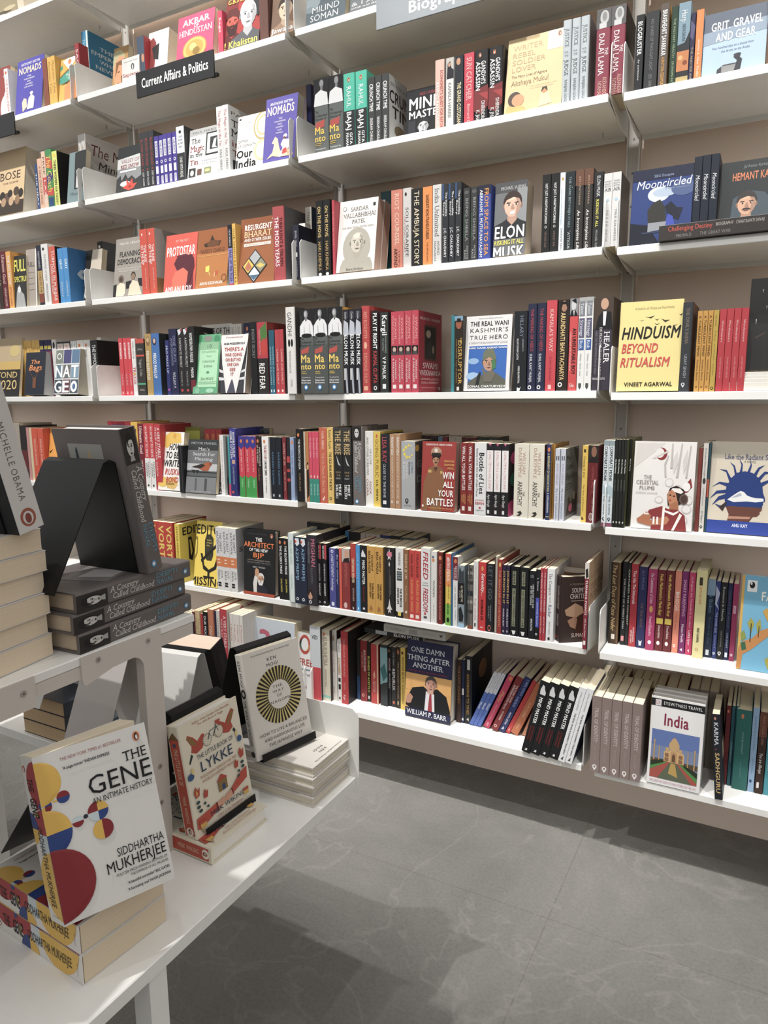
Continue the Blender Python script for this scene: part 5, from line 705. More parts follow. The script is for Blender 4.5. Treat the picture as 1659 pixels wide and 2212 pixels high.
block('E', 2, 620, 880, [
 ('s', 128, 155, 192, 'ddd4c2', 'cream spine with brown script', 'x|The Journal of Mystic Life M.E.Cosmos|.12|.8|.4|.5|7a6a50|i'),
 ('s', 155, 183, 194, 'b8763a', 'brown spine with a bearded figure', 'p|.3,.45 .8,.42 1,.7 .9,.9 .3,.95|2a221c;e|.6|.5|.25|.04|c89a6a'),
 ('s', 184, 264, 195, 'd23a58', 'thin pink spine over a green foot', 'r|0|1|.66|1|1f8a78;x|The Gospel of John|.08|.36|.4|.5|f0c4c8;x|KHALIL|.74|.9|.35|.5|b8e0d4;e|.5|.63|.2|.02|e8b0a0', {'n': 3}),
 ('s', 265, 326, 162, 'c4593a', 'terracotta spine with mirrored roman lettering', 'x|YASIR ABBASI|.04|.28|.3|.5|f0c8b0;x|Yeh Un Dinon Ki Baat Hai|.33|.86|.34|.5|e8a888;p|.3,.95 .6,.9 .65,.92 .45,.97|f0d0c0'),
 ('s', 327, 376, 160, 'dcb452', 'gold spine with black lettering', 'x|Robert Ruark|.03|.28|.45|.5|2a2418;x|THE OLD MAN AND THE BOY|.32|.82|.4|.5|2a2418|b;m|.45|.93|.2|2a2418|dcb452'),
 ('s', 378, 522, 158, '232425', 'black spine lettered THE RISE in gold', 'r|0|1|0|.34|3a3834;x|THE RISE|.04|.35|.6|.5|c8a868|b;p|.3,.36 .6,.46 .8,.5 .5,.48 .4,.44|b8b8b8;t|YOUR GUIDE|.2|.75|.57|.59|b89a6a;t|TO BE|.3|.7|.61|.63|b89a6a;t|GREAT|.2|.75|.65|.67|b8b8b8;x|MIKE|.74|.88|.26|.66|e8e8e6|b;x|SIELSKI|.74|.92|.26|.32|e8e8e6|b', {'n': 2, 'hb': 1}),
 ('s', 526, 612, 148, '6e6664', 'warm grey spine with a monochrome face and script', 'r|0|.85|0|.18|2a2624;e|.42|.08|.26|.068|1a1818;e|.42|.088|.2|.055|c8c4c0;e|.34|.08|.05|.008|2a2624;e|.5|.08|.05|.008|2a2624;r|.36|.48|.115|.12|5a5452;x|A Country|.2|.42|.28|.7|d8d4d0|i;x|Called Childhood|.2|.58|.28|.36|d8d4d0|i;x|DEEPTI|.63|.82|.26|.66|5a98b0;x|NAVAL|.63|.8|.26|.36|5a98b0;m|.38|.945|.18|3a8ab8|e8e8e8', {'hb': 1}),
 ('s', 626, 692, 188, 'dedbd5', 'white spine with grey and red spaced capitals', 'x|OF LOVE|.24|.44|.22|.66|6a6866;x|AND OTHER SORROWS|.08|.58|.22|.32|6a6866;x|ASHOK|.66|.84|.24|.62|a85a54;x|CHOPRA|.64|.86|.24|.26|a85a54', {'set': .012}),
 ('s', 692, 748, 192, 'dab92c', 'yellow spine lettered GOING PUBLIC', 'e|.5|.06|.14|.025|c8562a;x|GOING PUBLIC|.1|.6|.45|.5|8a6a1a;x|U.K. SINHA|.64|.92|.3|.5|4a3a14|b', {'set': .012}),
 ('s', 748, 822, 212, '20252d', 'midnight spine with large red capitals', 'x|LISA RAY|.04|.38|.45|.42|c8404a;x|CLOSE TO THE BONE|.4|.86|.24|.42|c8ccd0;r|.25|.6|.9|.95|e4e4e2', {'hb': 1}),
 ('s', 822, 908, 212, 'b4865e', 'bronze spine with white lettering', 'x|PRASHANT DESAI|.04|.28|.4|.5|f4ece0|b;x|THE BIOGRAPHY OF A FAILED VENTURE|.3|.86|.3|.5|e8d4bc|b;m|.4|.91|.22|f0e8dc|b4865e', {'n': 2}),
 ('s', 910, 1022, 268, 'a9abad', 'silver dictionary spine with yellow dots', 'e|.2|.13|.09|.022|e4cc2a;e|.25|.19|.1|.024|e4cc2a;e|.36|.09|.1|.024|e4cc2a;e|.4|.23|.1|.024|e4cc2a;e|.55|.06|.08|.02|e4cc2a;e|.6|.23|.08|.02|e4cc2a;e|.72|.07|.05|.014|d8d08a;e|.78|.2|.06|.016|e4cc2a;e|.84|.12|.03|.01|d8d8b8;x|Collins|.3|.46|.13|.8|5a8aa8;x|German|.3|.48|.13|.6|2a2c30;x|Dictionary|.3|.54|.13|.42|f0f0ee;x|& Grammar|.3|.57|.13|.22|f0f0ee;d|.4|.87|.14|2a2c30|a9abad;t|HarperCollins|.2|.7|.93|.945|2a2c30', {'frc': '4c4744', 'fr': 'e|.1|.1|.1|.05|c89a2a;t|GO|.1|.6|.28|.38|8a8684;t|DU|.1|.6|.5|.6|8a8684', 'set': .002}),
 ('f', 1062, 1330, 275, 'a2332a', 'brick red cover with an officer in khaki', 't|FOREWORD BY AKSHAY KUMAR|.12|.88|.035|.06|f4e4dc|b;F|.42|.27|.1|b8805a|2a1c18|8a5a34|M;p|.05,.95 .08,.6 .2,.42 .34,.38 .52,.38 .66,.46 .7,.6 .64,.7 .62,1 .3,1 .28,.8 .2,1 .05,1|8a5a34;p|.36,.38 .42,.44 .48,.38 .44,.36|5a3420;r|.56|.62|.42|.46|c8a04a;r|.2|.3|.41|.45|c8a04a;p|.27,.19 .28,.12 .36,.08 .48,.08 .58,.12 .58,.19|b4866a;r|.29|.56|.165|.2|2a2422;p|.3,.2 .56,.2 .54,.225 .33,.225|1e1a1a;e|.42|.13|.05|.03|d8d0c0;t|VISHWAS|.66|.96|.265|.295|e0a84a|b;t|NANGRE|.68|.96|.315|.345|e0a84a|b;t|PATIL|.78|.96|.365|.395|e0a84a|b;t|WIN|.64|.96|.435|.53|f4f0ec|b;t|ALL|.66|.96|.57|.655|f4f0ec|b;t|YOUR|.52|.96|.695|.785|f4f0ec|b;t|BATTLES|.2|.96|.82|.92|f4f0ec|b;t|Translated from the Marathi|.22|.96|.945|.965|e0a84a|i;r|.05|.1|.92|.95|f0e0d8', {'t': .024, 'pc': 'c0a898', 'tilt': 4, 'set': .006}),
 ('s', 1380, 1482, 280, '8c2a28', 'dark red spine lettered WIN ALL YOUR BATTLES', 'x|WIN ALL YOUR BATTLES|.05|.66|.42|.5|f4ece8|b;x|VISHWAS|.72|.86|.22|.76|e0a04a;x|NANGRE|.72|.84|.22|.5|e0a04a;x|PATIL|.74|.82|.2|.24|e0a04a;r|.28|.72|.89|.95|e8d8d0', {'n': 2}),
 ('s', 1488, 1582, 280, 'e2e2e2', 'white spine lettered Bottle of Lies', 'x|Bottle of Lies|.14|.7|.4|.62|1a1a1c|b;x|Ranbaxy and the Dark Side of Indian Pharma|.08|.74|.16|.24|3a3a3c;t|KATHERINE|.1|.85|.78|.8|c8443c;t|EBAN|.1|.85|.815|.85|c8443c|b;e|.5|.895|.1|.013|c8343c;t|juggernaut|.15|.85|.92|.935|4a4a4c|i', {'set': 0})], .003)
block('E', 2, 930, 880, [
 ('s', 440, 618, 288, '232224', 'black spine with a white lettered label', 'p|.3,.0 .7,.0 .5,.035|d0508a;r|.06|.95|.09|.66|ece6e4;x|A SMALL STEP IN A LONG JOURNEY|.11|.64|.32|.5|c87a84;x|Agra Gangly|.7|.88|.3|.4|e8e8e6|i;r|.2|.5|.92|.97|e0e0de', {'n': 3, 'frc': '2a2428', 'fr': 'e|.5|.2|.4|.1|c83a78;e|.4|.5|.3|.1|2f7a5a;e|.3|.9|.4|.12|c83a78;e|.5|.7|.3|.08|3a3a5a'}),
 ('s', 660, 896, 290, 'ddd6c4', 'thick cream spine lettered THE ANARCHY', 'x|WILLIAM|.11|.4|.2|.66|b89078;x|DALRYMPLE|.05|.45|.2|.4|b89078;x|ANARCHY|.5|.83|.3|.42|4a463e;x|THE|.64|.7|.14|.68|4a463e;p|.25,.92 .5,.9 .6,.93 .45,.97 .2,.97 .42,.94|3a362e', {'n': 2, 'frc': '6a3a2a', 'fr': 'e|.3|.5|.3|.2|d8c8a0;e|.4|.8|.3|.1|8a3a24'}),
 ('s', 912, 947, 293, '2a3868', 'blue spine lettered INNOVATIONS', 'e|.5|.07|.3|.03|d8763a;x|A BIOGRAPHY OF INNOVATIONS|.12|.62|.5|.5|d8c87a|b;x|R. GOPALAKRISHNAN|.64|.9|.4|.5|e4e4e8|b;r|.1|.9|.95|.96|d8c87a', {'frc': 'c08a28'}),
 ('s', 948, 978, 293, 'c08a28', 'mustard spine behind the lilac pair', '', {'set': .03, 'd': .14}),
 ('s', 980, 1062, 328, 'c4c8d4', 'lilac white spine with faint lettering', 'x|My Little Epiphanies|.55|.97|.34|.5|5a6a88;r|.2|.4|.1|.16|4a4a5a;r|.6|.8|.1|.16|4a4a5a;x|ASTHA CHITKARA|.2|.5|.4|.5|b8a8c8', {'n': 2, 'frc': '7c8288', 'fr': 't|My|.1|.4|.1|.18|1e2228;t|Little|.1|.6|.22|.3|1e2228;t|Epiphany|.1|.95|.35|.43|1e2228;p|.6,0 1,.05 .95,.3 .8,.2|3a3034;r|.1|.5|.5|.51|1e2228;r|.1|.6|.54|.545|1e2228;r|.1|.55|.57|.575|1e2228;p|.1,.95 .3,.7 .5,.8 .7,.65 .95,.7 .9,.95|4a4044;e|.3|.72|.07|.03|5a3a30;e|.45|.85|.14|.06|d8709a;e|.7|.7|.1|.06|b8b0a8', 'd': .135}),
 ('s', 1193, 1238, 302, 'dcb42e', 'yellow spine with cursive lettering', 'r|.2|.6|.05|.09|4a3a14;x|Getting It Out|.14|.42|.4|.4|6a5a1a|i;x|The How and Science|.5|.85|.25|.4|6a5a1a;p|.2,.92 .6,.96 .2,.97|3a2a14', {'set': .012}),
 ('s', 1240, 1318, 302, '6a1c20', 'maroon spine with a man at the top', 'r|0|1|0|.22|2a2422;e|.55|.08|.28|.07|8a5c44;p|.2,.16 .9,.14 1,.22 0,.22|1e1a1a;x|HITMAN AND ME|.28|.62|.24|.5|a8484a;x|Their Lives|.66|.85|.18|.6|c89a8a;e|.45|.92|.2|.05|d8c8c8;e|.45|.92|.16|.04|6a1c20;x|OM BOOKS|.885|.955|.2|.45|d8c8c8', {'set': .012})], .005)
block('E', 3, 1209, 900, [
 ('s', 328, 414, 188, 'ccd6da', 'pale grey blue spine with black block capitals', 'r|0|1|0|.06|8a9a9e;x|CORPORATE MONK|.07|.47|.55|.45|26282a|b;x|ANJU SHARMA|.64|.86|.36|.45|4a5c64;p|0,.5 1,.55 1,.66 0,.6|a8bcc4;d|.45|.91|.3|26384a|ccd6da;r|0|1|.955|1|8a4a64', {'n': 2}),
 ('s', 415, 514, 182, '20231e', 'thin black spine with white lettering', 'x|Wit For Meaning|.22|.38|.4|.5|e0e0dc|b;x|VARUN AGARWAL|.45|.58|.3|.5|7a7c74;d|.5|.94|.3|d8d8d4|20231e', {'n': 4, 'frc': '55582a'}),
 ('s', 530, 552, 180, '1c1e18', 'thin black spine against an olive cover', 'x|Wit For Meaning|.22|.36|.4|.5|e0e0dc|b', {'frc': '70743a', 'fr': 't|SKY|.3|1.0|.06|.3|1e1e14|b;p|.3,.8 .6,.4 .8,.5 .5,.9|b87a3a', 'set': .03}),
 ('f', 562, 1048, 200, 'dedad5', 'white cover with a dancer and feather line art', 'p|.04,.02 .5,.02 .3,.14 .02,.3|d0cac4;e|.45|.14|.09|.07|8a2a2a;e|.42|.13|.07|.055|dedad5;p|.3,.19 .55,.1 .56,.12 .34,.2|c8c0bc;p|.86,.48 .94,.4 .97,.5 .9,.56 .8,.58|8a2a2a;e|.88|.5|.06|.05|e8e4e0;e|.75|.52|.05|.04|c8c2be;e|.6|.46|.07|.05|c4beba;e|.6|.46|.055|.04|dedad5;e|.45|.66|.07|.04|c4beba;e|.45|.66|.055|.03|dedad5;e|.9|.75|.08|.05|c4beba;e|.9|.75|.065|.04|dedad5;e|.85|.88|.08|.05|c4beba;e|.85|.88|.065|.04|dedad5;e|.93|.65|.06|.05|c4beba;e|.93|.65|.045|.04|dedad5;p|.6,.3 .61,.02 .63,.02 .64,.3|b8b0ac;p|.7,.4 .76,.02 .78,.02 .74,.4|b8b0ac;p|.85,.4 .9,.04 .92,.04 .88,.4|b8b0ac;p|.52,.4 .5,.25 .56,.15 .57,.16 .53,.26 .55,.4|b8b0ac;p|.64,.2 .7,.1 .72,.24 .66,.36|ccc6c2;p|.8,.2 .86,.08 .86,.26 .82,.36|ccc6c2;t|THE|.18|.31|.385|.43|7a7068;t|CELESTIAL|.06|.43|.445|.49|7a7068;t|PLUME|.12|.37|.51|.55|7a7068;t|SHUBHADA VARADKAR|.06|.42|.575|.595|b8b0a8;p|.6,.72 .58,.6 .62,.52 .72,.49 .84,.53 .88,.62 .8,.7|2a1c18;e|.85|.64|.07|.06|6a5048;e|.85|.64|.05|.045|4a342e;p|.62,.57 .66,.52 .78,.52 .84,.56 .8,.58 .68,.56|e8e0d8;p|.585,.62 .6,.56 .66,.54 .72,.58 .75,.66 .7,.74 .63,.73|bc7a52;p|.64,.7 .76,.66 .78,.78 .62,.78|a8683f;e|.63|.6|.018|.008|1e1414;e|.69|.61|.02|.008|1e1414;p|.6,.655 .65,.65 .64,.67|9a2a2a;e|.645|.565|.008|.006|b02a2a;p|.3,.78 .5,.73 .62,.76 .76,.76 .88,.82 .92,1 .34,1 .36,.88 .26,.84|8a2c2c;p|.16,.86 .26,.8 .34,.84 .32,.9 .5,.86 .58,.86 .62,.9 .58,.94 .3,.96 .12,.93 .1,.89|b06a42;p|.5,.86 .6,.84 .64,.88 .6,.93 .52,.92|bc7a52;r|.37|.4|.855|.94|ece6e0;r|.43|.46|.855|.94|ece6e0;r|.22|.3|.815|.835|e0d8d0;p|.52,.74 .56,.74 .55,1 .51,1|ece6e0;p|.8,.8 .84,.82 .72,1 .68,1|ece6e0;p|.54,.77 .7,.8 .78,.77 .78,.79 .7,.83 .54,.79|ece6e0', {'t': .02, 'pc': 'c8beb4', 'tilt': 4, 'set': .012}),
 ('s', 1072, 1104, 250, '7a3028', 'thin brick spine behind the dancer cover', 'x|THE CELESTIAL|.3|.7|.3|.5|a85a50', {'set': .03}),
 ('s', 1106, 1148, 212, 'cdc8c0', 'grey white spine with a tiny portrait', 'x|The President\'s Mother\'s Daughter|.05|.38|.3|.5|4a4a48;e|.5|.42|.3|.035|3a3836;x|Grateful Devotions|.5|.7|.25|.5|8a8680|i;x|Dr Nageen|.76|.9|.3|.5|4a4a48;d|.45|.94|.3|26282a|cdc8c0', {'set': .03}),
 ('s', 1150, 1166, 212, '1c4a58', 'thin dark teal and red spine', 'r|0|1|.4|.6|b84a2a', {'set': .03}),
 ('f', 1166, 1680, 205, 'd2c6b0', 'beige cover with a wild haired blue silhouette', 't|Like the Radiant Sun|.22|.96|.135|.19|2a3c7a;t|A NOVEL|.52|.7|.2|.225|6a6458;p|.26,.64 .27,.5 .33,.4 .42,.335 .54,.315 .66,.33 .76,.385 .82,.46 .84,.54 .875,.6 .88,.63 .85,.645 .855,.67 .84,.68 .845,.7 .83,.72 .3,.72|1f3a7c;p|.3,.63 .4,.575 .46,.545 .5,.53 .55,.54 .6,.575 .66,.59 .74,.6 .85,.6 .86,.63 .74,.645 .6,.64 .4,.655|e4e4e2;p|.36,.61 .46,.565 .5,.55 .52,.58 .44,.6|a8b0bc;p|.28,.7 .845,.7 .835,.735 .81,.745 .815,.77 .77,.8 .71,.805 .68,.84 .66,.86 .32,.86 .34,.79|6a3c30;p|.33,.81 .68,.805 .66,.83 .33,.84|b8846a;p|.3,.45 .16,.44 .04,.5 .16,.46 .28,.49|1f3a7c;p|.28,.52 .12,.54 .02,.63 .13,.57 .27,.56|1f3a7c;p|.27,.57 .16,.6 .06,.7 .17,.64 .27,.62|1f3a7c;p|.34,.4 .26,.31 .14,.3 .25,.33 .31,.43|1f3a7c;p|.42,.345 .38,.26 .3,.22 .36,.27 .39,.36|1f3a7c;p|.5,.325 .5,.24 .44,.18 .48,.25 .46,.33|1f3a7c;p|.58,.32 .62,.24 .6,.17 .64,.25 .62,.325|1f3a7c;p|.68,.34 .74,.27 .84,.24 .76,.29 .72,.36|1f3a7c;p|.75,.38 .84,.31 .95,.32 .85,.34 .78,.41|1f3a7c;p|.8,.43 .9,.4 .98,.43 .9,.43 .82,.47|1f3a7c;p|.3,.66 .2,.7 .1,.68 .2,.73 .31,.7|1f3a7c;p|.24,.76 .3,.66 .27,.66 .18,.72|3a2c28;r|0|1|.86|1|2a449c;t|ANU KAY|.4|.64|.89|.925|e8ecf4|b', {'tilt': 5, 'set': .03, 't': .02})], .005)
block('F', 0, 0, 880, [
 ('f', 200, 342, 730, 'c89a60', 'tan cover with brown lettering', 't|Bre|.62|.98|.15|.24|5a3a24;t|tlu|.75|.98|.3|.38|a87a4a'),
 ('s', 343, 402, 732, 'dcd2c6', 'white spine beside the tan cover', 'r|.1|.9|.5|.9|e8e8e4;x|STORIES|.55|.85|.5|.5|8a9aa8;e|.5|.2|.3|.1|b88a6a')])
block('F', 1, 300, 1080, [
 ('s', 105, 290, 165, 'c2392a', 'red spine lettered VORTEX in yellow', 'x|VORTEX|.06|.86|.62|.5|ecd04a|b;p|.0,.6 .2,.55 .4,.62|7a1e14', {'n': 3, 'd': .17}),
 ('s', 306, 343, 190, 'e6c628', 'yellow spine lettered EDITOR MISSING', 'x|EDITOR MISSING|.05|.58|.32|.5|2a2414;x|RUBEN B|.66|.9|.3|.5|2a2414', {'d': .135, 'frc': 'ecd02c', 'fr': 't|EDITOR|.12|1.2|.07|.2|26221a|b;p|.3,.25 .42,.25 .5,.5 .42,.66 .3,.62|26221a;p|.34,.3 .4,.3 .44,.5 .38,.58|ecd02c'}),
 ('f', 432, 632, 180, 'eccc28', 'yellow cover with a struck out microphone', 't|EDITOR|.03|1.12|.06|.2|26221a|b;p|.4,.56 .36,.3 .42,.2 .6,.2 .7,.26 .72,.52 .66,.6 .48,.6|3a3626;t|THE MEDIA|.44|.62|.28|.3|e8d048;t|IN TODAY\'S|.44|.66|.32|.34|e8d048;t|INDIA|.44|.56|.36|.38|e8d048;p|.24,.6 .98,.26 1,.31 .28,.64|26221a;p|.22,.5 .3,.5 .4,.68 .58,.74 .78,.68 .9,.5 .97,.5 .86,.72 .6,.79 .36,.74|26221a;r|.54|.62|.76|.85|26221a;r|.38|.8|.84|.87|26221a;p|.0,.25 .08,.25 .1,.5 .02,.6|8a7a20;p|.0,.3 .05,.3 .05,.5 .0,.55|eccc28;t|MISSING|-.12|1.15|.87|.985|26221a|b', {'set': .004, 't': .018}),
 ('s', 628, 792, 215, 'd6d6d6', 'white spine with an orange band', 'r|0|1|.46|.62|dc7a3a;x|THE GREAT|.08|.38|.3|.72|3a3a3c;x|SHUTDOWN|.06|.4|.3|.3|3a3a3c;x|JYOTI|.68|.8|.26|.7|3a3a3c;x|MUKUL|.68|.84|.26|.3|3a3a3c;r|.2|.55|.5|.52|f0d0b8;r|.2|.6|.55|.57|f0d0b8;r|.15|.6|.87|.9|1e1e20;r|.15|.6|.91|.94|1e1e20', {'n': 3, 'frc': 'a8a8a8', 'fr': 't|SHUT|.1|.9|.3|.37|1e1e20;e|.6|.75|.3|.2|4a3030', 'd': .145, 'set': .002}),
 ('f', 833, 1082, 235, '1e1f21', 'black cover with orange title and a waving bearded man', 't|NILANJAN MUKHOPADHYAY|.15|.75|.05|.075|4a4a4c;g|.9|.075|.04;t|THE|.4|.6|.12|.175|f4f0ec|b;t|ARCHITECT|.03|.97|.19|.265|ec7a2c|b;t|OF THE NEW|.2|.78|.285|.33|f4f0ec|b;t|BJP|.33|.66|.35|.42|ec7a2c|b;t|HOW NARENDRA MODI|.15|.85|.455|.475|a8988a;t|TRANSFORMED THE PARTY|.12|.88|.49|.51|8a8886;r|.1|.9|.525|.528|5a5a5a;t|AJAY SINGH|.3|.7|.555|.58|c8c8c6;F|.56|.74|.1|c8946c|dcd8d4|26282e|b;p|.34,.98 .32,.82 .36,.72 .4,.66 .48,.68 .46,.78 .44,.86 .44,1|d8d4ce;p|.38,.7 .38,.62 .42,.58 .5,.6 .52,.66 .46,.72|c8946c;p|.5,.84 .64,.84 .78,.9 .8,1 .42,1|2a2c36;r|0|1|.955|1|b84a2a', {'t': .026, 'pc': 'c4b4a4', 'tilt': 3, 'set': .002, 'hb': 1}),
 ('s', 1122, 1200, 300, '1c1d1e', 'black spine with white and yellow lettering', 'e|.4|.07|.2|.03|d87a3a;x|THE ELDER\'S PRIDE|.12|.58|.4|.5|f0f0ee|b;x|SUNIL SHARMA|.66|.88|.3|.5|d8c83a|b', {'n': 2, 'set': .004, 'd': .13}),
 ('s', 1201, 1243, 262, 'd2dcda', 'pale mint spine with green lettering', 'x|WELLNESS GATES|.1|.45|.4|.5|6a9a88;x|NAVIN|.6|.8|.35|.5|8ab0a4;r|0|.15|0|1|a8b8b4', {'set': -.006}),
 ('s', 1245, 1344, 292, '222a3e', 'navy spine topped by a white figure', 'p|.2,.02 .8,.02 .9,.1 .5,.14 .2,.1|d8dce0;p|.1,.04 .5,.06 .3,.1|d84a30;x|AZIM PREMJI|.16|.64|.42|.5|8ab8d8;m|.4|.93|.2|e8e8ea|222a3e', {'n': 2, 'set': -.01}),
 ('s', 1345, 1422, 275, '302c34', 'thick dark spine with pink lettering and a face', 'x|MEGHAN|.06|.44|.36|.66|d8708a;x|MISUNDERSTOOD|.1|.4|.16|.24|8a8a92;x|SEAN SMITH|.46|.68|.22|.5|6a6a74;e|.3|.85|.26|.065|c8947a;p|.05,.82 .2,.77 .4,.77 .55,.82 .6,.92 .5,.86 .3,.8 .1,.88|2a1c18;m|.3|.95|.14|e8e8ea|302c34', {'set': -.01, 'd': .2})], .006)
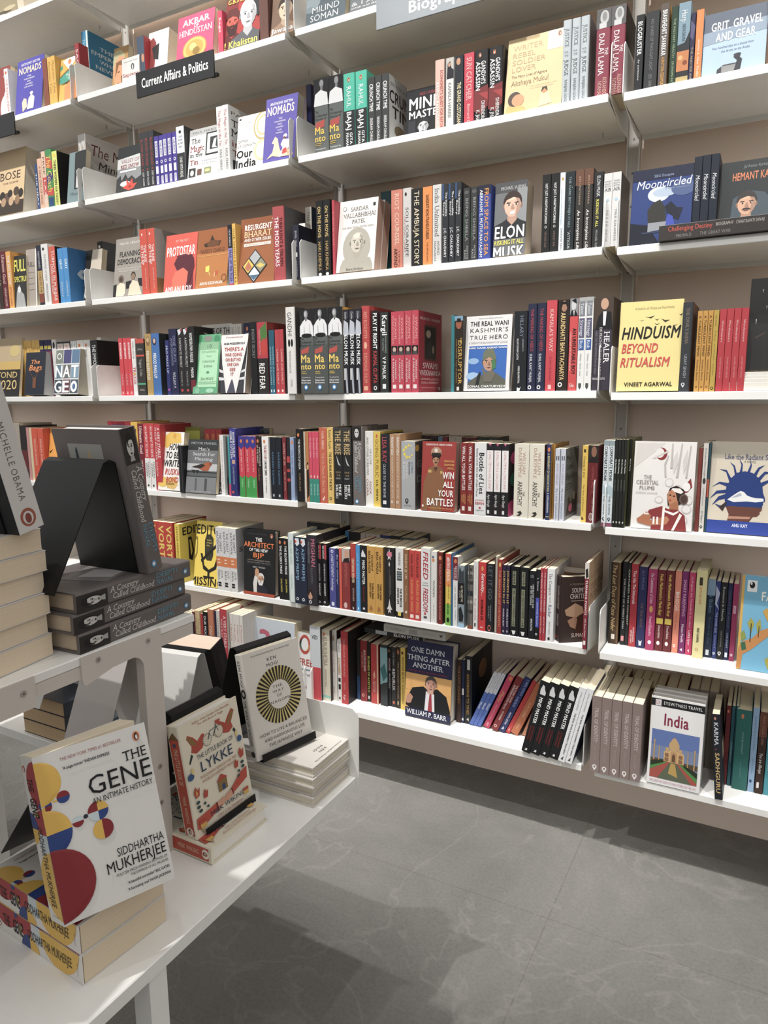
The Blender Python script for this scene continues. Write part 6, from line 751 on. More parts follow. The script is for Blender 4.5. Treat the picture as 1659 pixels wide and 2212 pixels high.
block('F', 2, 620, 1100, [
 ('s', 248, 322, 268, '1c1b1d', 'black spine with a red tab', 'r|.5|.95|.02|.25|b8343c;x|RED DRAGON|.04|.24|.35|.28|d8d8d6|b;x|ANOTHER REVOLUTION|.32|.6|.3|.5|d8d8d6;x|MARGARET|.64|.84|.3|.5|e8e8e6|b;m|.4|.94|.2|e8e8ea|1c1b1d', {'n': 2, 'd': .19}),
 ('s', 342, 394, 308, '4a4c92', 'blue violet spine with white cursive', 'x|UNSETTLEMENT Anthology|.1|.72|.34|.5|e4e4f0|i;r|.3|.7|.91|.97|e4e4f0;m|.5|.05|.2|e4e4f0|4a4c92', {'d': .13}),
 ('s', 396, 418, 312, '26305c', 'thin navy spine with white lettering', 'x|Be the Change|.1|.6|.4|.5|c8cce0|i'),
 ('s', 420, 441, 310, 'd8523c', 'thin coral red spine', '', {'set': .004}),
 ('s', 443, 506, 312, '8c2c2a', 'maroon spine with an older man on top', 'r|0|1|0|.22|b8aca4;e|.6|.09|.28|.08|c8987c;p|.3,.16 .9,.14 1,.22 .1,.22|2a2222;x|REMEMBERING|.24|.62|.34|.5|b8605a;e|.4|.93|.22|.05|d8b0a8', {'d': .14}),
 ('s', 510, 553, 272, 'b4342c', 'red spine fading to black', 'r|0|1|.5|1|3a1c1c;x|CENTURION SPINSTER|.22|.58|.4|.5|f0d8b0|b;x|SPINNER|.66|.86|.3|.5|c8a8a0;p|.3,.94 .6,.96 .4,.99|d8d8d6', {'d': .19}),
 ('s', 553, 586, 284, '3c92d0', 'sky blue spine with spaced lettering', 'x|JOE BIDEN|.12|.5|.4|.5|8cc4ec|w;x|EVAN OSNOS|.54|.84|.34|.5|8cc4ec|w;p|.3,.97 .5,.92 .7,.97|d8ecf8', {'d': .19}),
 ('s', 587, 641, 286, '1e2022', 'black spine lettered MIND MASTER, upright', 'p|.2,.12 .4,.06 .6,.1 .8,.14 .8,.17 .2,.17|d8d8da;x|MIND MASTER|.22|.58|.36|.5|f0f0ee|b;x|VISWANATHAN ANAND|.6|.84|.22|.5|8a2a2c|b;r|.35|.65|.93|.96|d8d8d6', {'d': .19}),
 ('s', 641, 769, 292, 'ca9430', 'amber spine with brown double lettering', 'x|BIRSA MUNDA|.07|.4|.3|.3|4a3010|b;x|THE LEGEND OF|.12|.36|.2|.66|4a3010|b;x|TUHIN A SINHA|.54|.78|.22|.7|4a3010|b;x|ANKITA VERMA|.54|.76|.2|.4|4a3010|b;p|.25,.94 .45,.87 .7,.93|a8642a;t|VANITY|.25|.75|.95|.965|7a4a1c', {'n': 2, 'd': .18}),
 ('s', 779, 857, 302, '262524', 'black spine with white lotus ornaments', 'p|.5,.01 .58,.08 .8,.1 .62,.13 .66,.18 .5,.15 .34,.18 .38,.13 .2,.1 .42,.08|d4d0cc;r|.3|.75|.06|.13|d8708a;p|.5,.2 .58,.24 .5,.28 .42,.24|d4d0cc;r|.49|.51|.3|.72|8a8886;x|A THOUSAND YEARS|.4|.68|.1|.62|8a8886;p|.5,.74 .6,.84 .78,.9 .6,.9 .66,.96 .5,.93 .34,.96 .4,.9 .22,.9 .4,.84|d4d0cc', {'d': .17}),
 ('s', 866, 928, 307, 'dcd9d5', 'white spine over a black foot', 'r|0|1|.91|1|1c1c1e;e|.5|.91|.3|.02|dcd9d5;x|WARREN|.06|.24|.3|.5|5a5a5c;r|.18|.84|.33|.46|34444c;t|WHAT ON|.25|.8|.345|.365|e0e0de;t|EARTH AM|.25|.8|.38|.4|e0e0de;t|I HERE FOR|.25|.8|.415|.435|e0e0de;p|.2,.3 .4,.28 .5,.3 .6,.28 .8,.3 .5,.31|2a2a2c;x|THE PURPOSE|.57|.84|.26|.68|1e1e20|b;x|DRIVEN LIFE|.57|.8|.26|.32|1e1e20|b;r|.3|.7|.91|.97|e0c83a', {'d': .17}),
 ('s', 929, 970, 320, '8c5c36', 'brown spine lettered at 150', 'x|GANDHI @ 150|.06|.42|.4|.5|e4ccac;x|Rajni Malukar|.52|.76|.28|.5|d8b890;e|.5|.9|.2|.02|e4d8c0', {'d': .14}),
 ('s', 972, 1064, 325, 'ca3830', 'red spine lettered RUMOURS OF SPRING', 'x|FARAH BASHIR|.05|.38|.42|.5|1e1414;x|RUMOURS OF SPRING|.42|.88|.42|.5|f0a048;r|.2|.8|.92|.97|f0dcd4', {'n': 2, 'd': .14}),
 ('s', 1066, 1142, 306, 'e0dfde', 'white spine with red hand drawn lettering', 'x|FREED|.05|.42|.5|.5|b83a48|bi;x|FREEDOM|.54|.86|.5|.5|b83a48|bi;t|NAMAR|.2|.75|.46|.475|6a6a6c;t|JAHANGIR|.15|.8|.49|.51|6a6a6c;e|.45|.885|.12|.018|c83a3a;r|.3|.65|.92|.95|4a4a4c', {'d': .2}),
 ('s', 1146, 1192, 335, 'dfdcd6', 'white spine lettered NONDEX in thin script', 'e|.4|.12|.22|.025|d8843a;x|NONDEX|.4|.64|.34|.5|2a2a2c|i;x|THE ART OF IT|.72|.94|.16|.5|7a7a7a;r|.2|.5|.06|.09|5a5a7a', {'d': .2}),
 ('s', 1198, 1238, 340, '74241f', 'maroon spine lettered THE BEAUTY OF ALL MY DAYS', 'e|.5|.08|.3|.03|d87a3a;x|THE BEAUTY OF ALL MY DAYS RUSKIN BOND|.16|.94|.3|.5|d89a8a', {'frc': '2e2422', 'd': .15}),
 ('s', 1260, 1304, 352, 'e0c030', 'rainbow spine lettered ENTRYLEVELBOSS', 'r|0|1|0|.22|d84a40;r|0|1|.22|.45|e88a34;r|0|1|.7|1|7ab83a;x|#ENTRYLEVELBOSS|.05|.38|.5|.5|f8f0e8|b;x|HOW TO GET ANY JOB|.42|.62|.2|.6|4a3a1a;x|ALEXA SHOEN|.68|.84|.3|.5|2a4a1a|b;e|.5|.92|.26|.035|1e2418', {'d': .16, 'frc': '2f6a9c'}),
 ('s', 1306, 1318, 350, '2f6a9c', 'thin blue spine', '', {'d': .16}),
 ('s', 1319, 1357, 378, 'dcdcda', 'white spine with a maroon top lettered GOOD', 'r|0|1|0|.33|7a2434;e|.5|.06|.3|.03|d87a3a;x|GOOD|.13|.31|.4|.66|e8dcd8;x|INNINGS|.16|.33|.22|.26|e8dcd8;x|LILY THAROOR|.42|.72|.3|.5|8a8a8a;x|SHOBHA|.76|.9|.2|.6|7aa0b0', {'d': .15}),
 ('s', 1359, 1410, 446, '86949c', 'grey photographic spine with a black middle', 'r|0|1|.28|.62|1e1e1e;p|.2,.02 .6,.1 .9,.06 1,.28 0,.28|3a4248;x|ALL THE LIGHT WE|.32|.58|.3|.62|d8d0b8|b;x|SOME|.4|.52|.2|.28|a8a098;p|.1,.7 .5,.66 .9,.8 .8,.9 .2,.9|22262a;r|0|1|.93|1|9ac0dc', {'d': .12}),
 ('s', 1436, 1477, 442, '6a645e', 'grey tartan spine', 'r|0|1|.1|.15|9a948c;r|0|1|.25|.3|3a3838;r|0|1|.4|.48|2a2e3a;r|0|1|.55|.6|9a948c;r|0|1|.7|.75|3a3838;r|.2|.4|0|1|4a4644;x|IRON|.05|.2|.4|.6|1e1e1e;r|0|1|.94|1|8a4a34', {'d': .12}),
 ('s', 1480, 1518, 412, 'dedad6', 'white spine with pink and grey lettering', 'x|THE BOOK OF JOSHUA|.06|.48|.28|.5|b8b4b0;x|Lorem mandala|.54|.86|.34|.5|b06a74;r|.3|.6|.9|.95|2a2a2a'.replace('Lorem mandala', 'forge mandala'), {'d': .14}),
 ('s', 1522, 1580, 420, 'cf2a2c', 'bright red spine lettered Serenity', 'e|.5|.09|.16|.035|e0904a;x|Serenity...|.16|.48|.4|.6|f4ece8|bi;x|SHOBHAA DE|.54|.84|.34|.5|2a1414|b;r|.3|.65|.94|.955|f0c8c0', {'d': .14}),
 ('s', 1584, 1642, 432, '1f2328', 'midnight spine lettered LET IT GO in grey', 'x|LET IT GO|.03|.52|.5|.5|5a5e64|b;x|THE EXTRAORDINARY|.6|.84|.16|.6|a8a8a6;x|STORY|.62|.8|.14|.34|a8a8a6;e|.45|.94|.22|.045|d86a4a;e|.45|.94|.14|.03|1f2328', {'d': .14})], .004)
block('F', 2, 930, 1130, [
 ('s', 503, 526, 265, 'b0a294', 'thin beige spine with a brown edge', 'r|0|.3|0|1|3a2a22', {'d': .15}),
 ('s', 527, 562, 288, '9a3028', 'red brown spine lettered in yellow', 'e|.5|.07|.25|.03|d8b04a;x|THE BREACHER OF THE NINTH|.14|.9|.34|.5|e0a878', {'d': .15}),
 ('s', 565, 622, 332, '2f2642', 'aubergine spine with yellow lettering', 'x|JOURNEYS IN IT|.08|.55|.5|.5|d8b04a|b;x|ANGELA BOH|.62|.88|.4|.5|d8d0dc|b;d|.5|.95|.25|d8d0dc|2f2642', {'n': 2, 'd': .14}),
 ('s', 626, 772, 345, '16181a', 'thick black spine with green grey label', 'r|.25|.62|.06|.26|8a8c70;x|NEFER|.07|.25|.22|.44|16181a|b;r|.25|.62|.31|.86|8a8c70;x|THE UNDISCOVERED LUNE|.32|.85|.22|.44|16181a|b;p|.25,.92 .7,.92 .6,.97 .4,.98|e4e4e2', {'n': 2, 'd': .16, 'hb': 1}),
 ('s', 776, 826, 378, '1b1d22', 'black spine with crowded white lettering', 'x|LIKE BLOOD ON THE|.2|.54|.24|.68|d8d8d6|b;x|BITTEN TONGUE|.22|.5|.24|.34|d8d8d6|b;x|AKHIL KATYAL|.7|.88|.3|.5|e8e8e6|b;t|CODE|.2|.7|.06|.1|a8a8a6', {'d': .13}),
 ('s', 827, 862, 368, '1c1c1f', 'black spine with a blue block lettered I Steve', 'r|.1|.9|.4|.82|4a54b4;x|I, Steve|.12|.3|.4|.55|c8c8cc;x|GEORGE BEAHM|.46|.8|.3|.5|c8cce8;m|.4|.92|.26|e8e8ea|1c1c1f', {'d': .13}),
 ('s', 863, 912, 358, 'b82f3e', 'crimson spine lettered THE MAKING OF THE GREATEST', 'x|THE MAKING OF THE GREATEST|.06|.6|.36|.5|f0d4d4|b;x|JACK MA|.66|.9|.3|.5|f0d4d4', {'n': 2, 'd': .14}),
 ('s', 916, 976, 362, 'e4e3e2', 'white spine lettered Compass and Radar', 'x|The Compass|.06|.36|.4|.45|4a5058;x|AND THE|.38|.46|.16|.45|7a7c80;x|Radar|.49|.66|.42|.45|5a6a8a;x|PAOLO GALLO|.72|.9|.22|.45|7a7c80;p|.25,.95 .5,.93 .6,.97 .3,.98|2a2a2c', {'d': .17}),
 ('f', 1026, 1226, 432, '3a2a25', 'dark brown cover with a carved cello scroll', 't|A FILMMAKER|.3|.9|.1|.13|8a7a6c;t|SOUMITRA|.38|1.0|.17|.24|d8ccc0;t|CHATTERJEE|.32|1.05|.26|.33|d8ccc0;r|.35|.95|.36|.37|a89888;p|.15,.5 .5,.4 .75,.46 .8,.56 .55,.62 .3,.6 .2,.58|b8906c;p|.25,.66 .5,.6 .75,.72 .55,.8 .35,.76|a87c5c;p|.6,.6 1,.5 1,.98 .5,.9|4a2a1c;t|SUMAN G|.4|1.0|.86|.92|d8ccc0', {'set': .004, 'yaw': 36, 'tilt': 0, 't': .034, 'hb': 1, 'sp': 'r|0|1|0|1|3c2022;x|SOUMITRA CHATTERJEE|.15|.5|.34|.5|d8c4b8|b;x|SUMAN GHOSH|.58|.76|.3|.5|d8c4b8|b;r|.2|.6|.92|.95|b83434'}),
 ('f', 1010, 1238, 358, '9a5a2c', 'orange brown cover rising behind the scroll cover', 't|DECLASSIFIED|.12|1.05|.1|.2|c8844a|b;r|0|1|0|.06|c8b8a4', {'set': .09, 'tilt': 2, 'pc': 'd8ccb8'}),
 ('s', 1208, 1242, 315, '8a2434', 'red spine with a white figured top', 'r|0|1|0|.18|d8cfc4;p|.1,.08 .7,.06 .9,.16 .3,.18|2a2422;x|TURNING POINTS|.2|.6|.42|.5|f4e8e4|b;x|APJ Abdul Kalam|.64|.86|.3|.5|f4e8e4|i;r|.2|.75|.9|.95|f0e4e0', {'d': .17, 'set': -.012, 'frc': 'c8a47c', 'fr': 't|A P J KALAM|.15|.95|.15|.2|9a7a54;t|TURNING|.15|1.0|.27|.35|8a6a48;t|POINTS|.15|.9|.38|.46|8a6a48;p|0,.6 .3,.5 .3,1 0,1|1e1e1e'})], .002)
block('F', 3, 1209, 1180, [
 ('s', 385, 462, 125, '4e3822', 'dark gold spine with script lettering', 'r|0|.25|0|1|2e2416;r|.8|1|0|1|6a4e2c;x|The Last Days of Kate Nefer|.03|.84|.42|.42|d8b478|i;r|.3|.65|.88|.94|e4dccc', {'yb': 770}),
 ('s', 478, 516, 120, '1e1d20', 'black spine with a pink foot mark', 'x|THE STORY OF A GREAT MAN|.2|.8|.3|.5|c8c8c6|b;r|.2|.8|.89|.95|d88a8a', {'yb': 782}),
 ('s', 516, 544, 130, '222224', 'black spine lettered CAPTURING', 'x|CAPTURED THE MOMENT|.08|.75|.4|.5|c8c8b8|b', {'yb': 788}),
 ('s', 545, 602, 138, 'b02432', 'crimson spine with white lettering halves', 'x|Thus Has The Immortals|.08|.48|.4|.5|f0d8d8|b;x|CHITRANGADA|.76|.94|.2|.66|f0d8d8|b;x|SINGH RAO|.8|.96|.2|.36|f0d8d8|b', {'yb': 795}),
 ('s', 605, 674, 160, '2b2d5c', 'navy spine with faded gold', 'x|ALI SMOKE|.04|.28|.3|.5|6a70a0;x|THE TRUE ABOVE|.44|.74|.3|.5|8a6a5a;p|.3,.9 .5,.92 .7,.9 .6,.97 .35,.97|d8d8e0', {'yb': 805}),
 ('s', 677, 748, 178, 'a92a62', 'magenta spine lettered in gold and white', 'x|The Commissioner of Crime|.05|.42|.34|.5|f0d0dc;e|.5|.49|.2|.04|d8a04a;x|Swati Chandra|.58|.82|.28|.5|f0d0dc;e|.5|.9|.2|.025|f0e0e8', {'yb': 822}),
 ('s', 752, 884, 185, '6c2026', 'dark red spine with a yellow label', 'x|Vedic Mathematics Made Easy|.05|.56|.34|.5|e8c43a|bi;r|.1|.9|.59|.66|e4c832;x|Dhaval Bathia|.68|.84|.26|.5|f0dcd8;e|.45|.9|.2|.026|f0e4e0', {'n': 2, 'yb': 828}),
 ('s', 888, 940, 196, 'e28264', 'salmon orange spine', 'x|BRIDGE|.26|.48|.5|.5|f4d8cc|b;r|.2|.8|.25|.26|f4d8cc;x|My Love|.52|.72|.26|.5|b85a40;d|.4|.91|.24|f4e4dc|e28264', {'yb': 845}),
 ('s', 942, 994, 198, '7c2668', 'purple spine lettered SMART PARENTING', 'x|SMART PARENTING|.1|.54|.4|.5|d8a4cc|b;x|Natan Pandit|.64|.86|.34|.5|f0e0ec|b;p|.25,.95 .6,.93 .65,.97|f0e0ec', {'yb': 852}),
 ('s', 997, 1050, 207, 'c72e66', 'bright pink spine with fine lettering', 'x|I\'m Pregnant, Not Terminally Ill, You Idiot!|.05|.66|.26|.5|f4d4de;x|Lalita Iyer|.7|.88|.36|.5|f4e4ea;p|.35,.94 .6,.93 .6,.97|f4e4ea', {'yb': 862}),
 ('s', 1052, 1138, 188, 'd9ce8c', 'pale yellow spine with orange lettering', 'r|.3|.6|.08|.17|3a3828;x|RITUALISM|.19|.38|.2|.45|d8742e|b;x|VINEET AGARWAL|.65|.82|.22|.45|2a281c|b;m|.4|.9|.16|b89a4a|d9ce8c', {'yb': 885, 'set': .03}),
 ('s', 1145, 1208, 262, '1d2c42', 'blue black spine with a pale blue top', 'r|0|1|0|.2|7a98b4;x|Joe Biden|.12|.42|.42|.5|6a8ab0;x|Promise Me, Dad|.48|.82|.3|.5|4a627c;r|.25|.65|.9|.97|d8e0e8', {'yb': 880}),
 ('s', 1210, 1246, 278, '2e3c78', 'royal blue spine with silver marbling', 'p|0,.05 1,.15 .4,.28 1,.36 0,.3|a8b0c8;x|THE OTHER SIDE|.4|.66|.4|.5|c8d0e8;x|DIVYA S|.7|.86|.26|.5|a8b0d0;d|.45|.93|.3|e4e8f0|2e3c78', {'yb': 892}),
 ('s', 1248, 1302, 285, '1e1f22', 'black spine lettered Romance', 'x|Romance in Nearlia|.06|.5|.3|.5|c8c8c4;x|VINEET AGARWAL|.62|.84|.22|.5|8a8a86;d|.4|.92|.28|e4e4e2|1e1f22', {'yb': 898}),
 ('s', 1304, 1342, 293, '242c50', 'dark blue spine with gilt lettering', 'x|TALES OF THE NIGHT|.08|.58|.36|.5|6a6470;x|COR SMART|.64|.84|.34|.5|c8cce0;r|.2|.75|.9|.96|e0e4ec', {'yb': 905}),
 ('s', 1346, 1388, 298, 'a92e60', 'thin magenta spine with a pink label', 'r|.25|.75|.28|.38|f0b8cc;x|STORY|.29|.37|.3|.5|a92e60|b;d|.45|.92|.28|f4d8e4|a92e60', {'yb': 912}),
 ('f', 1405, 1760, 240, '68b0d2', 'sky blue cover with a branching tree', 'r|.0|.06|0|1|d8a838;r|.12|.34|.05|.17|e8ecec;e|.23|.1|.06|.035|1e2022;e|.21|.085|.02|.015|e8ecec;t|FAMILY|.46|1.2|.16|.25|f4f4f0|b;p|.0,.98 .02,.78 .1,.7 .3,.66 .5,.56 .7,.52 .9,.44 .9,.52 .7,.6 .52,.68 .3,.78 .12,.84 .1,1|c8843a;p|.18,.5 .26,.44 .34,.5 .28,.6|a8a030;p|.38,.5 .46,.44 .5,.54 .42,.6|a8a030;p|.5,.36 .6,.32 .72,.4 .62,.46|c89a2c;p|.04,.62 .12,.58 .18,.66 .08,.7|8a9a3c;p|.06,.72 .16,.7 .2,.78 .1,.8|3a6a4a;p|.62,.86 .74,.82 .86,.9 .7,.96|a8a030;p|.7,.75 .8,.72 .86,.78 .76,.8|c8b040;r|.26|.28|.5|.7|3a3020;r|.44|.455|.52|.64|3a3020', {'yb': 975, 'set': .02, 'tilt': 4, 't': .012})])
# bottom shelf
block('G', 1, 340, 1260, [
 ('s', 38, 78, 300, '26262a', 'black spine lettered in white', 'x|ECONOMY NEXT|.08|.45|.5|.5|e4e4e2|b', {'yb': 830}),
 ('s', 84, 122, 295, 'b8282e', 'red spine before the gold patterned row', 'x|THE SOCIETY|.1|.4|.3|.5|f0d0cc', {'yb': 830}),
 ('s', 126, 226, 282, '8a6a24', 'black and gold patterned spine', 'p|0,.05 1,.12 .3,.2 1,.3 0,.4|26221a;x|GOLDEN|.1|.4|.4|.5|e0b84a|b', {'n': 4, 'yb': 832}),
 ('s', 250, 304, 235, '242326', 'black spine with white capitals', 'x|RED NEWS|.1|.45|.45|.5|d8d8d6|b', {'n': 2, 'yb': 835}),
 ('s', 306, 322, 225, '74283a', 'thin plum spine', '', {'yb': 838}),
 ('s', 322, 362, 215, 'd4b884', 'tan spine with slim brown lettering', 'x|MORTAL CLOTH|.1|.6|.4|.5|7a5a34', {'n': 2, 'yb': 838}),
 ('s', 364, 387, 240, 'c02e36', 'thin scarlet spine', '', {'yb': 840}),
 ('s', 388, 422, 225, '1f1f22', 'black spine lettered DIARY', 'x|OUR MOON POLITICS|.05|.6|.5|.5|e0e0de|b', {'yb': 842}),
 ('s', 425, 470, 205, 'c87850', 'orange over teal patterned spine', 'r|0|1|.35|.8|6aa8a8;x|ONE|.2|.34|.4|.5|f0d8c8;r|0|1|.8|1|d8a830', {'yb': 845}),
 ('s', 472, 492, 218, '2f3050', 'thin ink blue spine with yellow foot', 'r|0|1|.4|1|d8b040', {'yb': 848}),
 ('s', 494, 520, 215, 'd8d0c8', 'pale spine with grey lettering', 'x|NARENDRA MODI A|.1|.6|.35|.5|7a7470', {'yb': 850}),
 ('s', 522, 578, 203, 'c03440', 'red spine lettered A VERY STABLE', 'x|A VERY STABLE|.08|.46|.36|.68|f0d0d0|b;x|PHILIP RUCKER|.12|.4|.2|.25|f0d0d0', {'yb': 853, 'd': .21, 'frc': 'cfc8bc', 'fr': 't|A VERY|.3|.95|.02|.06|b83a40|b'}),
 ('s', 596, 702, 240, 'dcd6ce', 'thin white spine with red lettering', 'x|A MILLION|.12|.34|.4|.5|c0453c;x|MUTINIES|.42|.6|.4|.5|c0453c', {'n': 4, 'yb': 860, 'd': .16}),
 ('f', 708, 1085, 272, 'bcc4cc', 'pale blue cover with a large rose numeral', 't|3|.28|.5|.16|.5|b8556a|b;e|.36|.7|.06|.04|b8556a;e|.06|.55|.05|.06|5a3a30;p|.0,.9 .02,.62 .1,.6 .12,.9|6a4a3c;e|.5|.62|.04|.04|b87a58;p|.44,.85 .46,.68 .56,.66 .6,.85|4a5a6a;e|.76|.56|.04|.04|8a5a44;p|.7,.85 .71,.62 .82,.62 .84,.85|b83a3a;g|.9|.25|.02', {'yb': 830, 't': .04, 'tilt': 4, 'set': .02}),
 ('f', 1098, 1225, 395, 'dedcd8', 'white cover with a multicoloured ring', 'e|.55|.18|.34|.15|b8443a;q|.55|.18|.34|2e2e2e|b8443a|c87a3a|3a6a5a;e|.55|.18|.22|.1|dedcd8;t|FREE|.2|1.05|.4|.5|b03a3a|b;r|.2|.9|.55|.57|7a8a9a;t|HOW WE|.3|.9|.62|.66|7a4a6a;t|WIN|.3|.7|.8|.85|a84a6a', {'yb': 900, 'tilt': 4})], .06)
block('G', 2, 660, 1310, [
 ('s', 45, 128, 152, 'c8ccd0', 'grey spine over a red foot', 'r|0|1|.55|1|c83a44;t|VED|.2|.75|.12|.17|2e2e30|b', {'yb': 735, 'set': .09, 'frc': '3a3430'}),
 ('s', 130, 202, 182, 'd2c8b2', 'cream spine with an orange oval', 'e|.4|.06|.12|.025|d87a3a;x|KURUKSHETRA|.1|.5|.42|.5|8a7a5c;x|KHUSHWANT SINGH|.55|.8|.2|.5|a89a80;r|0|1|.92|.96|8ac0b0', {'yb': 742, 'frc': '3a2c24'}),
 ('s', 205, 257, 185, 'dcd4cc', 'white spine with faint rust lettering', 'p|.3,.1 .6,.06 .7,.14 .4,.16|b89a88;x|ONE MORE STEP|.3|.6|.2|.5|b87a64;x|PENGUIN|.8|.9|.2|.5|b89a88', {'yb': 740, 'frc': '262424'}),
 ('s', 260, 290, 262, 'd8d4ce', 'white spine with gold and black bands', 'x|BHARAT|.05|.2|.5|.5|4a4a4a;x|GOLDENBERG|.28|.55|.6|.5|b8862c|b;r|.2|.8|.6|.66|2a2a2a;r|.2|.8|.7|.78|2a2a2a;r|.3|.7|.9|.94|2a2a2a', {'yb': 765}),
 ('s', 286, 342, 198, 'b42c30', 'red spine with a dark cover', 'x|THE EVOLUTION OF THE WORLD|.1|.62|.22|.5|e8a8a0;x|TOLSTOY|.7|.8|.2|.5|e8a8a0;x|Roger|.87|.95|.3|.5|f0d8d4|i', {'yb': 770, 'hb': 1, 'frc': '1a1816'}),
 ('s', 412, 437, 262, '33302e', 'thin dark spine with a blue foot', 'r|0|1|.6|1|34507a', {'yb': 738}),
 ('s', 440, 492, 268, '8f2628', 'dark red spine with two lines of lettering', 'x|REVOLUTION OF SUMMER|.15|.5|.28|.68|f0d0c8|b;x|HENRY|.2|.45|.2|.3|e0a8a0;m|.4|.9|.2|e0a8a0|8f2628', {'yb': 748}),
 ('s', 493, 521, 278, '242218', 'black spine with yellow lettering', 'x|BUSINESS OF ACETYLO|.24|.84|.55|.5|d8d03a|b;r|.3|.7|.9|.95|d8d8d6', {'yb': 756}),
 ('s', 523, 583, 297, 'b8302e', 'red spine with a tan edge', 'r|.8|1|0|1|c8a888;p|.3,.5 .5,.44 .6,.54 .4,.6|e0a080;x|RED STAR|.62|.8|.3|.45|e8b8b0', {'yb': 768}),
 ('s', 598, 655, 300, '2a3234', 'dark spine with a torn teal photo', 'p|0,.05 1,.05 1,.6 .5,.62 0,.66|7aa4a8;p|0,.4 .6,.3 1,.5 .4,.6|2f6a6a', {'yb': 785}),
 ('s', 657, 685, 318, '222022', 'black spine with pink lettering', 'e|.4|.07|.2|.02|d87a3a;x|INSANE|.2|.4|.5|.5|d8a8b0|b;x|PROFITABLE|.45|.7|.4|.5|c8c8c6', {'yb': 790}),
 ('s', 686, 722, 322, '2c2a2a', 'charcoal spine with bold lettering', 'x|REPUBLIK|.36|.72|.55|.5|d8d4d0|b;e|.5|.92|.25|.025|d8643a;x|THE MAN|.08|.3|.3|.5|a8a4a0', {'yb': 798}),
 ('s', 724, 756, 322, '35281c', 'brown black spine with gold lettering', 'e|.5|.08|.3|.04|a8602c;x|THE CHARGED RESTLESS|.24|.84|.4|.5|a88a5c;r|.3|.6|.88|.94|c8b48a', {'yb': 808}),
 ('s', 757, 796, 328, 'dab434', 'yellow spine with dark lettering', 'e|.4|.08|.2|.025|3a2a14;x|WISDOM BE FLY|.14|.55|.34|.5|5a4614|b;x|RAJMOHAN|.6|.9|.26|.5|7a6420', {'yb': 818}),
 ('f', 787, 1150, 285, '26294a', 'navy cover with a seated man in a dark suit', 't|ONE DAMN|.1|.82|.085|.15|dcdce0;t|THING AFTER|.02|.94|.19|.255|dcdce0;t|ANOTHER|.15|.8|.285|.35|dcdce0;t|MEMOIRS OF AN ATTORNEY GENERAL|.06|.9|.385|.405|9a2c34;r|0|1|.43|.885|d8a050;r|.12|.125|.43|.7|a87434;r|0|1|.65|.655|b88440;r|.7|.705|.43|.6|a87434;p|.02,.86 .06,.74 .16,.62 .4,.58 .5,.62 .7,.58 .9,.66 .99,.84 .99,.885 .1,.885|1d1d20;F|.56|.54|.115|c8917a|4a4442|1d1d20|s;p|.46,.63 .52,.66 .56,.62 .64,.66 .66,.885 .44,.885|d8d4d8;p|.54,.66 .58,.66 .61,.885 .51,.885|a0303a;p|.48,.6 .55,.64 .62,.6 .62,.66 .5,.66|c89880;p|.02,.8 .06,.72 .12,.7 .18,.74 .14,.82 .06,.84|b88468;t|WILLIAM P. BARR|.05|.92|.905|.965|ececf0', {'yb': 870, 't': .05, 'hb': 1, 'pc': 'd8d0c4', 'tilt': 5}),
 ('s', 1200, 1238, 420, '3c261c', 'dark brown spine with gilt lettering', 'x|THE LAST JOURNEY|.1|.7|.4|.5|a8743c', {'yb': 920}),
 ('s', 1240, 1264, 425, '222c4c', 'thin navy spine with a white mark', 'r|.2|.8|.45|.55|d8d8d6;r|.2|.8|.92|.96|d8d8d6', {'yb': 925}),
 ('s', 1266, 1322, 392, '1c1d20', 'black spine with gold lettering and a planet cover', 'r|.3|.7|.05|.2|c8c8c6;x|ACCORDING TO TIMES|.26|.86|.3|.45|b8862c|b;p|.3,.93 .6,.91 .6,.96|d8d8d6', {'yb': 930, 'frc': '15171c', 'fr': 'e|.52|.3|.2|.14|9a6224', 'd': .19})], .09)
